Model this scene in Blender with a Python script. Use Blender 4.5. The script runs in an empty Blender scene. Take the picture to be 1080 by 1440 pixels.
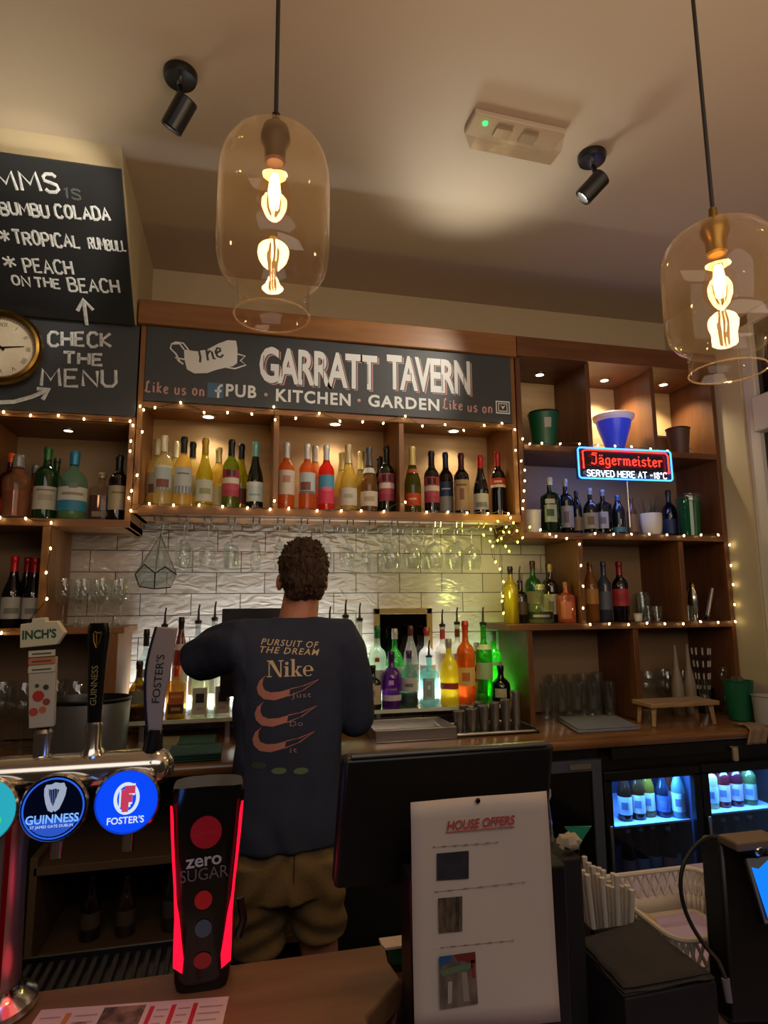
import bpy, math, random
import numpy as np
from math import pi, sin, cos, radians, sqrt, atan2
from mathutils import Vector, Matrix, noise
from mathutils.bvhtree import BVHTree
random.seed(7)
SC = bpy.context.scene
COL = SC.collection
# ------------------------------------------------------------------ camera, world, exposure
FPX = 864.0
PITCH, YAW, ROLL = radians(8.41), radians(13.1), radians(-0.44)
CAM = np.array([0.0, 0.0, 1.55])
_f = np.array([sin(YAW)*cos(PITCH), cos(YAW)*cos(PITCH), sin(PITCH)])
_r0 = np.array([cos(YAW), -sin(YAW), 0.0]); _u0 = np.cross(_r0, _f)
_r = cos(ROLL)*_r0 + sin(ROLL)*_u0
_u = -sin(ROLL)*_r0 + cos(ROLL)*_u0
cd = bpy.data.cameras.new('camera'); cam = bpy.data.objects.new('camera', cd); COL.objects.link(cam)
cam.matrix_world = Matrix(((_r[0], _u[0], -_f[0], CAM[0]), (_r[1], _u[1], -_f[1], CAM[1]), (_r[2], _u[2], -_f[2], CAM[2]), (0, 0, 0, 1)))
cd.sensor_fit = 'AUTO'; cd.sensor_width = 36.0; cd.lens = FPX/1440*36.0; cd.clip_start = 0.02; cd.clip_end = 50
SC.camera = cam
SC.view_settings.view_transform = 'Standard'; SC.view_settings.look = 'None'
SC.view_settings.gamma = 1.0; SC.view_settings.use_curve_mapping = False
SC.view_settings.exposure = 0.12
cy = SC.cycles
cy.use_denoising = True; cy.max_bounces = 10; cy.transparent_max_bounces = 40; cy.glossy_bounces = 4
cy.transmission_bounces = 6; cy.diffuse_bounces = 4; cy.caustics_reflective = False; cy.caustics_refractive = False
cy.sample_clamp_indirect = 4.0; cy.blur_glossy = 0.5
W = bpy.data.worlds.new('world'); SC.world = W; W.use_nodes = True
W.node_tree.nodes['Background'].inputs[0].default_value = (1.0, 0.70, 0.45, 1)
W.node_tree.nodes['Background'].inputs[1].default_value = 0.028

def light(name, kind, loc, power, color, parent=None, size=0.05, target=None, angle=None, blend=0.5, size_y=None):
    d = bpy.data.lights.new(name, kind); d.energy = power; d.color = color
    if kind == 'AREA':
        d.shape = 'RECTANGLE'; d.size = size; d.size_y = size_y or size
    else:
        d.shadow_soft_size = size
    if kind == 'SPOT':
        d.spot_size = angle; d.spot_blend = blend
    o = bpy.data.objects.new(name, d); COL.objects.link(o)
    if parent is not None: o.parent = parent
    o.location = loc
    if target is not None:
        o.rotation_euler = (Vector(target)-Vector(loc)).to_track_quat('-Z', 'Y').to_euler()
    return o
WARM = (1.0, 0.66, 0.36); WARM2 = (1.0, 0.79, 0.56); COOL = (0.86, 0.93, 1.0); BLUE = (0.12, 0.36, 1.0)
# unseen fills standing in for the room's lamps, and spots for the spotlights' bounce
light('room_fill', 'AREA', (0.2, -1.2, 3.0), 24, (1.0, 0.90, 0.82), size=3.0, size_y=1.6, target=(0.4, 0.6, 0))
light('ceiling_fill', 'AREA', (1.2, -0.3, 2.0), 21, (1.0, 0.80, 0.62), size=2.0, size_y=1.0, target=(1.4, 0.5, 3.2))  # added upward fill that brightens the ceiling
for _x in (-1.0, 2.05): light('side_fill', 'POINT', (_x, 1.05, 2.27), 3.2, (1, .64, .34), size=.05)      # unseen point fills added to light the counter and the man
light('board_bounce', 'SPOT', (-0.80, 2.22, 2.72), 7, (1.0, 0.93, 0.68), size=0.12, target=(-0.80, 1.80, 3.22), angle=radians(105), blend=0.55)
light('sign_bounce', 'SPOT', (0.90, 2.62, 2.62), 23, (1.0, 0.99, 0.82), size=0.12, target=(0.90, 2.0, 3.22), angle=radians(72), blend=1.0)

# ------------------------------------------------------------------ pixel helpers (1080 x 1440 frame) : points of the place
def ray(x, y): return _f + _r*(x-540)/FPX + _u*(720-y)/FPX
def PY(x, y, Y): d = ray(x, y); return Vector(CAM + d*(Y-CAM[1])/d[1])
def PX(x, y, X): d = ray(x, y); return Vector(CAM + d*(X-CAM[0])/d[0])
def PZ(x, y, Z): d = ray(x, y); return Vector(CAM + d*(Z-CAM[2])/d[2])

# ------------------------------------------------------------------ materials
def lin(h):
    if isinstance(h, str):
        h = h.lstrip('#'); c = [int(h[i:i+2], 16)/255 for i in (0, 2, 4)]
        return tuple(x/12.92 if x <= .04045 else ((x+.055)/1.055)**2.4 for x in c)
    return tuple(h[:3])
_mc = {}
def mat(name, col='#808080', rough=0.5, metal=0.0, emit=None, es=1.0, spec=0.5, coat=0.0, bump=None, var=None):
    if name in _mc: return _mc[name]
    m = bpy.data.materials.new(name); m.use_nodes = True; nt = m.node_tree; b = nt.nodes['Principled BSDF']
    b.inputs['Base Color'].default_value = (*lin(col), 1); b.inputs['Roughness'].default_value = rough
    b.inputs['Metallic'].default_value = metal; b.inputs['Specular IOR Level'].default_value = spec
    b.inputs['Coat Weight'].default_value = coat
    if emit is not None:
        b.inputs['Emission Color'].default_value = (*lin(emit), 1); b.inputs['Emission Strength'].default_value = es
    tc = None
    if bump or var: tc = nt.nodes.new('ShaderNodeTexCoord')
    if var:
        scale, col2, stretch = var
        mp = nt.nodes.new('ShaderNodeMapping'); mp.inputs['Scale'].default_value = stretch
        n = nt.nodes.new('ShaderNodeTexNoise'); n.inputs['Scale'].default_value = scale; n.inputs['Detail'].default_value = 5
        mx = nt.nodes.new('ShaderNodeMix'); mx.data_type = 'RGBA'
        mx.inputs['A'].default_value = (*lin(col), 1); mx.inputs['B'].default_value = (*lin(col2), 1)
        rp = nt.nodes.new('ShaderNodeMapRange'); rp.inputs['From Min'].default_value = .35; rp.inputs['From Max'].default_value = .65
        nt.links.new(tc.outputs['Object'], mp.inputs['Vector']); nt.links.new(mp.outputs[0], n.inputs['Vector'])
        nt.links.new(n.outputs['Fac'], rp.inputs['Value']); nt.links.new(rp.outputs[0], mx.inputs['Factor'])
        nt.links.new(mx.outputs['Result'], b.inputs['Base Color'])
    if bump:
        scale, strength, stretch = bump
        mp = nt.nodes.new('ShaderNodeMapping'); mp.inputs['Scale'].default_value = stretch
        n = nt.nodes.new('ShaderNodeTexNoise'); n.inputs['Scale'].default_value = scale; n.inputs['Detail'].default_value = 4
        bp = nt.nodes.new('ShaderNodeBump'); bp.inputs['Strength'].default_value = strength; bp.inputs['Distance'].default_value = .01
        nt.links.new(tc.outputs['Object'], mp.inputs['Vector']); nt.links.new(mp.outputs[0], n.inputs['Vector'])
        nt.links.new(n.outputs['Fac'], bp.inputs['Height']); nt.links.new(bp.outputs[0], b.inputs['Normal'])
    _mc[name] = m; return m
def emitter(name, col, strength):
    if name in _mc: return _mc[name]
    m = bpy.data.materials.new(name); m.use_nodes = True; nt = m.node_tree; nt.nodes.clear()
    e = nt.nodes.new('ShaderNodeEmission'); e.inputs[0].default_value = (*lin(col), 1); e.inputs[1].default_value = strength
    o = nt.nodes.new('ShaderNodeOutputMaterial'); nt.links.new(e.outputs[0], o.inputs[0]); _mc[name] = m; return m
def thin_glass(name, tint='#ffffff', base=0.04, rough=0.02, edge=0.8, film=0.0, filmc='#ffe9cc'):
    if name in _mc: return _mc[name]
    m = bpy.data.materials.new(name); m.use_nodes = True; nt = m.node_tree; nt.nodes.clear()
    N = nt.nodes.new; L = nt.links.new
    t = N('ShaderNodeBsdfTransparent'); t.inputs[0].default_value = (*lin(tint), 1)
    g = N('ShaderNodeBsdfGlossy'); g.inputs['Roughness'].default_value = rough; g.inputs[0].default_value = (1, 1, 1, 1)
    lw = N('ShaderNodeLayerWeight'); lw.inputs[0].default_value = .5
    p = N('ShaderNodeMath'); p.operation = 'POWER'; p.inputs[1].default_value = 4
    q = N('ShaderNodeMath'); q.operation = 'MULTIPLY_ADD'; q.inputs[1].default_value = edge; q.inputs[2].default_value = base
    mx = N('ShaderNodeMixShader'); o = N('ShaderNodeOutputMaterial')
    L(lw.outputs['Facing'], p.inputs[0]); L(p.outputs[0], q.inputs[0]); L(q.outputs[0], mx.inputs[0])
    L(t.outputs[0], mx.inputs[1]); L(g.outputs[0], mx.inputs[2])
    if film:      # diffuse film mixed in to give the glass a hazy glow
        d = N('ShaderNodeBsdfTranslucent'); d.inputs[0].default_value = (*lin(filmc), 1); d2 = N('ShaderNodeBsdfDiffuse'); d2.inputs[0].default_value = (*lin(filmc), 1)
        m2 = N('ShaderNodeMixShader'); m2.inputs[0].default_value = .5; m3 = N('ShaderNodeMixShader'); m3.inputs[0].default_value = film
        L(d.outputs[0], m2.inputs[1]); L(d2.outputs[0], m2.inputs[2]); L(mx.outputs[0], m3.inputs[1]); L(m2.outputs[0], m3.inputs[2]); L(m3.outputs[0], o.inputs[0])
    else: L(mx.outputs[0], o.inputs[0])
    _mc[name] = m; return m
def bglass(col, solid=0.6, rough=0.045):
    """coloured bottle glass with its contents: part clear tint, part body colour, glossy"""
    key = 'glass_%s_%d' % (col, solid*100)
    if key in _mc: return _mc[key]
    m = bpy.data.materials.new(key); m.use_nodes = True; nt = m.node_tree; b = nt.nodes['Principled BSDF']
    b.inputs['Base Color'].default_value = (*lin(col), 1); b.inputs['Roughness'].default_value = rough
    b.inputs['Specular IOR Level'].default_value = .7; b.inputs['Coat Weight'].default_value = 1; b.inputs['Coat Roughness'].default_value = .02
    t = nt.nodes.new('ShaderNodeBsdfTransparent'); c = lin(col); mxc = max(max(c), .02)
    t.inputs[0].default_value = (*[min(1, .15+.85*x/mxc) if mxc > .12 else min(1, x/mxc*.55+.05) for x in c], 1)
    tr = nt.nodes.new('ShaderNodeBsdfTranslucent'); tr.inputs[0].default_value = (*c, 1)
    m0 = nt.nodes.new('ShaderNodeMixShader'); m0.inputs[0].default_value = .35
    mx = nt.nodes.new('ShaderNodeMixShader'); mx.inputs[0].default_value = solid
    o = nt.nodes['Material Output']
    nt.links.new(b.outputs[0], m0.inputs[1]); nt.links.new(tr.outputs[0], m0.inputs[2])
    nt.links.new(t.outputs[0], mx.inputs[1]); nt.links.new(m0.outputs[0], mx.inputs[2]); nt.links.new(mx.outputs[0], o.inputs[0])
    _mc[key] = m; return m
def paint(col, rough=.55): return mat('paint_'+str(col), col, rough)
def foil(col): return mat('foil_'+str(col), col, .3, .25)
M_WOOD = mat('oak_wood', '#8f5f30', .42, bump=(9, .05, (9, 9, 1)), var=(5, '#7d5129', (5, 5, .7)))
M_WOODX = mat('oak_wood_long', '#8f5f30', .42, bump=(9, .05, (1, 9, 9)), var=(5, '#7d5129', (.7, 5, 5)))
M_WOOD_SHADED = mat('oak_wood_shaded', '#6b4124', .42, bump=(9, .05, (9, 9, 1)), var=(5, '#5c3519', (5, 5, .7)))  # same oak, its colour darkened for the dim light on the right cabinet
M_WOODX_SHADED = mat('oak_wood_long_shaded', '#6b4124', .42, bump=(9, .05, (1, 9, 9)), var=(5, '#5c3519', (.7, 5, 5)))
M_DWOOD = mat('dark_wood', '#5a2f18', .38, var=(6, '#43210f', (1, 8, 8)))
M_BAR = mat('bar_top_wood', '#7c5a3c', .5, var=(4, '#684629', (.7, 5, 5)))
M_CTR = mat('counter_wood', '#8a6038', .28, var=(4, '#6d4423', (.6, 6, 6)), coat=.3)
M_PLASTER = mat('cream_plaster', '#b8a888', .75, bump=(40, .03, (1, 1, 1)))
M_CEIL = mat('ceiling_paint', '#b3a08c', .7, bump=(30, .03, (1, 1, 1)))
M_BOARD = mat('chalkboard', '#1f2125', .5, var=(3, '#272a2e', (1, 1, 1)))
M_BOARD2 = mat('chalkboard_grey', '#33373c', .5, var=(3, '#3b3f44', (1, 1, 1)))
M_CHALK = mat('chalk_white', '#e6ebee', .8, var=(60, '#c3ccd2', (1, 1, 1)))
M_CHALKB = mat('chalk_grey', '#56595e', .8)
M_PINK = mat('paint_pale_pink', '#c99a96', .7)
M_BLACK = mat('black_plastic', '#0b0b0c', .35)
M_BLACKM = mat('black_matt', '#0d0c0c', .7)
M_CHROME = mat('chrome', '#d8d8d8', .12, 1.0)
M_STEEL = mat('brushed_steel', '#b8b4b0', .3, 1.0, bump=(60, .05, (1, 30, 1)))
M_BRASS = mat('aged_brass', '#8d6d34', .35, 1.0)
M_WHITE = mat('white_plastic', '#d8d5cd', .5)
M_PAPER = mat('white_paper', '#d9d2cb', .8)
M_GLASS = thin_glass('clear_glass', '#f6fbf9', .06, .03, .8)
M_GLASSD = thin_glass('drink_glass', '#f2f5f3', .09, .05, .95, .02, '#ffffff')
M_WIRE = mat('wire_dark', '#3a3320', .5)
M_SKIN = mat('skin', '#c08468', .55, var=(30, '#b57459', (1, 1, 1)))

# ------------------------------------------------------------------ mesh helper
class MB:
    def __init__(s): s.v = []; s.f = []; s.m = []; s.mats = []
    def mi(s, m):
        if m is None: m = M_BLACK
        if m not in s.mats: s.mats.append(m)
        return s.mats.index(m)
    def add(s, vs, fs, m=None):
        b = len(s.v); k = s.mi(m); s.v += [Vector(p) for p in vs]
        for f in fs: s.f.append([b+i for i in f]); s.m.append(k)
        return s
    def box(s, lo, hi, m=None, M=None):
        x0, y0, z0 = lo; x1, y1, z1 = hi
        vs = [Vector(p) for p in ((x0, y0, z0), (x1, y0, z0), (x1, y1, z0), (x0, y1, z0), (x0, y0, z1), (x1, y0, z1), (x1, y1, z1), (x0, y1, z1))]
        if M: vs = [M @ p for p in vs]
        return s.add(vs, [(0, 3, 2, 1), (4, 5, 6, 7), (0, 1, 5, 4), (1, 2, 6, 5), (2, 3, 7, 6), (3, 0, 4, 7)], m)
    def lathe(s, prof, o=(0, 0, 0), m=None, seg=20, M=None, sq=None, sx=1, sy=1, a0=0.0, a1=2*pi):
        """prof: (r, z) list; closed where r == 0; sq: per-ring superellipse exponent"""
        o = Vector(o); vs = []; fs = []; full = a1-a0 > 6.28; n = seg if full else seg+1; rings = []
        for i, (r, z) in enumerate(prof):
            if r <= 1e-9:
                rings.append((len(vs), 1)); vs.append(Vector((0, 0, z)))
            else:
                rings.append((len(vs), n)); e = sq[i] if sq else 2
                for k in range(n):
                    a = a0+(a1-a0)*k/seg; c, d = cos(a), sin(a)
                    q = 1.0 if e == 2 else (abs(c)**e+abs(d)**e)**(-1/e)
                    vs.append(Vector((r*q*c*sx, r*q*d*sy, z)))
        for (a, na), (b, nb) in zip(rings, rings[1:]):
            for k in range(seg):
                k2 = (k+1) % n
                if na > 1 and nb > 1: fs.append((a+k, a+k2, b+k2, b+k))
                elif na > 1: fs.append((a+k, a+k2, b))
                elif nb > 1: fs.append((a, b+k2, b+k))
        vs = [(M @ p if M else p)+o for p in vs]
        return s.add(vs, fs, m)
    def tube(s, pts, r, m=None, seg=6, caps=True, flat=None, closed=False):
        """swept circle; r number or list; flat=(normal, factor) squashes the section along normal"""
        pts = [Vector(p) for p in pts]; n = len(pts)
        if n < 2: return s
        rs = r if isinstance(r, (list, tuple)) else [r]*n
        vs = []; fs = []; up = None
        for i, p in enumerate(pts):
            if closed: t = pts[(i+1) % n]-pts[i-1]
            else: t = pts[min(i+1, n-1)]-pts[max(i-1, 0)]
            if t.length < 1e-9: t = Vector((0, 0, 1))
            t.normalize()
            if flat: nrm = Vector(flat[0])
            else:
                if up is None: up = Vector((0, 0, 1)) if abs(t.z) < .9 else Vector((1, 0, 0))
                nrm = up-t*up.dot(t)
                nrm = nrm.normalized() if nrm.length > 1e-6 else t.orthogonal().normalized()
                up = nrm
            b = t.cross(nrm).normalized(); k = flat[1] if flat else 1
            for j in range(seg):
                a = 2*pi*j/seg
                vs.append(p+b*(cos(a)*rs[i])+nrm*(sin(a)*rs[i]*k))
        for i in range(n if closed else n-1):
            i2 = (i+1) % n
            for j in range(seg): fs.append((i*seg+j, i*seg+(j+1) % seg, i2*seg+(j+1) % seg, i2*seg+j))
        if caps and not closed:
            fs.append(tuple(range(seg-1, -1, -1))); fs.append(tuple((n-1)*seg+j for j in range(seg)))
        return s.add(vs, fs, m)
    def prism(s, poly, vec, m=None):
        """polygon (3-D points) pushed along vec"""
        poly = [Vector(p) for p in poly]; vec = Vector(vec); n = len(poly)
        vs = poly+[p+vec for p in poly]
        fs = [tuple(range(n-1, -1, -1)), tuple(range(n, 2*n))]+[(i, (i+1) % n, n+(i+1) % n, n+i) for i in range(n)]
        return s.add(vs, fs, m)
    def quad(s, a, b, c, d, m=None): return s.add([a, b, c, d], [(0, 1, 2, 3)], m)
    def mesh(s, name, smooth=35, fix=True):
        me = bpy.data.meshes.new(name); me.from_pydata([tuple(p) for p in s.v], [], s.f)
        for m in s.mats: me.materials.append(m)
        me.polygons.foreach_set('material_index', s.m)
        if fix:
            import bmesh
            bm = bmesh.new(); bm.from_mesh(me); bmesh.ops.recalc_face_normals(bm, faces=bm.faces); bm.to_mesh(me); bm.free()
        if smooth:
            me.polygons.foreach_set('use_smooth', [True]*len(me.polygons)); me.set_sharp_from_angle(angle=radians(smooth))
        me.update(); return me
    def obj(s, name, parent=None, smooth=35, bevel=0.0, fix=True):
        o = bpy.data.objects.new(name, s.mesh(name, smooth, fix)); COL.objects.link(o)
        if parent is not None:
            o.parent = parent; o.matrix_parent_inverse = inv_of(parent)
        if bevel:
            b = o.modifiers.new('bevel', 'BEVEL'); b.width = bevel; b.segments = 2; b.limit_method = 'ANGLE'; b.angle_limit = radians(40)
        return o
def world_of(o):
    M = Matrix.LocRotScale(o.location, o.rotation_euler, o.scale)
    return world_of(o.parent) @ o.matrix_parent_inverse @ M if o.parent else M
def inv_of(o): return world_of(o).inverted()
def tag(o, label=None, cat=None, group=None, kind=None):
    if label: o['label'] = label
    if cat: o['category'] = cat
    if group: o['group'] = group
    if kind: o['kind'] = kind
    return o
def thing(name, label, cat, loc=(0, 0, 0), group=None):
    loc = Vector(loc)+Vector((0, 0, .0006))
    o = bpy.data.objects.new(name, None); COL.objects.link(o); o.location = loc; o.empty_display_size = .05
    return tag(o, label, cat, group)
def struct(o, label, cat): return tag(o, label, cat, None, 'structure')
def copy_thing(src, loc, label, group=None):
    c = src.copy(); COL.objects.link(c); c.location = loc; c['label'] = label
    if group: c['group'] = group
    for ch in list(src.children):
        k = ch.copy(); COL.objects.link(k); k.parent = c; k.matrix_parent_inverse = ch.matrix_parent_inverse.copy()
        for g in list(ch.children):
            q = g.copy(); COL.objects.link(q); q.parent = k; q.matrix_parent_inverse = g.matrix_parent_inverse.copy()
    return c
def ordn(i):
    return ['first', 'second', 'third', 'fourth', 'fifth', 'sixth', 'seventh', 'eighth', 'ninth', 'tenth', 'eleventh', 'twelfth', 'thirteenth', 'fourteenth', 'fifteenth'][i]
# ------------------------------------------------------------------ lettering
_tc = {}
def text_geo(s, size=1.0, align='CENTER', offset=0.0, shear=0.0, spacing=1.0):
    k = (s, align, offset, shear, spacing)
    if k not in _tc:
        c = bpy.data.curves.new('t', 'FONT'); c.body = s; c.size = 1; c.align_x = align; c.align_y = 'CENTER'
        c.offset = offset; c.shear = shear; c.space_character = spacing; c.resolution_u = 3
        o = bpy.data.objects.new('t', c); COL.objects.link(o)
        dg = bpy.context.evaluated_depsgraph_get(); me = bpy.data.meshes.new_from_object(o.evaluated_get(dg))
        _tc[k] = ([tuple(v.co) for v in me.vertices], [tuple(p.vertices) for p in me.polygons])
        bpy.data.objects.remove(o); bpy.data.curves.remove(c); bpy.data.meshes.remove(me)
    v, f = _tc[k]
    return [(x*size, y*size) for x, y, z in v], f
class Frame:
    """a flat frame in the place: o + u*x + v*y, n out of the face"""
    def __init__(s, o, u, v):
        s.o = Vector(o); s.u = Vector(u).normalized(); s.v = Vector(v); s.v = (s.v-s.u*s.v.dot(s.u)).normalized(); s.n = s.u.cross(s.v)
    def at(s, x, y, h=0.0): return s.o+s.u*x+s.v*y+s.n*h
def write(mb, fr, s, x, y, size, m, align='CENTER', offset=0.0, shear=0.0, spacing=1.0, h=0.0012, width=None, rot=0.0):
    v, f = text_geo(s, size, align, offset, shear, spacing)
    k = 1.0
    if width:
        xs = [p[0] for p in v]; k = width/(max(xs)-min(xs))
    c, d = cos(rot), sin(rot)
    mb.add([fr.at(x+(px*k*c-py*d), y+(px*k*d+py*c), h) for px, py in v], f, m)
G = {
 'A': (.6, [[(0, 0), (.3, 1), (.6, 0)], [(.12, .38), (.48, .38)]]),
 'B': (.58, [[(0, 0), (0, 1), (.36, 1), (.5, .88), (.5, .66), (.36, .54), (0, .54)], [(.36, .54), (.57, .4), (.57, .14), (.4, 0), (0, 0)]]),
 'C': (.58, [[(.57, .82), (.42, 1), (.18, 1), (.02, .76), (.02, .22), (.18, 0), (.42, 0), (.57, .16)]]),
 'D': (.58, [[(0, 0), (0, 1), (.3, 1), (.54, .8), (.57, .2), (.3, 0), (0, 0)]]),
 'E': (.52, [[(.5, 1), (0, 1), (0, 0), (.52, 0)], [(0, .52), (.42, .52)]]),
 'F': (.5, [[(.5, 1), (0, 1), (0, 0)], [(0, .52), (.4, .52)]]),
 'G': (.58, [[(.56, .84), (.4, 1), (.16, 1), (.02, .78), (.02, .2), (.18, 0), (.42, 0), (.56, .16), (.56, .46), (.34, .46)]]),
 'H': (.56, [[(0, 0), (0, 1)], [(.56, 0), (.56, 1)], [(0, .5), (.56, .5)]]),
 'I': (.1, [[(.05, 0), (.05, 1)]]),
 'K': (.56, [[(0, 0), (0, 1)], [(.54, 1), (.02, .46), (.56, 0)]]),
 'L': (.5, [[(0, 1), (0, 0), (.5, 0)]]),
 'M': (.74, [[(0, 0), (.06, 1), (.37, .35), (.68, 1), (.74, 0)]]),
 'N': (.58, [[(0, 0), (0, 1), (.58, 0), (.58, 1)]]),
 'O': (.6, [[(.3, 1), (.1, .88), (.02, .5), (.1, .12), (.3, 0), (.5, .12), (.58, .5), (.5, .88), (.3, 1)]]),
 'P': (.54, [[(0, 0), (0, 1), (.36, 1), (.52, .88), (.52, .62), (.36, .48), (0, .48)]]),
 'R': (.56, [[(0, 0), (0, 1), (.36, 1), (.52, .88), (.52, .64), (.36, .52), (0, .52)], [(.26, .52), (.56, 0)]]),
 'S': (.54, [[(.52, .84), (.4, 1), (.14, 1), (.02, .84), (.04, .64), (.48, .4), (.52, .16), (.38, 0), (.12, 0), (0, .16)]]),
 'T': (.6, [[(0, 1), (.6, 1)], [(.3, 1), (.3, 0)]]),
 'U': (.56, [[(0, 1), (0, .2), (.14, 0), (.42, 0), (.56, .2), (.56, 1)]]),
 'V': (.58, [[(0, 1), (.29, 0), (.58, 1)]]),
 '*': (.6, [[(.3, .9), (.3, .1)], [(.02, .75), (.58, .25)], [(.02, .25), (.58, .75)]]),
 '1': (.2, [[(0, .8), (.14, 1), (.14, 0)]]), '8': (.5, [[(.25, .54), (.06, .7), (.08, .9), (.25, 1), (.42, .9), (.44, .7), (.25, .54), (.02, .34), (.04, .1), (.25, 0), (.46, .1), (.48, .34), (.25, .54)]]),
 '-': (.4, [[(.04, .5), (.36, .5)]]), '°': (.24, [[(.12, 1), (.02, .88), (.12, .76), (.22, .88), (.12, 1)]]),
 # small angular letters
 'j': (.5, [[(.5, 1), (.16, 1), (.08, .86), (.42, .8), (.42, .15), (.28, 0), (.02, .1)]]),
 'a': (.42, [[(.05, .5), (.2, .6), (.35, .5), (.35, 0), (.42, .06)], [(.35, .34), (.1, .25), (.07, .09), (.2, 0), (.35, .12)], [(.1, .8), (.13, .85)], [(.28, .8), (.31, .85)]]),
 'g': (.4, [[(.35, .55), (.2, .6), (.06, .48), (.06, .12), (.2, 0), (.35, .12)], [(.35, .6), (.35, -.2), (.2, -.3), (.04, -.22)]]),
 'e': (.38, [[(.08, .28), (.35, .4), (.35, .5), (.2, .6), (.06, .48), (.06, .12), (.2, 0), (.37, .12)]]),
 'r': (.34, [[(.08, 0), (.08, .55), (0, .6)], [(.08, .44), (.22, .6), (.34, .52)]]),
 'm': (.62, [[(0, .6), (.07, .52), (.07, 0)], [(.07, .48), (.2, .6), (.3, .5), (.3, 0)], [(.3, .48), (.43, .6), (.53, .5), (.53, 0), (.61, .06)]]),
 'i': (.18, [[(0, .58), (.08, .52), (.08, .08), (.17, 0)], [(.06, .78), (.1, .86)]]),
 's': (.38, [[(.34, .52), (.2, .6), (.06, .48), (.08, .36), (.32, .24), (.34, .1), (.2, 0), (.04, .08)]]),
 't': (.3, [[(.1, .85), (.1, .1), (.2, 0), (.3, .06)], [(0, .58), (.26, .58)]]),
 'k': (.38, [[(.06, 0), (.06, .95)], [(.34, .6), (.08, .3), (.36, 0)]]), 'u': (.42, [[(.05, .6), (.05, .12), (.18, 0), (.36, .14)], [(.36, .6), (.36, 0)]]),
 'n': (.42, [[(.06, .6), (.06, 0)], [(.06, .44), (.22, .6), (.36, .48), (.36, 0)]]), 'o': (.42, [[(.2, .6), (.04, .46), (.04, .14), (.2, 0), (.36, .14), (.36, .46), (.2, .6)]]),
 'h': (.42, [[(.06, 0), (.06, 1.0), (.16, 1.05)], [(.06, .4), (.22, .6), (.36, .48), (.36, .05), (.44, 0)]]),
 'l': (.46, [[(.30, .84), (.27, 1.04), (.15, .92), (.13, .3), (.0, .05), (.12, .1), (.32, 0), (.46, .1)]]),
}
def strokes(mb, fr, s, x0, y0, x1, y1, height, rad, m, gap=.2, jit=0.0, seg=6, flat=.3, h=0.001, fit=True, rnd=None):
    """hand lettering along the base line (x0,y0)-(x1,y1), letters `height` tall, squeezed to the length of the line"""
    tot = sum((.38 if c == ' ' else G[c][0]+gap) for c in s)-gap
    L = sqrt((x1-x0)**2+(y1-y0)**2); kx = L/tot if fit else height
    ux, uy = (x1-x0)/L, (y1-y0)/L; p = 0.0; rnd = rnd or random
    for c in s:
        if c == ' ': p += .38; continue
        w, st = G[c]; jy = rnd.uniform(-jit, jit)*height; js = 1+rnd.uniform(-jit, jit)
        for pl in st:
            q = []
            for a, b in pl:
                X = (p+a)*kx; Yv = b*height*js+jy
                q.append(fr.at(x0+ux*X-uy*Yv, y0+uy*X+ux*Yv, h))
            mb.tube(q, rad, m, seg=seg, flat=(fr.n, flat))
        p += w+gap
def poly_on(mb, fr, pts, m, h=0.0008, th=0.0): 
    P3 = [fr.at(x, y, h) for x, y in pts]
    if th: mb.prism(P3, fr.n*th, m)
    else: mb.add(P3, [tuple(range(len(P3)))], m)
def disc_pts(cx, cy, r, n=24, sy=1): return [(cx+r*cos(2*pi*i/n), cy+r*sy*sin(2*pi*i/n)) for i in range(n)]
# ================================================================== THE SETTING
YF, YW, YB, XR, ZC = 2.70, 3.06, 3.035, 2.47, 3.22
m_floor = mat('floor_dark', '#2a211b', .5, var=(5, '#1c1612', (1, 8, 1)))
m_tile = bpy.data.materials.new('glazed_tile'); m_tile.use_nodes = True
def _tile():
    nt = m_tile.node_tree; N = nt.nodes.new; L = nt.links.new; b = nt.nodes['Principled BSDF']
    tc = N('ShaderNodeTexCoord'); sp = N('ShaderNodeSeparateXYZ'); cb = N('ShaderNodeCombineXYZ'); br = N('ShaderNodeTexBrick')
    L(tc.outputs['Object'], sp.inputs[0]); L(sp.outputs['X'], cb.inputs['X']); L(sp.outputs['Z'], cb.inputs['Y'])
    L(cb.outputs[0], br.inputs['Vector'])
    br.inputs['Scale'].default_value = 1; br.inputs['Brick Width'].default_value = .225; br.inputs['Row Height'].default_value = .1
    br.inputs['Mortar Size'].default_value = .0022; br.inputs['Mortar Smooth'].default_value = .15
    br.inputs['Color1'].default_value = (*lin('#d6cdc2'), 1); br.inputs['Color2'].default_value = (*lin('#c9bfb4'), 1)
    br.inputs['Mortar'].default_value = (*lin('#5c5149'), 1); L(br.outputs['Color'], b.inputs['Base Color'])
    n = N('ShaderNodeTexNoise'); n.inputs['Scale'].default_value = 11; n.inputs['Detail'].default_value = 1.5; n.inputs['Distortion'].default_value = 1.2
    mp = N('ShaderNodeMapping'); mp.inputs['Rotation'].default_value = (0, radians(35), 0); mp.inputs['Scale'].default_value = (1, 1, 2.2)
    L(tc.outputs['Object'], mp.inputs[0]); L(mp.outputs[0], n.inputs['Vector'])
    ad = N('ShaderNodeMath'); ad.operation = 'MULTIPLY_ADD'; ad.inputs[1].default_value = -.35
    L(br.outputs['Fac'], ad.inputs[0]); L(n.outputs['Fac'], ad.inputs[2])
    bp = N('ShaderNodeBump'); bp.inputs['Strength'].default_value = .55; bp.inputs['Distance'].default_value = .012
    L(ad.outputs[0], bp.inputs['Height']); L(bp.outputs[0], b.inputs['Normal'])
    b.inputs['Roughness'].default_value = .14
_tile()
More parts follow.
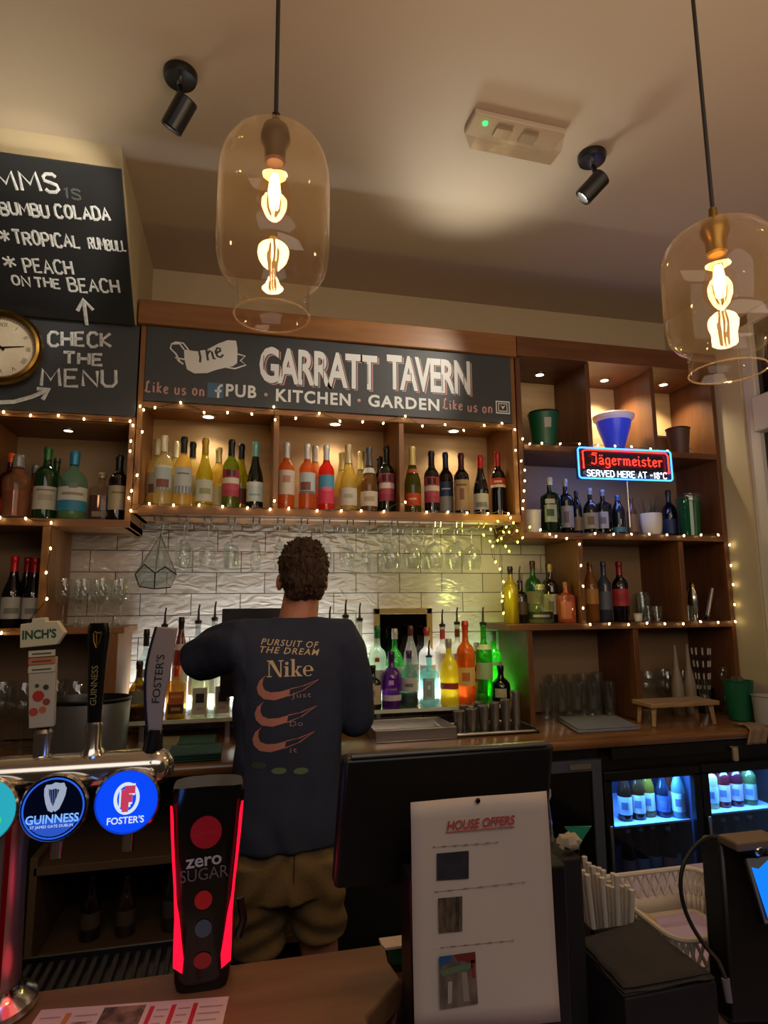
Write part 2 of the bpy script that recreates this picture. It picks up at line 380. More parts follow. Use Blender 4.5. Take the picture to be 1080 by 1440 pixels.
struct(MB().box((-2.2, -1.8, -.05), (3.4, 3.3, 0), m_floor).obj('floor'), 'dark floor behind the bar', 'floor')
struct(MB().box((-2.2, -1.8, ZC), (3.4, 3.3, ZC+.05), M_CEIL).obj('ceiling'), 'pale painted ceiling over the bar', 'ceiling')
struct(MB().box((-2.2, YW, 0), (XR+.1, YW+.1, ZC), M_PLASTER).obj('wall_back'), 'cream wall behind and above the bar shelves', 'wall')
struct(MB().box((-.76, YW-.014, .985), (1.92, YW, 1.955), m_tile).obj('wall_back_tiles'), 'white glazed brick tiles on the wall behind the bar', 'tiled wall')
# sloping chimney-breast face over the left cabinet
b = MB(); A = [(-.468, 2.69, 2.75), (-.468, 2.20, ZC), (-.468, YW, ZC), (-.468, YW, 2.75)]
b.prism(A, (-1.75, 0, 0), M_PLASTER)
struct(b.obj('wall_left'), 'cream sloping wall behind the cocktail blackboard', 'wall')
# right wall with a tall window
b = MB()
WY0, WY1, WZ0, WZ1 = 1.0, 2.53, .96, 3.0
b.box((XR, WY1, 0), (XR+.18, YW, ZC), M_PLASTER); b.box((XR, -.2, 0), (XR+.18, WY1, WZ0), M_PLASTER)
b.box((XR, -.2, WZ1), (XR+.18, WY1, ZC), M_PLASTER); b.box((XR, -.2, WZ0), (XR+.18, WY0, WZ1), M_PLASTER)
struct(b.obj('wall_right'), 'beige wall strip beside the shelves and the window', 'wall')
m_wpaint = mat('window_paint', '#c8c2b8', .45)
m_pane = mat('night_glass', '#05060a', .06, spec=.8)
t1 = PX(1060, 562, XR+.02).z; t0 = PX(1060, 612, XR+.02).z; g0 = PX(1062, 806, XR+.02).z
b = MB(); x0, x1 = XR+.012, XR+.075
b.box((x0, WY1-.075, WZ0), (x1, WY1, WZ1), m_wpaint); b.box((x0, WY0, WZ0), (x1, WY0+.07, WZ1), m_wpaint)
b.box((x0-.03, WY0, t0), (x1, WY1-.075, t1), m_wpaint); b.box((x0, WY0, g0-.014), (x1, WY1-.075, g0+.014), m_wpaint)
b.box((x0, WY0, WZ1-.06), (x1, WY1, WZ1), m_wpaint); b.box((x0, WY0, WZ0), (x1, WY1, WZ0+.08), m_wpaint)
b.box((x0, (WY0+WY1)/2-.02, WZ0), (x1, (WY0+WY1)/2+.02, t0), m_wpaint)
win = struct(b.obj('window_1', bevel=.006), 'white painted sash window, dark with night outside', 'window')
MB().box((XR+.04, WY0+.03, WZ0+.03), (XR+.05, WY1-.03, WZ1-.03), m_pane).obj('pane', win)
struct(MB().box((XR-.06, WY0-.02, WZ0-.04), (XR-.002, 2.405, WZ0-.002), m_wpaint).obj('trim_1', bevel=.006), 'white window sill at the right end of the bar', 'window sill')

# ================================================================== CABINETS
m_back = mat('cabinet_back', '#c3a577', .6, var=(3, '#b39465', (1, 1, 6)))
m_backd = mat('cabinet_back_brown_shaded', '#8c7252', .6)  # brown back, colour deepened to stand for the dim right-hand shelves
m_disc = emitter('downlight_glow', '#fff0d8', 14)
def downlight(parent, p, power, r=.024, col=WARM2, ang=120):
    b = MB(); b.lathe([(r*1.5, 0), (r*1.5, -.004), (r*1.05, -.007), (r, -.002)], p, M_STEEL, 20)
    o = b.obj('downlight', parent)
    MB().lathe([(0, -.0045), (r, -.0045)], p, m_disc, 20).obj('lamp', o, smooth=0)
    l = light('downlight_beam', 'SPOT', (p[0], p[1], p[2]-.012), power, col, None, .02, (p[0], p[1], p[2]-1), radians(ang), .7)
    return o
# ---- wine cabinet (middle)
wc = thing('wine_cabinet', 'oak wall cabinet with three lit bays of wine under the tavern sign', 'cabinet', (.42, YF, 1.925))
XL, XRw = -.450, 1.300
MB().box((XL, YF, 1.926), (XL+.024, YB, 2.85), M_WOOD).obj('side_panel', wc, bevel=.002)
MB().box((XRw-.024, YF, 1.926), (XRw, YB, 2.85), M_WOOD).obj('side_panel', wc, bevel=.002)
for x in (.138, .715): MB().box((x-.012, YF+.002, 1.962), (x+.012, YB, 2.43), M_WOOD).obj('divider', wc, bevel=.002)
MB().box((XL, YF-.012, 1.926), (XRw, YB, 1.962), M_WOODX).obj('shelf_board', wc, bevel=.003)
MB().box((XL+.024, YF+.03, 2.43), (XRw-.024, YB, 2.452), M_WOODX).obj('top_board', wc)
MB().box((XL+.024, YF-.004, 2.386), (XRw-.024, YF+.03, 2.412), M_WOODX).obj('trim_strip', wc, bevel=.002)
MB().box((XL-.012, YF-.03, 2.752), (XRw+.003, YB, 2.862), M_WOODX).obj('cornice', wc, bevel=.004)
MB().box((XL+.02, YB-.012, 1.962), (XRw-.02, YB, 2.43), m_back).obj('back_panel', wc)
for q in ((294, 590), (469, 600), (632, 610)):
    p = PZ(*q, 2.43); downlight(wc, (p.x, min(max(p.y, 2.80), 2.92), 2.43), 5.2)
# ---- left cabinet
lc = thing('spirits_cabinet', 'oak wall cabinet of spirits and red wine left of the wine bays', 'cabinet', (-1.0, YF, 1.44))
LX = -1.55
MB().box((-.478, YF, 1.866), (-.453, YB, 2.335), M_WOOD).obj('side_panel', lc, bevel=.002)
MB().box((LX, YF-.006, 2.312), (-.453, YF+.02, 2.338), M_WOODX).obj('trim_strip', lc, bevel=.002)
MB().box((LX, YF+.02, 2.31), (-.478, YB, 2.33), M_WOODX).obj('top_board', lc)
MB().box((LX, YF-.004, 1.866), (-.453, YB, 1.898), M_WOODX).obj('shelf_board', lc, bevel=.003)
MB().box((-1.03, YF+.004, 1.898), (-1.005, YB, 2.31), M_WOOD).obj('divider', lc, bevel=.002)
MB().box((-.782, YF, 1.46), (-.752, YB, 1.866), M_WOOD).obj('divider', lc, bevel=.002)
MB().box((LX, YF-.004, 1.436), (-.453, YB, 1.462), M_WOODX).obj('shelf_board', lc, bevel=.003)
MB().box((-.522, YF, .985), (-.475, YB, 1.436), M_WOOD).obj('side_panel', lc, bevel=.002)
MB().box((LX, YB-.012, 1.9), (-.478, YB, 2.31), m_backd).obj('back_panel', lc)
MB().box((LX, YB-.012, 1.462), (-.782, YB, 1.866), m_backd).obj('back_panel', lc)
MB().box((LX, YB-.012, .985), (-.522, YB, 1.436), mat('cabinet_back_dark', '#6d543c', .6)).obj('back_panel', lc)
p = PZ(94, 602, 2.31); downlight(lc, (p.x, 2.85, 2.31), .6, .017)
# ---- right cabinet
rc = thing('open_shelf_cabinet', 'tall oak open shelf unit beside the window', 'cabinet', (1.9, YF, .98))
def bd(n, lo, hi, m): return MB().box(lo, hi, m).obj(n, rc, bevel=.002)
bd('side_panel', (1.306, YF, 1.88), (1.332, YB, 2.85), M_WOOD_SHADED); bd('side_panel', (2.442, YF, .985), (2.466, YB, 2.85), M_WOOD_SHADED)
bd('cornice', (1.306, YF-.03, 2.76), (2.466, YB, 2.86), M_WOODX_SHADED)
for z, xa in ((2.316, 1.332), (1.881, 1.306), (1.446, 1.215)): bd('shelf_board', (xa, YF-.004, z-.03), (2.442, YB, z), M_WOODX_SHADED)
for x in (1.705, 2.084): bd('divider', (x-.012, YF+.003, 2.316), (x+.012, YB, 2.76), M_WOOD_SHADED)
for x in (1.612, 2.182): bd('divider', (x-.014, YF+.003, 1.446), (x+.014, YB, 1.851), M_WOOD_SHADED)
bd('side_panel', (1.311, YF, .985), (1.338, YB, 1.416), M_WOOD_SHADED); bd('divider', (1.875, YF+.003, .985), (1.902, YB, 1.416), M_WOOD_SHADED)
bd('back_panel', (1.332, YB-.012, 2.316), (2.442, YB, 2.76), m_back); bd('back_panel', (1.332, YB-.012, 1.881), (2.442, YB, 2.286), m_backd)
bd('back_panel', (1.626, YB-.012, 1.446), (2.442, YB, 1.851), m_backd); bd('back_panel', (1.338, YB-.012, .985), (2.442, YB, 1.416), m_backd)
for q, pw in (((759, 526), .15), ((850, 534), 26), ((933, 540), 14)):
    p = PZ(*q, 2.76); downlight(rc, (p.x, min(max(p.y, 2.8), 2.92), 2.76), pw, .02, (1, .84, .55))

# ================================================================== BOARDS AND LETTERING
# tavern sign
sg = thing('tavern_sign', 'long dark painted pub name sign above the wine bays', 'sign', (.42, YF, 2.41))
MB().box((XL+.026, YF-.012, 2.414), (XRw-.026, YF-.0005, 2.75), M_BOARD2).obj('board', sg, bevel=.001)
fs = Frame((0, YF-.0125, 0), (1, 0, 0), (0, 0, 1))
def sp(x, y): p = PY(x, y, YF-.0125); return p.x, p.z
def on_sign(name, fn, label=None):
    mb = MB(); fn(mb); o = mb.obj(name, sg, smooth=0, fix=False)
    if label: o['label'] = label
m_white = mat('sign_white', '#dfe3e4', .6)
GRV = (371, 500, 520), (397, 500, 530), (425, 502, 534), (455, 505, 536), (490, 515, 538), (517, 512, 540), (558, 517, 545), (578, 525, 548), (604, 524, 550), (622, 527, 550), (638, 527, 552), (652, 528, 553)
for word, xa, xb, yc in (('GARRATT', 364, 530, (516, 521)), ('TAVERN', 545, 662, (523, 532))):
    def f(mb):
        a = sp(xa, yc[0]); c = sp(xb, yc[1]); w = c[0]-a[0]
        v, fcs = text_geo(word, 1, 'CENTER', .028, 0, .92)
        xs = [q[0] for q in v]; ys = [q[1] for q in v]; kx = w/(max(xs)-min(xs)); ky = .172/(max(ys)-min(ys)); my = (max(ys)+min(ys))/2
        cx, cz = (a[0]+c[0])/2, (a[1]+c[1])/2
        for dx, dz, h, m in ((.009, -.007, .0006, M_PINK), (.0045, -.0035, .0009, M_BOARD2), (0, 0, .0014, m_white)):
            mb.add([fs.at(cx+q[0]*kx+dx, cz+(q[1]-my)*ky+dz, h) for q in v], fcs, m)
        for x, y0, y1 in GRV:          # the inline slits of the deco letters
            if xa < x < xb: a = sp(x, y0); c = sp(x, y1); mb.box((a[0]-.0016, YF-.0146, c[1]), (a[0]+.0016, YF-.0142, a[1]), M_BOARD2)
    on_sign('painted_name', f, 'white art deco letters reading '+word)
for word, xa, xb, ya, yb in (('PUB', 317, 360, 550, 552), ('KITCHEN', 388, 493, 558, 562), ('GARDEN', 518, 618, 565, 570)):
    a = sp(xa, ya); c = sp(xb, yb)
    on_sign('painted_word', lambda mb: write(mb, fs, word, (a[0]+c[0])/2, (a[1]+c[1])/2, .078, m_white, offset=.03, spacing=1.15, width=c[0]-a[0]), 'white capitals reading '+word)
for x, y in ((374, 555), (505, 563)):
    on_sign('dot', lambda mb: poly_on(mb, fs, disc_pts(*sp(x, y), .008, 12), M_PINK), 'pale pink dot')
for xa, xb, ya, yb in ((204, 287, 545, 551), (623, 692, 570, 576)):
    a = sp(xa, ya); c = sp(xb, yb)
    on_sign('script_lettering', lambda mb: strokes(mb, fs, 'like us on', a[0], a[1]-.018, c[0], c[1]-.018, .05, .0036, M_PINK, jit=.05, h=.0005), 'pale pink script reading like us on')
def f(mb):
    a = sp(303, 549); s = .034
    poly_on(mb, fs, [(a[0]-s, a[1]-s), (a[0]+s, a[1]-s), (a[0]+s, a[1]+s), (a[0]-s, a[1]+s)], mat('paint_blue', '#4d6f8d', .7))
    for q in ([(.012, -.034), (.012, .012), (.022, .024), (.03, .024)], [(-.002, -.002), (.026, -.002)]):
        mb.tube([fs.at(a[0]+x, a[1]+z, .0012) for x, z in q], .005, m_white, 6, flat=(fs.n, .2))
on_sign('icon', f, 'small blue square icon')
def f(mb):
    a = sp(707, 573)
    for s, r in ((.034, .004), (.022, .003)):
        mb.tube([fs.at(a[0]+x*s, a[1]+z*s*.85, .0008) for x, z in ((-1, -1), (1, -1), (1, 1), (-1, 1))], r, m_white, 6, flat=(fs.n, .2), closed=True)
    poly_on(mb, fs, [(a[0]-.012, a[1]+.01), (a[0], a[1]-.01), (a[0]+.014, a[1]+.012), (a[0], a[1]+.004)], m_white)
on_sign('icon', f, 'small white outlined square icon')
def f(mb):   # ribbon with The
    def pp(l): return [sp(180+x/1.929, 420+y/1.929) for x, y in l]
    rib = [(152, 138), (165, 140), (185, 143), (215, 138), (245, 122), (270, 113), (293, 114), (297, 135), (296, 175), (285, 183), (262, 188), (240, 193), (215, 202), (180, 203), (160, 192), (153, 165)]
    poly_on(mb, fs, pp(rib), m_white)
    for l in ([(152, 138), (140, 122), (118, 123), (115, 135), (130, 150), (140, 170), (150, 178)], [(118, 123), (130, 118), (150, 121), (165, 140)], [(296, 150), (318, 156), (305, 168), (320, 180), (290, 190), (266, 186)], [(153, 165), (128, 160), (140, 172)]):
        mb.tube([fs.at(x, z, .0008) for x, z in pp(l)], .0035, m_white, 6, flat=(fs.n, .2))
on_sign('ribbon', f, 'white painted ribbon holding the word The')
def f(mb):
    a = sp(276, 505); c = sp(317, 495)
    ang = [('T', [[(0, .95), (.7, 1.05)], [(.35, 1.0), (.3, .3), (.2, 0)]], .55), ('h', [[(.05, 0), (.2, 1.05), (.3, 1.1)], [(.1, .35), (.28, .55), (.36, .42), (.34, .02), (.44, 0)]], .5), ('e', [[(.02, .3), (.3, .4), (.3, .52), (.18, .6), (.04, .4), (.06, .1), (.2, 0), (.36, .12)]], .4)]
    p = 0
    ux, uz = c[0]-a[0], c[1]-a[1]; L = sqrt(ux*ux+uz*uz); ux /= L; uz /= L
    for _, st, w in ang:
        for pl in st: mb.tube([fs.at(a[0]+ux*(p+x)*.088-uz*y*.075, a[1]-.02+uz*(p+x)*.088+ux*y*.075, .0012) for x, y in pl], .0048, M_BOARD2, 6, flat=(fs.n, .15))
        p += w
on_sign('script_lettering', f, 'dark script word The on the ribbon')

# lower chalkboard with the clock
lb = thing('menu_chalkboard', 'grey chalkboard panel reading CHECK THE MENU beside the clock', 'chalkboard', (-1.0, YF, 2.338))
MB().box((LX, YF-.01, 2.339), (-.455, YF-.0005, 2.745), M_BOARD2).obj('board', lb, bevel=.001)
fl = Frame((0, YF-.0105, 0), (1, 0, 0), (0, 0, 1))
def lp(x, y): p = PY(x, y, YF-.0105); return p.x, p.z
rnd = random.Random(3)
for w, xa, ya, xb, yb, hpx in (('CHECK', 68, 486, 156, 487, 26), ('THE', 89, 512, 144, 514, 21), ('MENU', 58, 543, 163, 544, 30)):
    mb = MB(); strokes(mb, fl, w, *lp(xa, ya), *lp(xb, yb), hpx*.00235, .0066, M_CHALK, jit=.06, rnd=rnd); mb.obj('chalk_word', lb, smooth=0, fix=False)['label'] = 'chalked word '+w
mb = MB()
for l in ([(-4, 566), (20, 565), (45, 558), (66, 549)], [(52, 547), (69, 547), (60, 562)]): mb.tube([fl.at(*lp(*q), .001) for q in l], .0085, M_CHALK, 6, flat=(fl.n, .25))
mb.obj('chalk_arrow', lb, smooth=0, fix=False)
# upper cocktail blackboard on the sloping wall
n0 = Vector((0, -(ZC-2.75), -(2.69-2.20))).normalized()      # out of the slope, towards the bar
vv = Vector((0, 2.20-2.69, ZC-2.75)).normalized()
cb_ = thing('cocktail_blackboard', 'large black chalkboard listing cocktails on the sloping wall', 'blackboard', (-1.0, 2.69, 2.752))
base = Vector((0, 2.69, 2.75))+n0*.022
fu = Frame(base, (1, 0, 0), vv)
def up(x, y):
    d = Vector(ray(x, y)); t = (base-Vector(CAM)).dot(n0)/d.dot(n0); p = Vector(CAM)+d*t-base
    return p.dot(fu.u), p.dot(fu.v)
tr = up(173, 239)[1]
mb = MB(); mb.prism([fu.at(-1.9, .004), fu.at(-.474, .004), fu.at(-.474, tr), fu.at(-1.9, tr)], -n0*.018, M_BOARD); mb.obj('board', cb_, bevel=.001)
for w, xa, ya, xb, yb, hpx, m, r in (('PIMMS', -40, 266, 84, 270, 24, M_CHALK, .006), ('1S', 91, 278, 114, 282, 14, M_CHALKB, .004), ('BUMBU COLADA', 2, 301, 155, 311, 17, M_CHALK, .0052), ('*', 0, 340, 14, 343, 20, M_CHALK, .0045), ('TROPICAL', 21, 343, 113, 349, 18, M_CHALK, .0052), ('RUMBULL', 126, 350, 186, 354, 15, M_CHALK, .0036), ('*', 6, 376, 24, 377, 18, M_CHALK, .0045), ('PEACH', 36, 383, 103, 386, 18, M_CHALK, .005), ('ON', 18, 401, 43, 403, 13, M_CHALK, .0045), ('THE', 50, 403, 85, 406, 13, M_CHALK, .0045), ('BEACH', 98, 409, 168, 412, 18, M_CHALK, .005)):
    a = up(xa, ya); c = up(xb, yb); s = abs(up(xa, ya-hpx)[1]-a[1])
    if w == 'RUMBULL': c = (min(c[0], -.480), c[1])
    mb = MB(); strokes(mb, fu, w, *a, *c, s, r, m, jit=.07, rnd=rnd); mb.obj('chalk_word', cb_, smooth=0, fix=False)['label'] = 'chalked '+('star' if w == '*' else 'words '+w)
mb = MB()
for l in ([(122, 457), (120, 440), (118, 424)], [(109, 437), (117, 421), (131, 436)]): mb.tube([fu.at(*up(*q), .001) for q in l], .0075, M_CHALK, 6, flat=(fu.n, .25))
mb.obj('chalk_arrow', cb_, smooth=0, fix=False)
# clock
cc = PY(2, 489, YF-.05); R = .158
ck = thing('wall_clock', 'round clock with cream face and aged brass rim on the grey chalkboard', 'clock', (cc.x, YF-.012, cc.z))
CM = Matrix.Rotation(pi/2, 4, 'X')
mb = MB(); mb.lathe([(R*.80, .036), (R*.80, .054), (R*.86, .064), (R*.92, .058), (R*.97, .062), (R, .040), (R*.97, .034), (R*.72, .034), (R*.72, 0), (R*.5, 0)], (cc.x, YF-.012, cc.z), M_BRASS, 48, CM); mb.obj('rim', ck)
mb = MB(); mb.lathe([(0, .038), (R*.81, .038)], (cc.x, YF-.012, cc.z), mat('clock_face', '#d9cfb8', .5, var=(20, '#cfc3a8', (1, 1, 1))), 48, CM); face = mb.obj('dial', ck, smooth=0)
mb = MB(); fc = Frame((cc.x, YF-.0505, cc.z), (1, 0, 0), (0, 0, 1))
rom = ['XII', 'I', 'II', 'III', 'IIII', 'V', 'VI', 'VII', 'VIII', 'IX', 'X', 'XI']
for k in range(12):
    a = pi/2-k*pi/6; v, fcs = text_geo(rom[k], .026); c, s = cos(a-pi/2), sin(a-pi/2)
    mb.add([fc.at(R*.62*cos(a)+x*c-y*s, R*.62*sin(a)+x*s+y*c, .0005) for x, y in v], fcs, mat('clock_ink', '#5a5348', .6))
for k in range(60):
    a = k*pi/30; c, s = cos(a), sin(a)
    poly_on(mb, fc, [(R*.74*c-s*.0008, R*.74*s+c*.0008), (R*.74*c+s*.0008, R*.74*s-c*.0008), (R*.78*c+s*.0008, R*.78*s-c*.0008), (R*.78*c-s*.0008, R*.78*s+c*.0008)], mat('clock_ink'), .0005)
mb.obj('numerals', face, smooth=0, fix=False)
for a, l, w in ((radians(8), .085, .004), (radians(140), .06, .005)):
    mb = MB(); mb.tube([fc.at(-.015*cos(a), -.015*sin(a), .003), fc.at(l*cos(a), l*sin(a), .003)], [w, w*.4], M_BLACK, 6, flat=(fc.n, .3)); mb.obj('hand', ck)
# ================================================================== BOTTLES
STY = {
 'bordeaux': [(0, .012), (.3, .012), (.9, 0), (1, .012), (1, .60), (.94, .645), (.75, .69), (.5, .725), (.40, .76), (.37, .80), (.36, .925), (.42, .935), (.42, .965), (.37, .975), (.37, .985)],
 'burgundy': [(0, .012), (.3, .012), (.9, 0), (1, .012), (1, .42), (.96, .47), (.86, .535), (.70, .60), (.54, .66), (.44, .72), (.38, .79), (.35, .925), (.41, .935), (.41, .965), (.36, .975), (.36, .985)],
 'champagne': [(0, .02), (.3, .02), (.92, 0), (1, .012), (1, .40), (.97, .46), (.88, .53), (.72, .60), (.55, .67), (.44, .74), (.38, .81), (.33, .90), (.38, .91), (.38, .935), (.33, .94), (.42, .955), (.42, .985)],
 'spirit': [(0, .01), (.3, .01), (.92, 0), (1, .015), (1, .60), (.95, .65), (.78, .69), (.48, .72), (.36, .75), (.33, .80), (.33, .93), (.38, .935), (.38, .96), (.34, .97)],
 'round': [(0, .01), (.3, .01), (.92, 0), (1, .02), (1, .50), (.96, .57), (.82, .64), (.58, .69), (.38, .72), (.31, .76), (.30, .93), (.36, .935), (.36, .96), (.32, .97)],
 'tall': [(0, .01), (.3, .01), (.92, 0), (1, .012), (1, .55), (.95, .62), (.8, .69), (.58, .76), (.42, .82), (.36, .87), (.35, .94), (.4, .945), (.4, .965), (.35, .97)],
 'square': [(0, .01), (.3, .01), (.92, 0), (1, .02), (1, .62), (.94, .67), (.62, .71), (.36, .74), (.32, .78), (.32, .93), (.37, .935), (.37, .96), (.33, .97)],
 'squat': [(0, .01), (.3, .01), (.92, 0), (1, .02), (1.0, .42), (.92, .52), (.7, .60), (.42, .66), (.34, .70), (.30, .75), (.30, .92), (.36, .925), (.36, .96), (.32, .97)],
 'beer': [(0, .01), (.3, .01), (.9, 0), (1, .012), (1, .52), (.93, .59), (.7, .68), (.5, .76), (.40, .85), (.37, .95), (.42, .955), (.42, .97), (.38, .985)],
 'cut': [(0, .01), (.3, .01), (.92, 0), (1, .02), (.96, .12), (1, .30), (.96, .42), (1, .56), (.9, .64), (.6, .70), (.40, .73), (.38, .78), (.44, .79), (.44, .81), (.36, .82)],
}
NECK = {'bordeaux': (.77, .40), 'burgundy': (.78, .41), 'champagne': (.72, .47), 'spirit': (.86, .36), 'round': (.86, .34), 'tall': (.87, .39), 'square': (.86, .35), 'squat': (.86, .34), 'beer': (.93, .45), 'cut': (.82, .5)}
SQ = {'square': 5, }
def radius_at(style, z):
    pr = STY[style]
    for (r0, z0), (r1, z1) in zip(pr, pr[1:]):
        if z1 > z0 and z0 <= z <= z1: return r0+(r1-r0)*(z-z0)/(z1-z0)
    return pr[-1][0]
def cap_geo(mb, style, R, H, m, top=1.0, z0=None, grow=1.06):
    z0 = z0 or NECK[style][0]; pts = []
    for i in range(9):
        z = z0+(.985-z0)*i/8; pts.append((max(radius_at(style, min(z, .98)), .33)*grow*R, z*H))
    mb.lathe(pts+[(pts[-1][0]*.9, top*H), (0, top*H)], (0, 0, 0), m, 16)
def pourer(parent, H, R, style, col='#0c0c0c'):
    """free-pour spout standing in the neck"""
    r = radius_at(style, .95)*R; mb = MB()
    mb.lathe([(0, H*.95), (r*.9, H*.95), (r*1.15, H*.97), (r*1.15, H*.99), (.007, H*1.0), (.006, H*1.0+.004), (.0045, H+.022), (0, H+.022)], (0, 0, 0), paint(col, .4), 12)
    mb.tube([(0, 0, H+.015), (0, -.001, H+.045), (.004, -.002, H+.070)], [.0048, .0042, .0036], paint('#141210', .3), 8)
    return mb.obj('pourer', parent)
ALLB = []
def bottle(label, px, ytop, Y, zs, style, R, glass, cap='#101010', rows=(), group=None, cat='bottle', name='wine_bottle', solid=.6, lab=None, patches=(), neck=None,
           capz=None, pour=None, liquid=None, H=None, face=0.0, arc=75, loc=None, top=1.0, capmat=None):
    """rows: [(z0, z1, colour)] label bands as a share of the height; patches: [(z0, z1, a0, a1, colour)] print on the label (degrees round the front)"""
    if loc is None:
        p = PY(px, ytop+40, Y); x = p.x; zt = PY(px, ytop, Y).z; H = H or (zt-zs-(.07 if pour else 0)); loc = (x, Y, zs+.0005)
    t = thing(name, label, cat, loc, group)
    e = SQ.get(style)
    gm = glass if not isinstance(glass, str) else bglass(glass, solid)
    prof = [(r*R, z*H) for r, z in STY[style]]
    mb = MB(); mb.lathe(prof+[(0, prof[-1][1])], (0, 0, 0), gm, 24 if not e else 32, sq=[e if (e and i < 7) else 2 for i in range(len(prof)+1)] if e else None)
    def put(mbx, nm, lb=None, smooth=35):
        o = mbx.obj(nm, None, smooth); o.parent = t
        if lb: o['label'] = lb
        return o
    put(mb, 'body')
    if liquid:
        lc_, hz = liquid; mb = MB(); q = [(r*R*.9, z*H+.004) for r, z in STY[style] if z < hz]
        mb.lathe(q+[(q[-1][0], hz*H), (0, hz*H)], (0, 0, 0), bglass(lc_, .75), 20, sq=[e if e else 2]*(len(q)+2) if e else None); put(mb, 'liquid')
    if cap:
        mb = MB(); cap_geo(mb, style, R, H, capmat or foil(cap), top, capz); put(mb, 'cap')
    if pour: pourer(t, H, R, style, pour).matrix_parent_inverse = Matrix()
    fa = atan2(-loc[1], -loc[0])+radians(face)
    if rows:
        mb = MB()
        for z0, z1, c in rows:
            ps = []
            for i in range(4):
                z = z0+(z1-z0)*i/3; ps.append((radius_at(style, z)*R*1.0+.0008, z*H))
            mb.lathe(ps, (0, 0, 0), paint(c), 16, a0=fa-radians(arc), a1=fa+radians(arc), sq=[e]*4 if e else None)
        for z0, z1, a0, a1, c in patches:
            mb.lathe([(radius_at(style, z)*R+.0014, z*H) for z in (z0, z1)], (0, 0, 0), paint(c), 6, a0=fa+radians(a0), a1=fa+radians(a1), sq=[e]*2 if e else None)
        put(mb, 'label')
    if neck:
        z0, z1, c = neck; mb = MB(); mb.lathe([(radius_at(style, z0+(z1-z0)*i/3)*R*1.03+.0005, (z0+(z1-z0)*i/3)*H) for i in range(4)], (0, 0, 0), paint(c), 16); put(mb, 'neck_label')
    ALLB.append(t); return t
# ---- wine bays: (px, top y, Y)
ZS = 1.962
GW = 'wine bottles in the lit bays'
TXT = '#6b6760'
def wine(label, px, yt, Y, st, glass, cap, rows, patches=(), R=.0372, **k): return bottle(label, px, yt, Y, ZS, st, R, glass, cap, rows, GW, patches=patches, **k)
wine('clear white wine with pale cap at the far left end of the left bay', 211, 618, 2.89, 'bordeaux', '#d9d2a4', '#cfc9a6', [(.22, .52, '#b9c2bd')], [(.24, .36, -50, 20, '#7d5148')], solid=.35)
wine('clear white wine with cream cap and boat picture, front left of left bay', 230, 613, 2.785, 'bordeaux', '#e3dcae', '#d8d4b8', [(.24, .54, '#aebfc4'), (.54, .57, '#d7d9d0')], [(.27, .38, -45, 40, '#7a4d42'), (.24, .27, -70, 70, '#7f93a0')], solid=.35)
wine('pale wine with cream cap half hidden between two label fronts in left bay', 243, 621, 2.90, 'bordeaux', '#dcd59c', '#d2cda9', [(.24, .5, '#c9ccc2')], solid=.35)
wine('golden white wine with black cap and blue mountain label in left bay', 258, 615, 2.79, 'bordeaux', '#e3cf7c', '#15181c', [(.2, .56, '#b7bfc2')], [(.2, .3, -70, 70, '#77869a'), (.46, .48, -40, 40, TXT)], solid=.4)
wine('pale wine with black cap peeping out behind the blue mountain label', 269, 622, 2.895, 'bordeaux', '#dccf92', '#1c1c20', [(.22, .5, '#b8b7ae')], solid=.4)
wine('yellow green sloping bottle with mustard cap and white label in left bay', 288, 617, 2.79, 'burgundy', '#b0a81c', '#b48f22', [(.1, .4, '#c3c3b4')], [(.2, .28, -30, 45, '#8e9a6c')])
wine('short pale gold bottle with cream cap behind the red striped label, left bay', 307, 630, 2.895, 'bordeaux', '#dccb70', '#d9c884', [(.05, .4, '#d2c9aa')], solid=.4)
wine('green wine bottle with red striped label and black cap in left bay', 325, 619, 2.79, 'bordeaux', '#5d6a16', '#131313', [(.18, .27, '#a23648'), (.27, .36, '#b2485a'), (.36, .44, '#d5cabb'), (.44, .56, '#a23a46')], [(.46, .55, -30, 0, '#3a1d22'), (.46, .55, 12, 35, '#3a1d22')])
wine('olive bottle with dark cap half hidden behind the red striped label, left bay', 339, 625, 2.89, 'burgundy', '#96941c', '#17181a', [(.12, .34, '#7b3320')])
wine('dark green bottle with turquoise cap and white label at right of left bay', 359, 622, 2.79, 'burgundy', '#1c2410', '#79c1bb', [(.12, .34, '#bccbcc'), (.34, .40, '#d4d8d2')], [(.2, .23, -40, 40, '#8fa9a8')], solid=.85)
wine('orange rose wine with silver cap at the left of the middle bay', 403, 623, 2.79, 'bordeaux', '#e07c2c', '#b8b9b4', [(.23, .58, '#c8bfae')], [(.4, .5, -28, 28, '#b4796a')], solid=.55)
wine('orange rose wine with boat picture label in the middle bay', 432, 625, 2.785, 'bordeaux', '#d97e38', '#c7c8c2', [(.26, .56, '#b4c1c6')], [(.3, .42, -50, 25, '#7c4a40'), (.26, .29, -60, 60, '#5f7486')], solid=.5)
wine('pale rose bottle with silver cap hidden behind the boat picture label', 443, 628, 2.90, 'bordeaux', '#d4905c', '#c6c6ba', [(.25, .5, '#cfc9bc')], solid=.5)
wine('bright red rose wine with blue and pink label in the middle bay', 459, 627, 2.79, 'bordeaux', '#d8321e', '#c9cccb', [(.12, .34, '#d23a5a'), (.34, .54, '#4a93b4')], [(.3, .36, -30, 40, '#d8657c')], solid=.6)
SPK = 'gold foil'
wine('pale sparkling wine with gold foil half hidden in middle bay, left', 481, 637, 2.90, 'champagne', '#b9b06a', '#c9b878', [(.1, .3, '#c8c2ac')], R=.04, solid=.4)
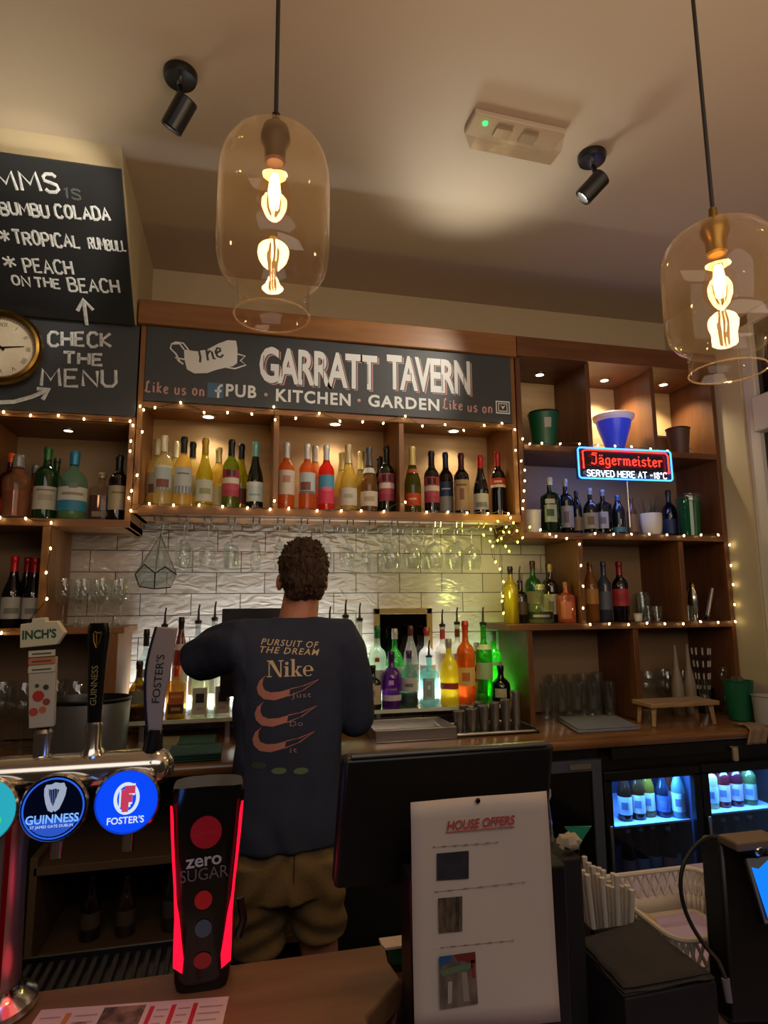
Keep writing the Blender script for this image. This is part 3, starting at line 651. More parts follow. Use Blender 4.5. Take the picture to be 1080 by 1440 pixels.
wine('pale gold sparkling wine with pearl foil at front of middle bay', 490, 626, 2.79, 'champagne', '#cdbf6e', '#cbb98e', [(.1, .35, '#c9c4b6')], [(.2, .26, -30, 30, '#a9a294')], R=.0405, solid=.4)
wine('sparkling bottle with gold foil behind the grey foil bottle, middle bay', 508, 636, 2.90, 'champagne', '#9c9150', '#c2ad6a', [(.1, .3, '#c2bba6')], R=.04, solid=.5)
wine('brownish sparkling rose with dark grey foil and white neck band, middle bay', 519, 630, 2.79, 'champagne', '#7d6236', '#54545a', [(.1, .32, '#cfc4b2')], [(.17, .24, -35, 35, '#b09a80')], R=.0405, neck=(.60, .68, '#c4c0b4'))
wine('dark bottle with black cap hidden at the back of middle bay', 534, 643, 2.90, 'bordeaux', '#191b14', '#191a1e', [(.3, .5, '#575049')], solid=.9)
wine('dark green bottle with red striped label at right end of middle bay', 546, 628, 2.79, 'bordeaux', '#1e2a12', '#14160f', [(.18, .28, '#9c3446'), (.28, .36, '#ad4658'), (.36, .44, '#d2c8ba'), (.44, .58, '#a23a48')], [(.46, .56, -32, -2, '#2e181c'), (.46, .56, 10, 34, '#2e181c')], solid=.85)
wine('green sparkling wine with gold foil and orange label in right bay', 580, 629, 2.79, 'champagne', '#4b4d10', '#cdb572', [(.12, .30, '#c4461c')], [(.2, .23, -25, 25, '#e0b27a')], R=.0405, neck=(.60, .66, '#b0532a'))
wine('dark red wine with red striped label and black cap in right bay', 607, 635, 2.785, 'bordeaux', '#16100c', '#121111', [(.18, .28, '#a5394c'), (.28, .36, '#b24a5c'), (.36, .44, '#d0c6b8'), (.44, .58, '#a43c4a')], [(.46, .56, -32, -2, '#2e181c'), (.46, .56, 10, 34, '#2e181c')], solid=.92)
wine('dark red wine with blue cap and blue and grey label in right bay', 627, 637, 2.885, 'bordeaux', '#15100e', '#26345c', [(.1, .32, '#9a9c9a'), (.32, .54, '#2c3f66')], [(.42, .44, -35, 35, '#c0c4c8')], solid=.92)
wine('dark red wine with maroon cap and tan label in right bay', 649, 638, 2.79, 'bordeaux', '#1a100c', '#4a1a1e', [(.08, .56, '#a78c68')], [(.24, .42, -15, 18, '#7a4a38'), (.46, .49, -40, 40, '#6a5036')], solid=.92)
wine('dark red wine with bright red cap and white label in right bay', 676, 641, 2.79, 'burgundy', '#130e0c', '#b8181c', [(.1, .36, '#b3b2aa')], [(.14, .22, -40, 45, '#7e8078')], solid=.92)
wine('dark red wine with red cap and red tag at right end of right bay', 703, 636, 2.80, 'bordeaux', '#120d10', '#a31c20', [(.44, .48, '#c9bfb0'), (.48, .58, '#a82a20')], [(.51, .54, -30, 30, '#d8a090')], solid=.92)
# ---- left spirits shelf
ZL = 1.898; GS = 'spirit bottles on the left shelf'
def spir(label, px, yt, Y, st, R, glass, cap, rows, patches=(), **k): return bottle(label, px, yt, Y, ZL, st, R, glass, cap, rows, GS, name='spirit_bottle', patches=patches, **k)
spir('orange capped dark bottle cut off by the left edge of the photo', -2, 634, 2.80, 'spirit', .04, '#4a1c10', '#e0601c', [(.12, .3, '#c23c1c')], solid=.7)
spir('cut glass decanter of amber spirit on the left shelf', 30, 643, 2.79, 'cut', .055, '#c39a78', '#8d8f90', [], liquid=('#8a4a1c', .42), solid=.28, capz=.80)
spir('amber bottle half hidden behind the cut glass decanter', 47, 655, 2.92, 'round', .04, '#8a5a24', '#77777a', [(.1, .4, '#b49a5c')])
spir('green whisky bottle with white label on the left shelf', 66, 630, 2.79, 'spirit', .046, '#1e4a22', '#2c6a34', [(.13, .44, '#bcb8ac')], [(.38, .40, -45, 45, '#78746a'), (.25, .33, -35, 35, '#a7a090')], solid=.8, capz=.82)
spir('slim green bottle standing behind the green whisky', 78, 645, 2.92, 'spirit', .04, '#1c3d1e', '#20301e', [(.2, .4, '#60705c')], solid=.8)
spir('clear rounded gin with blue cap and white and blue label', 102, 637, 2.79, 'round', .056, '#7ea097', '#2f84b4', [(.12, .27, '#2a7fa6'), (.27, .46, '#c6c9c2')], [(.44, .52, -16, 16, '#6b7478'), (.34, .38, -45, 45, '#8f8a78')], solid=.3, liquid=('#9aa446', .12), capz=.80)
spir('square bottle of red brown whiskey with cork stopper', 135, 662, 2.79, 'square', .046, '#8a8078', '#a5906c', [(.1, .2, '#8a7a68')], liquid=('#5a1e10', .52), solid=.25, arc=40, capz=.88)
spir('tall dark bottle with cream label at the right end of the left shelf', 167, 642, 2.79, 'bordeaux', .039, '#24140c', '#120e0c', [(.16, .52, '#a59a80')], [(.4, .43, -40, 40, '#776a50')], solid=.85)
# ---- red wines in the low left shelf
GR = 'red wines on the lower left shelf'
for i, (label, px, yt, Y, cap) in enumerate((('dark red wine with black cap cut off by the left photo edge', -4, 783, 2.79, '#17121a'), ('red capped red wine with white label nearest the left on the lower shelf', 21, 782, 2.79, '#c01c24'),
    ('red capped red wine half hidden behind its white labelled neighbour', 37, 784, 2.89, '#a81a22'), ('red capped red wine right against the oak upright on the lower shelf', 50, 785, 2.79, '#a11820'))):
    bottle(label, px, yt, Y, 1.462, 'burgundy', .0385, '#120c10', cap, [(.12, .42, '#a7a6a2')], GR, solid=.92, patches=[(.19, .27, -40, 40, '#75776f')])
# ---- right unit, third shelf (behind the neon)
Z3 = 1.881; G3 = 'bottles on the shelf under the neon sign'
def b3(label, px, yt, Y, st, R, glass, cap, rows, patches=(), **k): return bottle(label, px, yt, Y, Z3, st, R, glass, cap, rows, G3, name='spirit_bottle', patches=patches, **k)
b3('green herbal liqueur bottle with white cap and white shield label', 775, 672, 2.79, 'square', .042, '#12301a', '#b9b9b0', [(.2, .5, '#96a08c')], [(.3, .42, -22, 22, '#2c4a2c'), (.52, .6, -30, 30, '#a8a498')], solid=.85, arc=42)
b3('dark bottle with white cap and pale label beside the green liqueur', 796, 674, 2.80, 'spirit', .036, '#1d1a22', '#9c9aa0', [(.12, .5, '#8a8a96')], [(.2, .4, -20, 20, '#5d5468')], solid=.85)
b3('slim dark miniature bottle with brown label on neon shelf', 813, 690, 2.80, 'tall', .026, '#15141a', '#1c1a1e', [(.1, .4, '#7a6650')], solid=.9)
b3('dark bottle with round cream label under the neon sign', 829, 688, 2.79, 'round', .036, '#10131c', '#7c8694', [(.12, .46, '#8c8680')], [(.2, .38, -26, 26, '#5c4c48')], solid=.9)
b3('dark bottle with square white label under the neon sign', 848, 689, 2.79, 'square', .036, '#141620', '#6d7688', [(.14, .5, '#a4a4a8')], [(.24, .38, -20, 20, '#6a6a72')], solid=.9, arc=40)
b3('dark bottle with blue cap and blue glow under the neon sign', 867, 697, 2.79, 'tall', .034, '#17202c', '#3a5a8c', [(.08, .2, '#3c7a86')], solid=.8)
b3('slim tan bottle beside the white pot on the neon shelf', 891, 700, 2.80, 'tall', .026, '#6d5138', '#4a3826', [(.1, .55, '#7a5f42')], solid=.8)
b3('dark bottle behind the white pot on the neon shelf', 942, 690, 2.9, 'round', .04, '#141a2a', '#20242c', [(.1, .4, '#23304c')], solid=.9)
# ---- right unit, fourth shelf
Z4 = 1.446; G4 = 'liqueur bottles on the lower right shelf'
def b4(label, px, yt, Y, st, R, glass, cap, rows, patches=(), **k): return bottle(label, px, yt, Y, Z4, st, R, glass, cap, rows, G4, name='spirit_bottle', patches=patches, **k)
b4('yellow liqueur bottle with black cap at the left end of the shelf', 721, 797, 2.79, 'spirit', .036, '#a48c1a', '#0f0d0c', [], solid=.7)
b4('dark bottle with black pourer beside the yellow liqueur', 736, 796, 2.80, 'spirit', .035, '#1c1512', None, [(.2, .5, '#3c2a22')], pour='#101010', solid=.9)
b4('clear dome shaped bottle with black label and green stoppered neighbour', 754, 822, 2.78, 'squat', .058, '#9a9a86', '#a49c7c', [(.1, .3, '#15130f')], [(.16, .22, -40, 40, '#8c8678')], solid=.25, capz=.86)
b4('green necked bottle rising behind the clear dome bottle', 751, 789, 2.92, 'spirit', .04, '#2b6a34', '#4a1e18', [(.3, .5, '#8a8462')], solid=.7)
b4('grey brown bottle behind the white label on the lower right shelf', 771, 792, 2.90, 'spirit', .036, '#4c4034', '#2b2a26', [(.1, .5, '#6a5b4c')], solid=.8)
b4('dark bottle with white label and gold cap on the lower right shelf', 787, 793, 2.80, 'spirit', .035, '#20160f', '#927446', [(.14, .48, '#a39a8c')], [(.2, .36, -22, 22, '#5e564c')], solid=.9)
b4('small square bottle of orange pink liqueur with wooden stopper', 801, 819, 2.79, 'square', .036, '#c0603c', '#8c5a38', [(.1, .52, '#bd6a4c')], solid=.8, arc=40)
b4('amber bottle with ribbed sides right of the lit upright', 831, 791, 2.80, 'tall', .036, '#9a6524', '#6d3c1c', [(.3, .55, '#a87432')], solid=.7)
b4('clear blueish bottle between the amber bottle and the red label', 850, 790, 2.82, 'bordeaux', .033, '#4a5262', '#39405a', [(.2, .5, '#52586a')], solid=.6)
b4('dark bottle with red label and red cap on the lower right shelf', 872, 790, 2.79, 'bordeaux', .039, '#170d12', '#77161e', [(.26, .54, '#a2242e')], [(.34, .46, -40, 40, '#8c1a26')], solid=.92)
# ================================================================== FAIRY LIGHTS
m_fairy = emitter('fairy_glow', '#ffe39a', 20); m_fairyg = emitter('fairy_glow_yellow', '#fff04a', 14)
def bulb_mesh(m):
    mb = MB(); mb.lathe([(0, -.0068), (.0022, -.006), (.0040, -.002), (.0040, .001), (.0022, .0045), (0, .0055)], (0, 0, 0), m, 10); return mb.mesh('bulb')
BM = bulb_mesh(m_fairy); BMG = bulb_mesh(m_fairyg)
def fairy(label, paths, Y=2.6765, m=None, wob=.006, free=False):
    """paths: lists of pixel bulb positions; the wire runs through each list"""
    pts = [[PY(x, y, Y-(random.uniform(0, .05) if free else 0)) for x, y in p] for p in paths]
    t = thing('fairy_lights', label, 'string lights', pts[0][0], 'fairy lights on the bar shelves')
    mb = MB()
    for p in pts:
        w = []
        for a, b in zip(p, p[1:]):
            for k in range(4):
                q = a.lerp(b, k/4); w.append(q+Vector((0, .006, (random.uniform(-wob, wob) if k else 0)+.004)))
        w.append(p[-1]+Vector((0, .006, .004))); mb.tube(w, .0014, M_WIRE, 4)
    mb.obj('wire', t)
    for p in pts:
        for q in p:
            o = bpy.data.objects.new('bulb', m or BM); COL.objects.link(o); o.parent = t; o.location = q-t.location
            o.rotation_euler = (random.uniform(-.5, .5), random.uniform(-.5, .5), 0)
    return t
fairy('fairy lights along the bottom edge of the tavern sign', [[(197, 571), (202, 576), (218, 573), (254, 566), (287, 580), (320, 580), (354, 582), (385, 572), (387, 590), (416, 588), (449, 581), (478, 592), (510, 593), (539, 595), (570, 585), (594, 599), (626, 597), (652, 605), (681, 598), (706, 595), (724, 604)]])
fairy('fairy lights along the shelf edge below the lit wine bays', [[(184, 718), (210, 708), (244, 710), (280, 710), (313, 712), (348, 714), (380, 716), (386, 704), (406, 715), (446, 718), (480, 718), (508, 718), (540, 719), (570, 706), (600, 720), (630, 720), (657, 721), (686, 722), (715, 722)]])
fairy('fairy lights on the oak trim over the left spirits shelf', [[(5, 579), (43, 584), (82, 584), (118, 589), (155, 590), (183, 592), (187, 598), (200, 607), (184, 620), (183, 634), (193, 668), (185, 690), (181, 700)]])
fairy('fairy lights along the left shelf and down the oak upright', [[(0, 728), (36, 729), (72, 735), (71, 771), (65, 805), (66, 842), (31, 888), (2, 890)]])
fairy('fairy lights running down between the wine bays and the right shelves', [[(735, 617), (725, 633), (733, 648), (738, 661), (738, 676), (737, 690), (736, 704), (735, 715)]])
fairy('fairy lights along the shelf edge above the neon sign', [[(745, 624), (762, 623), (788, 624), (815, 624), (841, 626), (865, 627), (888, 628), (915, 631), (939, 634)]])
fairy('fairy lights along the shelf edge below the neon sign bottles', [[(760, 745), (773, 751), (782, 754), (797, 757), (837, 750), (863, 751), (888, 751), (913, 751), (938, 752), (962, 753), (986, 752), (1010, 752), (1026, 766), (1028, 795), (1031, 822), (1033, 850), (1034, 874)]])
fairy('fairy lights down the upright and along the lowest right shelf', [[(815, 765), (817, 795), (820, 824), (820, 855), (830, 878), (857, 877), (884, 878), (910, 876), (935, 877), (961, 877), (985, 874), (1010, 875)]])
fairy('bunched tangle of yellow fairy lights at the corner below the wine shelf', [[(718, 728), (700, 733), (712, 741), (727, 746), (705, 757), (693, 768), (697, 790), (689, 761), (716, 748), (735, 756), (745, 741), (722, 735), (708, 748), (690, 744), (700, 760), (680, 752), (728, 762), (711, 768), (716, 775)], [(705, 757), (703, 800), (708, 818), (706, 845), (708, 862), (707, 838)]], Y=2.672, m=BMG, wob=.03, free=True)
tg = PY(706, 752, 2.60); light('fairy_tangle_glow', 'POINT', tg, 1.6, (1, .9, .22), size=.06)
tg = PY(704, 835, 2.66); light('fairy_tail_glow', 'POINT', tg, 1.3, (.85, .95, .2), size=.03)

# ================================================================== GLASS RACK AND HANGING GLASSES
rk = thing('glass_rack', 'wire stemware rack fixed under the wine shelf', 'glass rack', (.42, 2.85, 1.926))
mb = MB(); mb.box((-.42, 2.74, 1.918), (1.27, 2.752, 1.926), M_STEEL); mb.box((-.42, 2.97, 1.918), (1.27, 2.982, 1.926), M_STEEL); mb.obj('bracket', rk)
rpx = [223, 258, 293, 326, 361, 395, 428, 459, 492, 523, 554, 584, 614, 644, 675]
for x in rpx:
    X = PY(x, 728, 2.72).x; mb = MB()
    for d in (-.0135, .0135): mb.tube([(X+d, 2.705, 1.922), (X+d, 2.71, 1.900), (X+d, 3.0, 1.900), (X+d, 3.0, 1.922)], .0028, M_CHROME, 6)
    mb.obj('rail', rk)
WG = [(.034, 0), (.034, .002), (.022, .004), (.006, .012), (.0035, .03), (.0035, .085), (.006, .092), (.018, .098), (.030, .112), (.036, .135), (.0365, .155), (.034, .18), (.031, .2)]
CH = [(.034, 0), (.034, .002), (.02, .005), (.005, .013), (.0035, .03), (.0035, .07), (.008, .085), (.018, .105), (.0235, .135), (.024, .165), (.0215, .205), (.02, .215)]
BG = [(.038, 0), (.038, .002), (.022, .004), (.006, .012), (.004, .03), (.004, .08), (.01, .088), (.028, .097), (.042, .118), (.047, .145), (.044, .175), (.036, .205)]
def stem_glass(label, cat, loc, prof, up=True, group=None, name='wine_glass', k=1.0):
    pr = [(r*k, (z if up else -z)*k) for r, z in prof]
    ib = next(i for i, (r, z) in enumerate(prof) if z > .06 and r > .005)
    t = thing(name, label, cat, loc, group)
    MB().lathe(pr[ib:], (0, 0, 0), M_GLASSD, 20).obj('bowl', None).parent = t
    MB().lathe([(0, pr[0][1])]+pr[:ib+1], (0, 0, 0), M_GLASSD, 16).obj('stem', None).parent = t
    return t
hang = [(243, 2.86, CH), (274, 2.78, WG), (308, 2.78, WG), (342, 2.78, WG), (374, 2.78, CH), (409, 2.80, CH), (443, 2.82, CH), (472, 2.80, WG), (504, 2.80, WG), (536, 2.86, CH), (567, 2.78, BG), (596, 2.78, BG), (625, 2.78, BG), (655, 2.78, BG), (683, 2.84, BG)]
for i, (x, Y, pf) in enumerate(hang):
    kind = 'slim flute' if pf is CH else 'round balloon glass' if pf is BG else 'wine glass'
    rest = PY(rpx[i], 728, 2.72)
    stem_glass('upside-down %s hanging from the rack, %s from the left' % (kind, ordn(i)), 'glass', (rest.x, Y, 1.9120), pf, False, 'glasses hanging from the rack')
for i, (x, Y) in enumerate(((258, 2.93), (326, 2.93), (459, 2.94), (554, 2.94), (614, 2.94))):
    rest = PY(x, 728, 2.72)
    stem_glass('wine glass in the back row of the hanging rack, %s of five from the left' % ordn(i), 'glass', (rest.x, Y, 1.9120), WG, False, 'glasses hanging in the back row')
for i, (x, Y) in enumerate(((94, 2.80), (121, 2.80), (147, 2.80), (173, 2.80), (108, 2.93), (136, 2.93), (162, 2.93))):
    p = PY(x, 850, Y)
    stem_glass(('wine glass standing in the front row left of the tiles, %s of four' if i < 4 else 'wine glass standing in the row behind, left of the tiles, %s of three') % ordn(i if i < 4 else i-4), 'glass', (p.x, Y, 1.4625), WG, True, 'stemmed glasses on the open oak shelf', k=.98)
# geometric glass terrarium hanging on the tiles
gp = PY(219, 800, 2.585)
gt = thing('geometric_lantern', 'teardrop shaped geometric glass lantern with dark metal edges hanging before the tiles', 'lantern', (gp.x, 2.585, 1.62))
def gpt(x, y, dy): return PY(x, y, 2.585+dy)
top = gpt(226, 752, 0); ring = [gpt(190, 808, -.03), gpt(203, 794, -.085), gpt(218, 806, -.10), gpt(232, 797, -.085), gpt(248, 808, -.03), gpt(246, 800, .05), gpt(219, 797, .09), gpt(195, 800, .05)]
low = [gpt(196, 825, -.05), gpt(217, 828, -.085), gpt(240, 826, -.05), gpt(234, 818, .04), gpt(202, 818, .04)]
mb = MB(); V = [top]+ring+low
tri = [(0, i+1, (i+1) % 8+1) for i in range(8)]+[(1, 2, 3, 10, 9), (3, 4, 5, 11, 10), (5, 6, 12, 11), (6, 7, 12), (7, 8, 13, 12), (8, 1, 9, 13), (9, 10, 11, 12, 13)]
mb.add(V, tri, thin_glass('lantern_glass', '#e6ecec', .12, .06, .8, .10, '#e8f0f0')); mb.obj('panes', gt, smooth=0)
mb = MB()
for a, b in [(0, i+1) for i in (0, 2, 4, 6)]+[(i+1, (i+1) % 8+1) for i in range(8)]+[(1, 9), (9, 10), (10, 11), (11, 5), (3, 10), (11, 12), (12, 13), (13, 9)]: mb.tube([V[a], V[b]], .0010 if (a == 0 or min(a, b) in (5, 6, 7) or max(a, b) in (12, 13)) else .0024, mat('lantern_frame', '#2c2c2c', .4, .6), 6)
mb.tube([top, Vector((top.x, 2.6865, 1.935))], .001, M_WIRE, 4)
mb.obj('frame', gt)

# ================================================================== OBJECTS ON THE RIGHT SHELVES
def vessel(name, label, cat, loc, prof, m, group=None, part='body', inner=None, seg=28, lb=None):
    t = thing(name, label, cat, loc, group); MB().lathe(prof, (0, 0, 0), m, seg).obj(part, None).parent = t
    return t
def bucket_prof(r0, r1, h, w=.004): return [(0, 0), (r0-.004, 0), (r0, .004), (r1, h-.004), (r1+.004, h), (r1-w, h), (r0-w, .008), (0, .008)]
Z2 = 2.316
p = PY(764, 590, 2.82)
t = vessel('ice_bucket', 'tall dark green ice bucket on the top right shelf', 'ice bucket', (p.x, 2.82, Z2), bucket_prof(.056, .077, .195), mat('green_plastic', '#175a3a', .35))
mb = MB(); mb.tube([(.078*cos(a), .078*sin(a), .199) for a in [pi+k*pi/10 for k in range(11)]], .004, M_BLACK, 6); o = mb.obj('handle', None); o.parent = t
MB().lathe([(.0695, .11), (.0750, .16)], (0, 0, 0), paint('#a9a59a'), 8, a0=-2.0, a1=-1.5).obj('label', None).parent = t
p = PY(864, 590, 2.80)
t = thing('goblet_bucket', 'wide white rimmed wine bucket glowing blue on the top right shelf', 'wine bucket', (p.x, 2.81, Z2))
MB().lathe([(0, 0), (.042, 0), (.044, .01), (.05, .04), (.066, .09), (.084, .145), (.092, .185), (.088, .185), (.062, .09), (.04, .03), (0, .02)], (0, 0, 0), mat('frosted_blue', '#2f49c0', .3, emit='#2438d8', es=.25), 32).obj('bowl', None).parent = t
MB().lathe([(.090, .176), (.104, .188), (.108, .206), (.101, .212), (.084, .186)], (0, 0, 0), mat('white_rim', '#efece6', .35), 32).obj('rim', None).parent = t
p = PY(936, 600, 2.90)
t = thing('storage_box', 'small brown box with pale lid edge behind the pot on the top right shelf', 'box', (p.x, 2.93, Z2))
MB().box((-.07, -.05, 0), (.07, .05, .13), mat('tan_card', '#8a6a58', .6)).obj('body', t).matrix_parent_inverse = Matrix()
MB().box((-.074, -.054, .13), (.074, .054, .142), mat('pale_card', '#c9b7a4', .6)).obj('lid', t, bevel=.002).matrix_parent_inverse = Matrix()
p = PY(962, 600, 2.78)
t = vessel('pot', 'dark brown tapered pot at the right of the top shelf', 'pot', (p.x, 2.78, Z2), bucket_prof(.045, .06, .145), mat('brown_leather', '#4d3026', .5, bump=(60, .15, (1, 1, 1))))
MB().tube([(.06*cos(a), .06*sin(a), .144) for a in [k*pi/12 for k in range(24)]], .0035, M_BLACK, 6, closed=True).obj('rim', None).parent = t
p = PY(990, 628, 2.80)
t = thing('wire_cork_puller', 'small grey curved wire tool lying at the right end of the top shelf', 'bar tool', (2.375, 2.80, Z2))
mb = MB(); mb.tube([(-.035, 0, .006), (-.03, 0, .04), (-.015, 0, .062), (0, 0, .05), (.03, .01, .035), (.05, .02, .01)], .0045, M_STEEL, 8); mb.obj('handle', t).matrix_parent_inverse = Matrix()
mb = MB(); mb.lathe([(0, 0), (.02, 0), (.022, .015), (.012, .03), (0, .034)], (-.035, 0, 0), M_STEEL, 14); mb.obj('foot', t).matrix_parent_inverse = Matrix()
# third shelf vessels
p = PY(752, 730, 2.79)
vessel('plant_pot', 'small white pot lit yellow by the fairy lights on the neon shelf', 'pot', (p.x, 2.79, Z3), bucket_prof(.04, .047, .118), mat('white_ceramic', '#d5d0c4', .4))
p = PY(915, 735, 2.78)
t = vessel('plant_pot', 'white rounded pot in the middle of the neon shelf', 'pot', (p.x, 2.785, Z3), [(0, 0), (.04, 0), (.05, .02), (.056, .07), (.056, .118), (.051, .118), (.048, .04), (0, .02)], mat('white_ceramic'))
mb = MB()
for k in range(22):
    a = random.uniform(0, 2*pi); l = random.uniform(.05, .1); q = random.uniform(.01, .05)
    mb.tube([(.02*cos(a), .02*sin(a), .06), (.03*cos(a), .03*sin(a), .11), ((.02+q)*cos(a), (.02+q)*sin(a), .10+l)], [.003, .003, .0008], mat('dark_leaf', '#1d2c22', .6), 5, flat=((cos(a), sin(a), .2), .3))
mb.obj('foliage', None).parent = t
p = PY(970, 715, 2.78)
t = vessel('ice_bucket', 'green ribbed glass bucket at the right of the neon shelf', 'ice bucket', (p.x, 2.785, Z3), bucket_prof(.05, .06, .205), bglass('#1a6a40', .75))
MB().lathe([(.062, .18), (.066, .20), (.066, .226), (.058, .226)], (0, 0, 0), M_GLASS, 24).obj('rim', None).parent = t
# fourth shelf: cup, row of tumblers, bar tools
p = PY(897, 866, 2.76)
vessel('egg_cup', 'tiny white cup at the foot of the red label bottle', 'cup', (p.x, 2.76, Z4), bucket_prof(.018, .022, .042), mat('white_ceramic'))
def tumbler(label, loc, r0, r1, h, group, name='tumbler', cat='glass'):
    t = thing(name, label, cat, loc, group)
    MB().lathe([(0, 0), (r0, 0), (r1, h), (r1-.002, h), (r0-.002, .008), (0, .008)], (0, 0, 0), M_GLASSD, 18).obj('body', None).parent = t
    return t
for i, x in enumerate((913, 925, 937, 949, 961-9+6)):
    p = PY(x, 862, 2.78 if i % 2 else 2.84); tumbler('small clear shot glass on the lower right shelf, %s of five from the left' % ordn(i), (p.x, p.y, Z4), .018, .023, .075, 'shot glasses on the lower right shelf', 'shot_glass')
for i, (x, Y, h) in enumerate(((905, 2.93, .13), (925, 2.95, .15), (946, 2.94, .14))):
    p = PY(x, 840, Y); tumbler('dim clear tumbler behind the shot glasses, %s of three' % ordn(i), (p.x, p.y, Z4), .028, .034, h, 'tumblers behind the shot glasses')
p = PY(973, 815, 2.80)
t = thing('bar_spoon', 'thin brass bar spoon leaning by the oak upright', 'bar tool', (p.x, 2.80, Z4))
mb = MB(); mb.tube([(0, -.02, .005), (-.012, .05, .30)], .004, M_BRASS, 8); mb.obj('shaft', t).matrix_parent_inverse = Matrix()
mb = MB(); mb.lathe([(0, -.004), (.008, -.002), (.01, .004), (0, .008)], (-.012, .05, .30), M_BRASS, 10); mb.obj('knob', t).matrix_parent_inverse = Matrix()
p = PY(990, 840, 2.80)
t = thing('cocktail_shaker', 'slim silver cocktail shaker in the right hand cubby', 'cocktail shaker', (p.x, 2.80, Z4))
MB().lathe([(0, 0), (.026, 0), (.032, .10), (.031, .125)], (0, 0, 0), M_CHROME, 20).obj('body', None).parent = t
MB().lathe([(.032, .125), (.027, .15), (.018, .165), (.018, .17)], (0, 0, 0), M_CHROME, 20).obj('shoulder', None).parent = t
MB().lathe([(.019, .17), (.019, .19), (.012, .20), (0, .202)], (0, 0, 0), M_BRASS, 20).obj('cap', None).parent = t
p = PY(1004, 862, 2.80)
t = thing('muddler', 'slanted pale metal muddler leaning right of the shaker', 'bar tool', (p.x, 2.78, Z4))
mb = MB(); mb.tube([(-.01, 0, .004), (.055, .02, .165)], [.009, .011], mat('pale_metal', '#b4b2b0', .35, .8), 12); mb.obj('shaft', t).matrix_parent_inverse = Matrix()
mb = MB(); mb.tube([(-.02, -.003, .0095), (-.01, 0, .022)], .012, M_BLACK, 12); mb.obj('foot', t).matrix_parent_inverse = Matrix()
# ================================================================== NEON SIGN
ny = 2.642
c4 = [PY(814, 628, ny), PY(946, 634, ny), PY(946, 680, ny), PY(814, 673, ny)]
nc = sum(c4, Vector())/4
ns = thing('neon_sign', 'red, white and blue neon brand sign hanging on the right shelves', 'neon sign', nc)
u = (c4[1]-c4[0]); fn = Frame(c4[3]+Vector((0, 0, 0)), u, Vector((0, 0, 1)))
wN, hN = (c4[1]-c4[0]).length, (c4[0]-c4[3]).length
m_red, m_wh, m_bl = emitter('neon_red', '#ff2a1c', 5), emitter('neon_white', '#cfe4ff', 6), emitter('neon_blue', '#3a86ff', 4)
MB().prism([fn.at(0, 0, -.012), fn.at(wN, 0, -.012), fn.at(wN, hN, -.012), fn.at(0, hN, -.012)], -fn.n*.008, mat('neon_backing', '#12141c', .25)).obj('backing', ns)
def rrect(x0, y0, x1, y1, r, n=5):
    q = []
    for cx, cy_, a in ((x1-r, y1-r, 0), (x0+r, y1-r, pi/2), (x0+r, y0+r, pi), (x1-r, y0+r, 1.5*pi)):
        q += [(cx+r*cos(a+k*pi/2/n), cy_+r*sin(a+k*pi/2/n)) for k in range(n+1)]
    return q
mb = MB(); mb.tube([fn.at(x, y, 0) for x, y in rrect(.004, .004, wN-.004, hN-.004, .015)], .0042, m_bl, 8, closed=True); mb.obj('blue_tube', ns)
mb = MB(); mb.tube([fn.at(x, y, .002) for x, y in ((.03, .052), (.028, hN-.022), (.05, hN-.014), (wN-.035, hN-.016), (wN-.022, hN-.03), (wN-.022, .040), (wN-.05, .045))], .0036, m_red, 8); mb.obj('red_tube', ns)
mb = MB(); strokes(mb, fn, 'jagermeister', .07, .075, wN-.06, .072, .055, .0028, m_red, flat=1, h=.004, gap=.12); mb.obj('neon_lettering', ns)['label'] = 'red neon word in black letter script'
mb = MB(); strokes(mb, fn, 'SERVED HERE AT -18°C', .045, .014, wN-.04, .012, .030, .0020, m_wh, flat=1, h=.004, gap=.22); mb.obj('neon_lettering', ns)['label'] = 'white neon line of small capitals'
mb = MB()
for x in (.06, wN-.06): mb.tube([fn.at(x, hN-.004, -.016), fn.at(x, hN+.012, -.02), Vector((fn.at(x, 0).x, YF-.0068, Z2-.015))], .002, M_STEEL, 6)
mb.obj('hanger', ns)
mb = MB(); mb.tube([PY(882, 680, ny+.02), PY(882, 655, ny+.02)], .0035, M_STEEL, 6)
q = PY(882, 680, ny+.02); mb.tube([q, (q.x, q.y, Z3+.03)], .0035, M_STEEL, 6); mb.obj('stay', ns)
light('neon_glow', 'AREA', nc+Vector((0, .05, 0)), 1.0, (.25, .35, 1), size=.4, size_y=.1, target=nc+Vector((0, .35, -.25)))
light('neon_up', 'AREA', nc+Vector((0, -.06, .0)), .7, (.16, .22, 1), size=.4, size_y=.1, target=nc+Vector((.1, -.1, 1.0)))
# ================================================================== BACK COUNTER
ZK = .98
ct = thing('back_counter', 'long polished wooden counter with rounded front edge under the tiles', 'counter', (.4, 2.75, .94))
mb = MB(); pr = [(2.44, .935), (2.425, .94), (2.417, .952), (2.417, .964), (2.425, .976), (2.44, ZK), (YW-.016, ZK), (YW-.016, .935)]
mb.prism([(-1.7, y, z) for y, z in pr], (XR+1.7-.003, 0, 0), M_CTR); mb.obj('worktop', ct)
mb = MB(); m_dark = mat('carcass_dark', '#120d0b', .6)
mb.box((-1.7, 2.98, .06), (XR-.003, 3.0, .935), m_dark); mb.obj('back_board', ct)
MB().box((-1.7, 2.55, 0.001), (XR-.003, 2.98, .06), m_dark).obj('plinth', ct)
MB().box((.36, 2.48, .06), (.385, 2.98, .935), m_dark).obj('side_panel', ct)
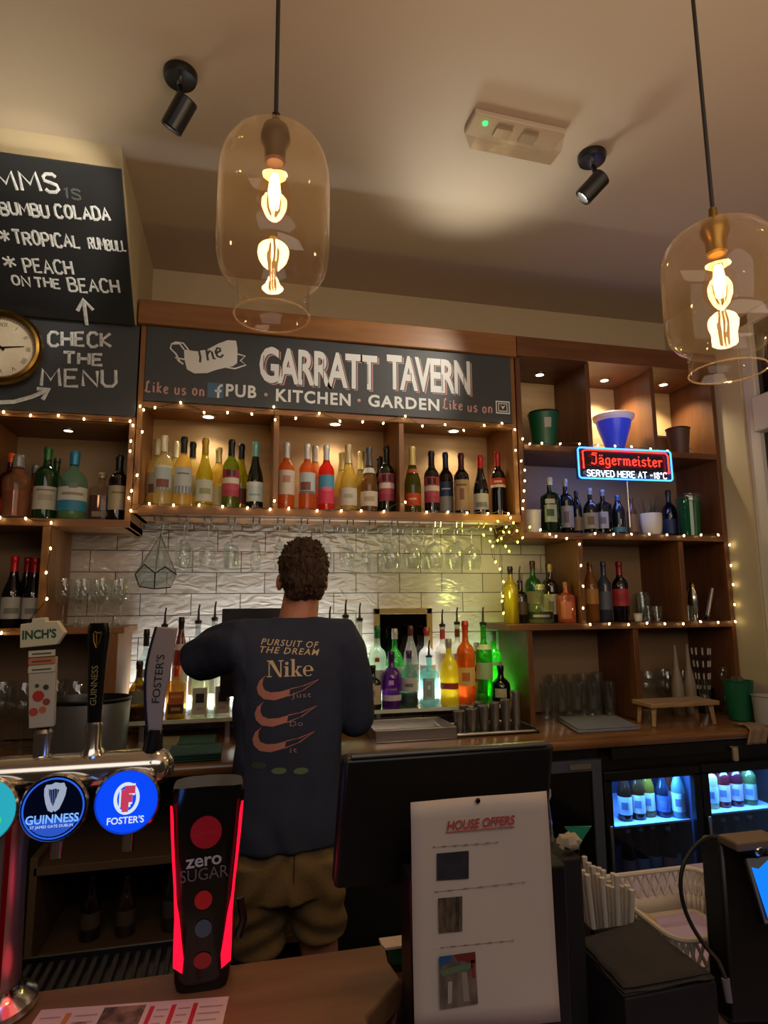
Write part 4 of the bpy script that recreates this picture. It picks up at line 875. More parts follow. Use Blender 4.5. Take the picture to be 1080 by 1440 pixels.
# low open shelf unit behind the man, left
lw = thing('bottle_rack', 'low dark wooden shelf unit under the back counter, left of the barman', 'shelf unit', (-.3, 2.46, .06))
m_lw = mat('dull_wood', '#5a4630', .6)
for z in (.655, .345): MB().box((-.66, 2.45, z-.014), (.30, 2.90, z+.014), m_lw).obj('shelf_board', lw, bevel=.002)
for x in (-.672, .30): MB().box((x, 2.45, .062), (x+.024, 2.90, .70), m_lw).obj('side_panel', lw, bevel=.002)
for i, (x, h, c) in enumerate(((-.50, .21, '#2a1a18'), (-.38, .2, '#3c2a24'), (-.22, .24, '#3a3410'), (-.10, .22, '#15201c'))):
    bottle('dim dark bottle on the low shelf behind the drinks tower, %s of four' % ordn(i), 0, 0, 0, 0, 'beer', .034, c, '#2a2422', [(.2, .45, '#4a3c34')], 'bottles on the low dark shelf', name='beer_bottle', H=h, loc=(x, 2.6, .3595), solid=.9)
# ---- raised bottle step with glass lip
st = thing('bottle_step', 'raised shelf with bright front lip holding the pouring bottles', 'bottle shelf', (.45, 2.95, ZK))
ZT = 1.068
MB().box((-.46, 2.82, ZT-.012), (1.30, 3.04, ZT), mat('step_top', '#6a625a', .25)).obj('shelf_board', st)
MB().box((-.46, 2.812, ZT-.014), (1.30, 2.82, ZT+.002), mat('pale_lip', '#c9cfc4', .2)).obj('lip', st)
for x in (-.40, -.05, .62, 1.25): MB().box((x, 2.85, ZK), (x+.02, 3.02, ZT-.012), M_STEEL).obj('leg', st)
MB().box((-.44, 3.02, ZT), (1.28, 3.034, ZT+.010), emitter('led_strip', '#eef6ff', .8)).obj('glow_strip', st)
for x in (-.22, .25, .70, 1.08):
    light('led_strip_glow', 'AREA', (x, 2.965, ZT+.02), 8, COOL, size=.38, size_y=.02, target=(x, 3.10, ZT+.36))
light('step_lights', 'POINT', (-.22, 2.86, ZT+.05), .10, (.8, 1, .2), size=.02)
light('step_lights', 'POINT', (.60, 2.84, ZT+.04), .10, (.85, 1, .3), size=.02)
light('step_lights', 'POINT', (1.17, 2.93, ZT+.16), .35, (.45, 1, .2), size=.02)
GP = 'pouring bottles on the lit step'
def pb(label, px, yt, Y, st_, R, glass, cap, rows, patches=(), **k): return bottle(label, px, yt, Y, ZT, st_, R, glass, cap, rows, GP, name='spirit_bottle', patches=patches, **k)
pb('dark rum bottle glowing yellow at the left end of the lit step', 188, 930, 2.87, 'squat', .040, '#4a3a10', '#2a2016', [(.28, .5, '#6d7462')], liquid=('#3a1408', .22), solid=.5)
pb('clear bottle with tall neck and dark cap beside the tap handle', 205, 885, 2.96, 'round', .036, '#9aa2a0', '#14181a', [(.2, .36, '#8e959a'), (.44, .54, '#a8b0b8')], solid=.3, capz=.80)
pb('clear bottle with black pourer behind the grey tap handle', 232, 855, 2.965, 'spirit', .034, '#b7b9b6', None, [(.2, .5, '#a3a09c')], pour='#1a1412', solid=.5)
pb('brown bottle with dark cap and white label behind the whisky bottle', 254, 868, 2.96, 'tall', .034, '#5a2014', '#1e1210', [(.2, .5, '#c8c2bc')], [(.3, .36, -20, 20, '#8a6a70')], neck=(.66, .72, '#c9c0b4'), solid=.8, capz=.88)
pb('flat bottle with orange cap and orange label at the front of the step', 250, 937, 2.865, 'square', .040, '#9a7a3c', '#d2521c', [(.1, .28, '#51331c'), (.28, .52, '#c06a24')], [(.40, .46, -30, 30, '#e0a04c'), (.16, .22, -25, 25, '#b98e54')], solid=.55, arc=40, capz=.80, liquid=('#b8b42a', .3))
pb('clear bottle with brown pourer behind the left hand white label', 278, 850, 2.965, 'tall', .034, '#a9aeae', None, [(.2, .5, '#b9b6b0')], pour='#2a1612', solid=.5)
pb('clear bottle with red brown pourer behind the right hand white label', 301, 846, 2.965, 'tall', .034, '#aab0a4', None, [(.2, .5, '#b2b0a4')], neck=(.72, .82, '#7a2a22'), pour='#1d1410', solid=.5)
pb('square bottle with white label and black panel, left of the pair', 281, 928, 2.865, 'square', .037, '#b9b9a0', '#8d8a80', [(.06, .52, '#c9c8c0')], [(.26, .42, -24, 24, '#23272a'), (.14, .18, -20, 20, '#a8a69e')], solid=.5, arc=41)
pb('square bottle with white label and black panel, right of the pair', 311, 925, 2.865, 'square', .037, '#b5b1a4', '#8d8a80', [(.06, .52, '#c3bfb8')], [(.26, .42, -24, 24, '#2a2628'), (.14, .18, -20, 20, '#a29e98')], solid=.5, arc=41)
for i, (px, yt, c) in enumerate(((452, 860, '#141414'), (476, 853, '#1a1614'))):
    pb('clear spirit bottle with pourer rising just behind the barman right shoulder, %s of two' % ordn(i), px, yt, 2.96, 'tall', .037, '#a9aaa4', None, [(.2, .5, '#a8a49c')], pour=c, solid=.5)
pb('clear bottle with turquoise neck and black pourer beside the barman shoulder', 498, 843, 2.96, 'tall', .036, '#b4babb', None, [(.2, .5, '#a8b0b4')], neck=(.76, .92, '#2a94a4'), pour='#161412', solid=.5)
pb('clear bottle with dark pourer left of the small mirror', 520, 848, 2.97, 'spirit', .037, '#c0bdb4', None, [(.2, .54, '#b8b4aa')], pour='#28160f', solid=.5)
pb('clear bottle with white label, red neck and green glow at front', 529, 882, 2.86, 'round', .042, '#b5bb9e', None, [(.22, .56, '#c8c6bc'), (.56, .60, '#a4564a')], [(.3, .42, -20, 20, '#4b4a48'), (.44, .47, -26, 26, '#77746c')], neck=(.74, .9, '#8a1c22'), pour='#1a1110', solid=.5)
pb('short dark liqueur bottle with cream label at front of the step', 549, 935, 2.86, 'round', .040, '#15120c', '#14100c', [(.12, .55, '#b9a994')], [(.3, .44, -16, 16, '#8c7a68')], solid=.92)
pb('green capped clear gin with red seal behind the dark liqueur', 545, 880, 2.96, 'spirit', .043, '#a8b4a4', '#24663c', [(.2, .45, '#b8bcb2')], [(.55, .6, -14, 14, '#a32a26')], solid=.5, capz=.84)
pb('green bottle half hidden behind the purple gin', 566, 884, 2.97, 'round', .043, '#2c7a34', '#b8b4b0', [(.24, .5, '#c4c8bc')], solid=.7)
pb('purple gin bottle with white band on the lit step', 573, 916, 2.86, 'round', .046, '#5a1d72', '#3c1450', [(.14, .24, '#c9b6c9')], [(.42, .50, -14, 14, '#c9a8c6'), (.32, .36, -34, 34, '#8c5c9c')], solid=.8, liquid=None)
pb('slim clear bottle with dark red wax cap behind the purple gin', 589, 880, 2.97, 'tall', .035, '#a29a92', '#5a1c26', [(.3, .5, '#94908a')], solid=.5)
pb('grey clear bottle with purple stopper and shield label', 599, 915, 2.87, 'round', .042, '#5e6a66', '#4a2a5c', [(.28, .52, '#b8b8b0')], [(.36, .42, -26, 26, '#6e6e68')], solid=.55, liquid=('#24403a', .25))
pb('white bottle with brick red cap and round seal behind the blue gin', 612, 882, 2.965, 'spirit', .042, '#cfccc4', '#a84a3a', [(.3, .5, '#d2cec6')], [(.42, .47, -10, 10, '#b04030')], solid=.7, capz=.88)
pb('pale blue gin bottle with black pourer at the front of the step', 622, 900, 2.87, 'square', .040, '#8fb8b6', None, [(.14, .56, '#a7bdb9')], [(.2, .5, -17, 17, '#7f9a96'), (.34, .42, -10, 10, '#c6d0cc')], pour='#101214', solid=.4, arc=36)
pb('clear bottle with red pourer behind the pale blue gin', 634, 857, 2.97, 'spirit', .037, '#bcb9b0', None, [(.3, .62, '#b8aaa0')], neck=(.80, .92, '#a0281c'), pour='#1c1310', solid=.5)
pb('frosted yellow limoncello bottle with red ribbon band', 648, 898, 2.87, 'round', .044, '#d9c83a', '#9a9488', [(.25, .34, '#a0392a')], solid=.75)
pb('clear bottle with brown pourer right of the red pourer bottle', 655, 854, 2.97, 'spirit', .037, '#beb9a8', None, [(.3, .6, '#b5a998')], neck=(.80, .9, '#6a2c1c'), pour='#1a120f', solid=.5)
pb('orange aperitif bottle with red cap on the lit step', 671, 873, 2.88, 'spirit', .044, '#c8690f', '#b5301c', [(.22, .44, '#d8b072')], [(.28, .38, -25, 25, '#c06a2c')], solid=.6, capz=.86)
pb('green bottle with black pourer behind the green front bottle', 682, 854, 2.87, 'spirit', .040, '#3c9a2c', None, [(.3, .5, '#9ab48a')], neck=(.66, .72, '#b9c4a8'), pour='#121410', solid=.6)
pb('dark green bottle with white band and pale letters at right of the step', 696, 905, 2.87, 'square', .044, '#0f3a2a', '#b8b6a6', [(.14, .34, '#c0c8b8'), (.34, .60, '#10302a')], [(.40, .52, -12, 12, '#c9d2c6')], solid=.85, arc=40)
pb('bright green lit bottle at the right end of the step', 708, 888, 2.95, 'spirit', .040, '#3fc02c', '#9aa494', [(.5, .56, '#a9c49a')], solid=.5)
pb('squat black bottle with cream diamond label at the right end', 724, 936, 2.865, 'squat', .046, '#0c0b0c', '#0b0b0c', [(.16, .40, '#b0a48c')], solid=.95, arc=36)
# black till screen behind the barman and small framed mirror
q0, q1 = PY(311, 856, 2.955), PY(398, 862, 2.955)
t = thing('till_screen', 'black flat till screen on the counter behind the barman shoulder', 'screen', ((q0.x+q1.x)/2, 2.80, ZK))
cxs = (q0.x+q1.x)/2; q0, q1 = PY(311, 856, 2.79), PY(398, 862, 2.79); cxs = (q0.x+q1.x)/2; hw = (q1.x-q0.x)/2+.03
MB().box((cxs-hw+.035, 2.77, 1.16), (cxs+hw, 2.795, q0.z), M_BLACK).obj('screen', t, bevel=.004)
MB().box((cxs-.02, 2.79, ZK+.012), (cxs+.02, 2.806, 1.25), M_BLACK).obj('stand', t); MB().box((cxs-.055, 2.74, ZK+.001), (cxs+.055, 2.81, ZK+.012), M_BLACK).obj('foot', t, bevel=.003)
a, c = PY(526, 856, 3.02), PY(607, 857, 3.02); zb = PY(560, 935, 3.02).z
t = thing('framed_mirror', 'small wood framed mirror leaning on the tiles behind the gin bottles', 'mirror', ((a.x+c.x)/2, 3.025, zb))
mb = MB(); w_ = .028
for lo, hi in (((a.x, 3.012, a.z-w_), (c.x, 3.034, a.z)), ((a.x, 3.012, ZT+.012), (c.x, 3.034, ZT+.012+w_)), ((a.x, 3.012, ZT+.012), (a.x+w_, 3.034, a.z)), ((c.x-w_, 3.012, ZT+.012), (c.x, 3.034, a.z))): mb.box(lo, hi, mat('gilt_wood', '#8a6a30', .35))
mb.obj('frame', t, bevel=.002)
MB().box((a.x+w_, 3.022, ZT+.012+w_), (c.x-w_, 3.03, a.z-w_), mat('mirror_glass', '#3a3430', .05, 1.0)).obj('glass', t)
# ---- things on the counter, left to right
p = PZ(122, 1066, ZK)
t = thing('ice_tub', 'large oval steel tub with black lining on the back counter', 'tub', (p.x, 2.575, ZK))
MB().lathe([(0, 0), (.135, 0), (.142, .006), (.152, .215), (.150, .222)], (0, 0, 0), mat('dull_steel', '#8c8a88', .38, .85, bump=(30, .03, (1, 1, .1))), 40, sy=.72).obj('body', None).parent = t
MB().lathe([(.154, .212), (.156, .222), (.150, .227), (.144, .21), (.13, .06), (0, .05)], (0, 0, 0), M_BLACK, 40, sy=.72).obj('lining', None).parent = t
# folded bar towels
for i, (px, py, c1, c2, lbl, dz, w2) in enumerate(((262, 1050, '#7f7a5c', '#1d4238', 'folded beige and green bar towel at the counter edge', 0, .17), (285, 1028, '#857c60', '#224a3e', 'folded beige and green bar towel lying behind the front towel', 0, .125))):
    p = PZ(px, py, ZK+.01); t = thing('bar_towel', lbl, 'towel', (p.x-.03-.03*i, (2.53, 2.715)[i], ZK), 'folded bar towels on the back counter')
    for k in range(3):
        mb = MB(); z0 = .001+k*.009
        mb.box((-w2, -.085, z0), (-.02, .085, z0+.008), mat('towel_'+c1, c1, .9, bump=(90, .2, (1, 1, 1)))); mb.box((-.02, -.085, z0), (w2, .085, z0+.008), mat('towel_'+c2, c2, .9, bump=(90, .2, (1, 1, 1))))
        o = mb.obj('fold', None, bevel=.003); o.parent = t
p = PZ(20, 1062, ZK)
t = thing('paper_sheet', 'pale blue white sheet lying on the counter behind the cider tap', 'paper', (p.x-.06, 2.60, ZK))
MB().box((-.16, -.10, .0005), (.12, .10, .006), mat('pale_paper', '#aab4be', .7)).obj('sheet', None, bevel=.001).parent = t
# glasses in the dim low left cubby
for i, (px, Y) in enumerate(((12, 2.86), (38, 2.93), (62, 2.84), (90, 2.92), (22, 2.97), (110, 2.80), (75, 2.98))):
    p = PY(px, 960, Y); stem_glass('balloon glass in the dim cubby behind the taps, %s of seven' % ordn(i), 'glass', (p.x, Y, ZK+.0005), BG, True, 'glasses in the dim low cubby', k=1.25)
# steel drip tray, cup tray and cups
p0, p1 = PZ(512, 1030, ZK), PZ(628, 1030, ZK)
t = thing('steel_tray', 'shallow brushed steel tray on the counter right of the barman', 'tray', ((p0.x+p1.x)/2, 2.68, ZK))
hw = (p1.x-p0.x)/2; mb = MB(); mb.box((-hw, -.12, .0005), (hw, .12, .006), M_STEEL)
for lo, hi in (((-hw, -.12, .006), (hw, -.116, .05)), ((-hw, .116, .006), (hw, .12, .05)), ((-hw, -.12, .006), (-hw+.004, .12, .05)), ((hw-.004, -.12, .006), (hw, .12, .05))): mb.box(lo, hi, M_STEEL)
mb.obj('body', None, bevel=.0015).parent = t
cups = [(676, 1022), (690, 1026), (706, 1026), (720, 1024), (734, 1020), (747, 1016), (700, 1012), (716, 1011)]
p = PZ(702, 1022, ZK)
p.x -= .085; t = thing('serving_tray', 'dark rimmed steel serving tray holding metal cups', 'tray', (p.x, 2.70, ZK))
MB().box((-.20, -.12, .0005), (.20, .12, .008), mat('dark_tray', '#37322e', .3, .7)).obj('base', t, bevel=.003).matrix_parent_inverse = Matrix()
mb = MB(); mb.tube([(x, y, .012) for x, y in rrect(-.20, -.12, .20, .12, .03)], .006, M_STEEL, 8, closed=True); mb.obj('rim', t).matrix_parent_inverse = Matrix()
CP = [(-.15, -.055, .09), (-.095, -.07, .10), (-.04, -.07, .11), (.015, -.06, .12), (.07, -.055, .13), (.125, -.04, .16), (-.10, .02, .10), (-.03, .025, .11)]
for i, (x, y, h) in enumerate(CP):
    loc = (p.x+x, 2.70+y, ZK+.0085)
    t = thing('metal_cup', 'brushed metal cup on the serving tray, %s' % (('%s from the left in front' % ordn(i)) if i < 5 else 'tallest, at the right end' if i == 5 else 'left of two behind' if i == 6 else 'right of two behind'), 'cup', loc, 'metal cups on the serving tray')
    MB().lathe([(0, 0), (.019, 0), (.0225, h), (.0205, h), (.018, .006), (0, .006)], (0, 0, 0), M_STEEL, 20).obj('body', None).parent = t
    MB().tube([(.0218*cos(a), .0218*sin(a), h) for a in [k*pi/10 for k in range(20)]], .0015, M_CHROME, 6, closed=True).obj('rim', None).parent = t
# right: folded cloth, wooden stand, pint glasses, green bucket
a = [PZ(782, 1013, ZK), PZ(866, 1011, ZK), PZ(900, 1027, ZK), PZ(812, 1032, ZK)]
t = thing('grey_cloth', 'folded blue grey cloth lying flat on the right counter', 'cloth', a[3])
MB().prism([Vector(q)+Vector((0, 0, .0005)) for q in a], (0, 0, .012), mat('cloth_bluegrey', '#767783', .85, bump=(70, .25, (1, 1, 1)))).obj('fold', t, bevel=.004)
MB().prism([Vector(q)*.0+(Vector(q)-sum(a, Vector())/4)*.96+sum(a, Vector())/4+Vector((0, 0, .0125)) for q in a], (0, 0, .008), mat('cloth_bluegrey')).obj('fold', t, bevel=.003)
for i, (px, Y) in enumerate(((768, 2.88), (789, 2.88), (811, 2.88), (833, 2.88), (855, 2.88), (778, 2.96), (800, 2.96), (822, 2.96), (844, 2.96), (866, 2.96))):
    P0 = PY(px, 975, Y); h = .165 if i < 5 else .20
    tumbler('clear highball glass %s row of the low right cubby, %s from the left' % ('in the front' if i < 5 else 'in the back', ordn(i % 5)), (P0.x, Y, ZK+.0005), .026, .033, h, 'highball glasses in the low right cubby', 'highball_glass')
for i, (px, Y) in enumerate(((912, 2.93), (932, 2.95), (953, 2.93), (925, 3.0))):
    P0 = PY(px, 950, Y)
    stem_glass('dim stemmed glass behind the wooden stand, %s of four' % ordn(i), 'glass', (P0.x, Y, ZK+.0005), BG, True, 'stemmed glasses behind the wooden stand')
q0, q1 = PY(909, 1005, 2.58), PY(1004, 1002, 2.58)
t = thing('wooden_stand', 'small pale wooden footed stand on the right counter', 'stand', ((q0.x+q1.x)/2, 2.612, ZK+.001)); hw = (q1.x-q0.x)/2; m_ps = mat('pale_wood', '#a98a68', .5, var=(8, '#93724f', (1, 8, 8)))
MB().box((-hw, -.075, .085), (hw, .075, .105), m_ps).obj('top', t, bevel=.003).matrix_parent_inverse = Matrix()
for sx in (-1, 1):
    for sy in (-1, 1):
        mb = MB(); mb.tube([(sx*(hw-.02), sy*.055, .0005), (sx*(hw-.03), sy*.05, .087)], [.010, .015], m_ps, 4); mb.obj('leg', t).matrix_parent_inverse = Matrix()
# tall cream wrapped bottles, twisted straws, jug
for i, (px, yt, h) in enumerate(((955, 893, .26), (976, 893, .27))):
    P0 = PY(px, 930, 2.78)
    t = thing('squeeze_bottle', 'pale tapered plastic pouring bottle behind the wooden stand, %s' % ('left one' if i == 0 else 'right one'), 'bottle', (P0.x, 2.82, ZK+.0005), 'pale pouring bottles')
    MB().lathe([(0, 0), (.03, 0), (.031, .14), (.022, .19), (.012, .24)], (0, 0, 0), mat('pale_plastic', '#8c7f6c', .5), 20).obj('body', None).parent = t
    MB().lathe([(.014, .235), (.010, .30), (.005, .345), (0, .345)], (0, 0, 0), mat('pale_plastic'), 14).obj('nozzle', None).parent = t
P0 = PY(1000, 965, 2.76)
t = thing('straw_jar', 'dark jar of black and white striped straws at the right of the low cubby', 'jar', (P0.x, 2.82, ZK+.0005))
MB().lathe([(0, 0), (.05, 0), (.052, .12), (.05, .12), (.046, .01), (0, .01)], (0, 0, 0), thin_glass('smoky_glass', '#6a6a6a', .08), 24).obj('jar', None).parent = t
for k in range(9):
    a_ = k*2*pi/9; mb = MB(); w = [(.02*cos(a_)*(1-u_)+.045*cos(a_)*u_, .02*sin(a_)*(1-u_)+.045*sin(a_)*u_, .012+.31*u_) for u_ in [j/10 for j in range(11)]]
    for j in range(10): mb.tube(w[j:j+2], .0042, paint('#b7b4ae') if j % 2 else M_BLACK, 6)
    o = mb.obj('straw', None); o.parent = t
P0 = PY(1004, 968, 2.62)
t = thing('glass_jug', 'small clear glass standing on the right end of the wooden stand', 'glass', (P0.x-.045, 2.63, ZK+.1065))
MB().lathe([(0, 0), (.022, 0), (.026, .085), (.0245, .085), (.02, .008), (0, .008)], (0, 0, 0), M_GLASS, 18).obj('body', None).parent = t
P0 = PZ(1050, 1013, ZK)
t = thing('ice_bucket', 'green bucket on the counter beside the window', 'ice bucket', (P0.x-.02, 2.60, ZK))
MB().lathe(bucket_prof(.052, .066, .185), (0, 0, 0), mat('green_plastic'), 28).obj('body', None).parent = t
for k in range(6):
    mb = MB(); a_ = k*1.05; mb.tube([(.024*cos(a_), .024*sin(a_), .02), (.024*cos(a_), .024*sin(a_), .20)], .006, M_GLASS if k % 2 else M_STEEL, 8); mb.obj('bar_tool', None).parent = t
P0 = PY(1040, 955, 2.66)
t = thing('cut_glass_bottle', 'small clear cut glass bottle behind the green bucket', 'bottle', (XR-.05, 2.655, ZK+.0005))
MB().lathe([(0, 0), (.034, 0), (.036, .03), (.03, .10), (.012, .13), (.012, .17)], (0, 0, 0), M_GLASS, 12).obj('body', None).parent = t
MB().lathe([(.013, .17), (.022, .185), (.028, .21), (.018, .235), (0, .245)], (0, 0, 0), M_GLASS, 10).obj('stopper', None).parent = t
P0 = PY(1076, 990, 2.47)
t = thing('white_tub', 'white plastic tub cut off by the right edge of the photo', 'tub', (XR-.072, 2.478, ZK))
MB().lathe(bucket_prof(.055, .062, .13), (0, 0, 0), mat('grey_white', '#9d9a98', .5), 28).obj('body', None).parent = t
P0 = PY(1062, 1030, 2.43)
t = thing('bar_cloth', 'crumpled beige cloth hanging over the counter edge at the far right', 'cloth', (P0.x, 2.43, ZK))
mb = MB(); N_ = 12; vs = []; fs_ = []
for j in range(N_+1):
    for i in range(N_+1):
        u_, v_ = i/N_, j/N_; x = -.06+.10*u_+.015*sin(v_*4); d = v_*.15
        y, z = (.07-d, .004) if d < .07 else (-.0225-.003*sin(u_*14), .004-(d-.082)) if d > .087 else (-.0225*(d-.07)/.017, .004)
        vs.append((x, y, z+(abs(.010*noise.noise(Vector((u_*4, v_*4, 2))))+.003 if d < .07 else 0)))
for j in range(N_):
    for i in range(N_): fs_.append((j*(N_+1)+i, j*(N_+1)+i+1, (j+1)*(N_+1)+i+1, (j+1)*(N_+1)+i))
mb.add(vs, fs_, mat('cloth_beige', '#8d745c', .9, bump=(80, .25, (1, 1, 1)))); o = mb.obj('fold', None, smooth=80); o.parent = t; md = o.modifiers.new('t', 'SOLIDIFY'); md.thickness = .002; md.offset = 1
# ================================================================== BOTTLE FRIDGES
fr = thing('bottle_fridge', 'black two door bottle fridge lit blue under the right counter', 'fridge', (1.99, 2.5, .06))
FY = 2.46; xa, xm, xb = 1.555, 1.998, XR-.004; zt_, zb_ = .80, .12
m_fr = mat('fridge_black', '#0a0b0d', .35); m_in = mat('fridge_inside', '#24324c', .45)
mb = MB(); mb.box((xa-.02, 2.96, .062), (xb, 2.975, .93), m_in); mb.obj('back_panel', fr)
MB().box((xa-.035, FY+.03, .062), (xa-.02, 2.96, .93), m_fr).obj('side_panel', fr); MB().box((xb-.012, FY+.03, .062), (xb, 2.96, .93), m_fr).obj('side_panel', fr)
MB().box((xa-.02, FY+.03, zt_+.02), (xb-.012, 2.96, .93), m_fr).obj('top_panel', fr); MB().box((xa-.02, FY+.03, .062), (xb-.012, 2.96, zb_), m_fr).obj('base_panel', fr)
MB().box((xm-.012, FY+.06, zb_), (xm+.012, 2.955, zt_+.02), m_in).obj('divider', fr)
m_sh = mat('fridge_shelf', '#9fb4d8', .35)
for x0, x1, zz in ((xa-.018, xm-.014, .585), (xm+.014, xb-.014, .60), (xa-.018, xm-.014, .335), (xm+.014, xb-.014, .34)):
    MB().box((x0, FY+.07, zz-.008), (x1, 2.95, zz), m_sh).obj('shelf', fr)
for x0, x1 in ((xa-.034, xm-.003), (xm+.003, xb-.002)):
    mb = MB(); w = .036
    for lo, hi in (((x0, FY, zb_-.02), (x1, FY+.026, zb_+w-.02)), ((x0, FY, zt_-.01), (x1, FY+.026, zt_+.03)), ((x0, FY, zb_), (x0+w, FY+.026, zt_)), ((x1-w, FY, zb_), (x1, FY+.026, zt_))): mb.box(lo, hi, m_fr)
    d = mb.obj('door', fr, bevel=.002)
    MB().box((x0+w, FY+.008, zb_+w-.02), (x1-w, FY+.012, zt_-.01), thin_glass('fridge_glass', '#dfe8f6', .05, .04, .5)).obj('pane', d)
    MB().box((x0+.006, FY-.016, .42), (x0+.02, FY, .62), M_STEEL).obj('handle', d, bevel=.003)
for xc, w in ((1.77, .34), (2.23, .34)):
    MB().box((xc-w/2, FY+.05, zt_+.006), (xc+w/2, FY+.064, zt_+.018), emitter('fridge_led', '#5aa0ff', 7)).obj('glow_strip', fr)
    light('fridge_light', 'AREA', (xc, FY+.09, zt_+.004), 9, (.13, .42, 1), size=w, size_y=.05, target=(xc, FY+.24, .3))
    light('fridge_light', 'AREA', (xc, FY+.09, .31), 4, (.13, .42, 1), size=w, size_y=.05, target=(xc, FY+.24, .1))
GF = 'bottles on the top fridge shelves'
for i, (px, st_, c, lc_, h, R, nm) in enumerate(((884, 'beer', '#2a1a10', '#bfc6cc', .22, .031, 'brown beer bottle with oval white label at the left of the fridge'), (901, 'beer', '#3a2410', '#c2c4c0', .225, .031, 'brown beer bottle with round white label, second in the fridge'), (918, 'beer', '#7a6018', '#b9b48a', .225, .031, 'golden beer bottle with pale label, third in the fridge'),
      (936, 'beer', '#1c2a3c', '#3c5a8c', .20, .031, 'dark blue bottle fourth in the left fridge door'), (951, 'beer', '#6a2c14', '#c98a5a', .22, .031, 'amber bottle with round orange label fifth in the left fridge door'), (967, 'beer', '#7aa0a0', '#bcd4dc', .23, .028, 'pale bottle with light label at the right of the left fridge door'),
      (1001, 'bordeaux', '#c9c08a', '#b9c2bc', .21, .032, 'pale cordial bottle at the left of the right fridge door'), (1018, 'bordeaux', '#6a1c24', '#c6b4bc', .215, .031, 'red bottle with white label, second in the right fridge door'), (1036, 'bordeaux', '#5a1a28', '#bca6ae', .215, .031, 'dark red bottle with pale label, third in the right fridge door'), (1055, 'bordeaux', '#5a6a3c', '#9aa494', .205, .033, 'green tinted bottle with pale label, fourth in the right fridge door'))):
    zs = .5855 if i < 6 else .6005; P0 = PY(px, 1150 if i < 6 else 1130, 2.60)
    bottle(nm, 0, 0, 0, 0, st_, R, c, '#b9a24a' if i in (2, 4) else '#8c9498', [(.12, .46, lc_)], GF, patches=[(.22, .36, -26, 26, '#5c6a84')], name='beer_bottle', H=h, loc=(P0.x, 2.60, zs), solid=.65)
GF2 = 'bottles on the lower fridge shelves'
for i, px in enumerate((886, 905, 924, 943, 962, 1003, 1022, 1041, 1060)):
    P0 = PY(px, 1215, 2.60)
    bottle('dark bottle on the lower fridge shelf, %s from the left' % ordn(i), 0, 0, 0, 0, 'beer', .031, ('#24160f', '#1a1a2a', '#2c1410')[i % 3], '#8a8a90', [(.14, .42, ('#7a5a6a', '#6a7894', '#5a6a90')[i % 3])], GF2, name='beer_bottle', H=.21, loc=(P0.x, 2.60, .3355 if i < 5 else .3405), solid=.85)
# glass washer / small fridge left of it
f2 = thing('small_fridge', 'black closed fridge with grey door frame beside the lit fridge', 'fridge', (1.41, 2.5, .06))
MB().box((1.18, FY+.03, .062), (1.515, 2.96, .93), m_fr).obj('body', f2)
mb = MB(); m_gf = mat('grey_frame', '#4a4f5c', .4)
for lo, hi in (((1.20, FY, .84), (1.512, FY+.028, .885)), ((1.20, FY, .10), (1.512, FY+.028, .14)), ((1.20, FY, .14), (1.24, FY+.028, .84)), ((1.468, FY, .14), (1.512, FY+.028, .84))): mb.box(lo, hi, m_gf)
d = mb.obj('door', f2, bevel=.002); MB().box((1.24, FY+.012, .14), (1.468, FY+.026, .84), mat('dark_pane', '#07080b', .08)).obj('pane', d)
MB().box((1.36, FY-.006, .852), (1.46, FY, .872), mat('badge_steel', '#a9a49a', .3, .8)).obj('badge', d)
# bottle opener under the counter edge
P0 = PY(1032, 1060, 2.43)
t = thing('bottle_opener', 'small cream bottle opener fixed under the counter edge above the fridge', 'bottle opener', (P0.x, 2.425, P0.z))
MB().box((-.012, -.012, -.03), (.012, .006, .028), mat('cream_plastic', '#a89a80', .5)).obj('body', t, bevel=.005).matrix_parent_inverse = Matrix()
MB().box((-.02, -.004, .024), (.02, .012, .034), M_STEEL).obj('mount', t, bevel=.002).matrix_parent_inverse = Matrix()
MB().box((1.55, 2.44, .885), (XR-.004, 2.46, .932), m_fr).obj('fascia', fr)
# ================================================================== THE BARMAN
def solid(parts, voxel, smooth=6, name='m', m=None, disp=None):
    """melt overlapping closed shapes (an MB) into one continuous skin"""
    me = parts.mesh(name, 0); o = bpy.data.objects.new(name, me); COL.objects.link(o)
    r = o.modifiers.new('r', 'REMESH'); r.mode = 'VOXEL'; r.voxel_size = voxel
    sm = o.modifiers.new('s', 'SMOOTH'); sm.iterations = smooth; sm.factor = .5
    dg = bpy.context.evaluated_depsgraph_get(); dg.update()
    n = bpy.data.meshes.new_from_object(o.evaluated_get(dg))
    bpy.data.objects.remove(o); n.name = name; n.materials.clear(); n.materials.append(m)
    n.polygons.foreach_set('use_smooth', [True]*len(n.polygons))
    n.polygons.foreach_set('material_index', [0]*len(n.polygons))
    if disp:
        nor = [v.normal.copy() for v in n.vertices]
        for v, q in zip(n.vertices, nor): v.co += q*disp(v.co, q)
    n.update(); return n
def rings(mb, secs, seg=28, e=2.3):
    """secs: (cx, cy, cz, rx, ry) horizontal rings from bottom to top, closed at both ends"""
    vs = []; fs = []
    for cx, cy_, cz, rx, ry in secs:
        for k in range(seg):
            a = 2*pi*k/seg; c, d = cos(a), sin(a); q = (abs(c)**e+abs(d)**e)**(-1/e); vs.append((cx+rx*q*c, cy_+ry*q*d, cz))
    for i in range(len(secs)-1):
        for k in range(seg): fs.append((i*seg+k, i*seg+(k+1) % seg, (i+1)*seg+(k+1) % seg, (i+1)*seg+k))
    fs.append(tuple(range(seg-1, -1, -1))); fs.append(tuple((len(secs)-1)*seg+k for k in range(seg)))
    mb.add(vs, fs, M_SKIN)
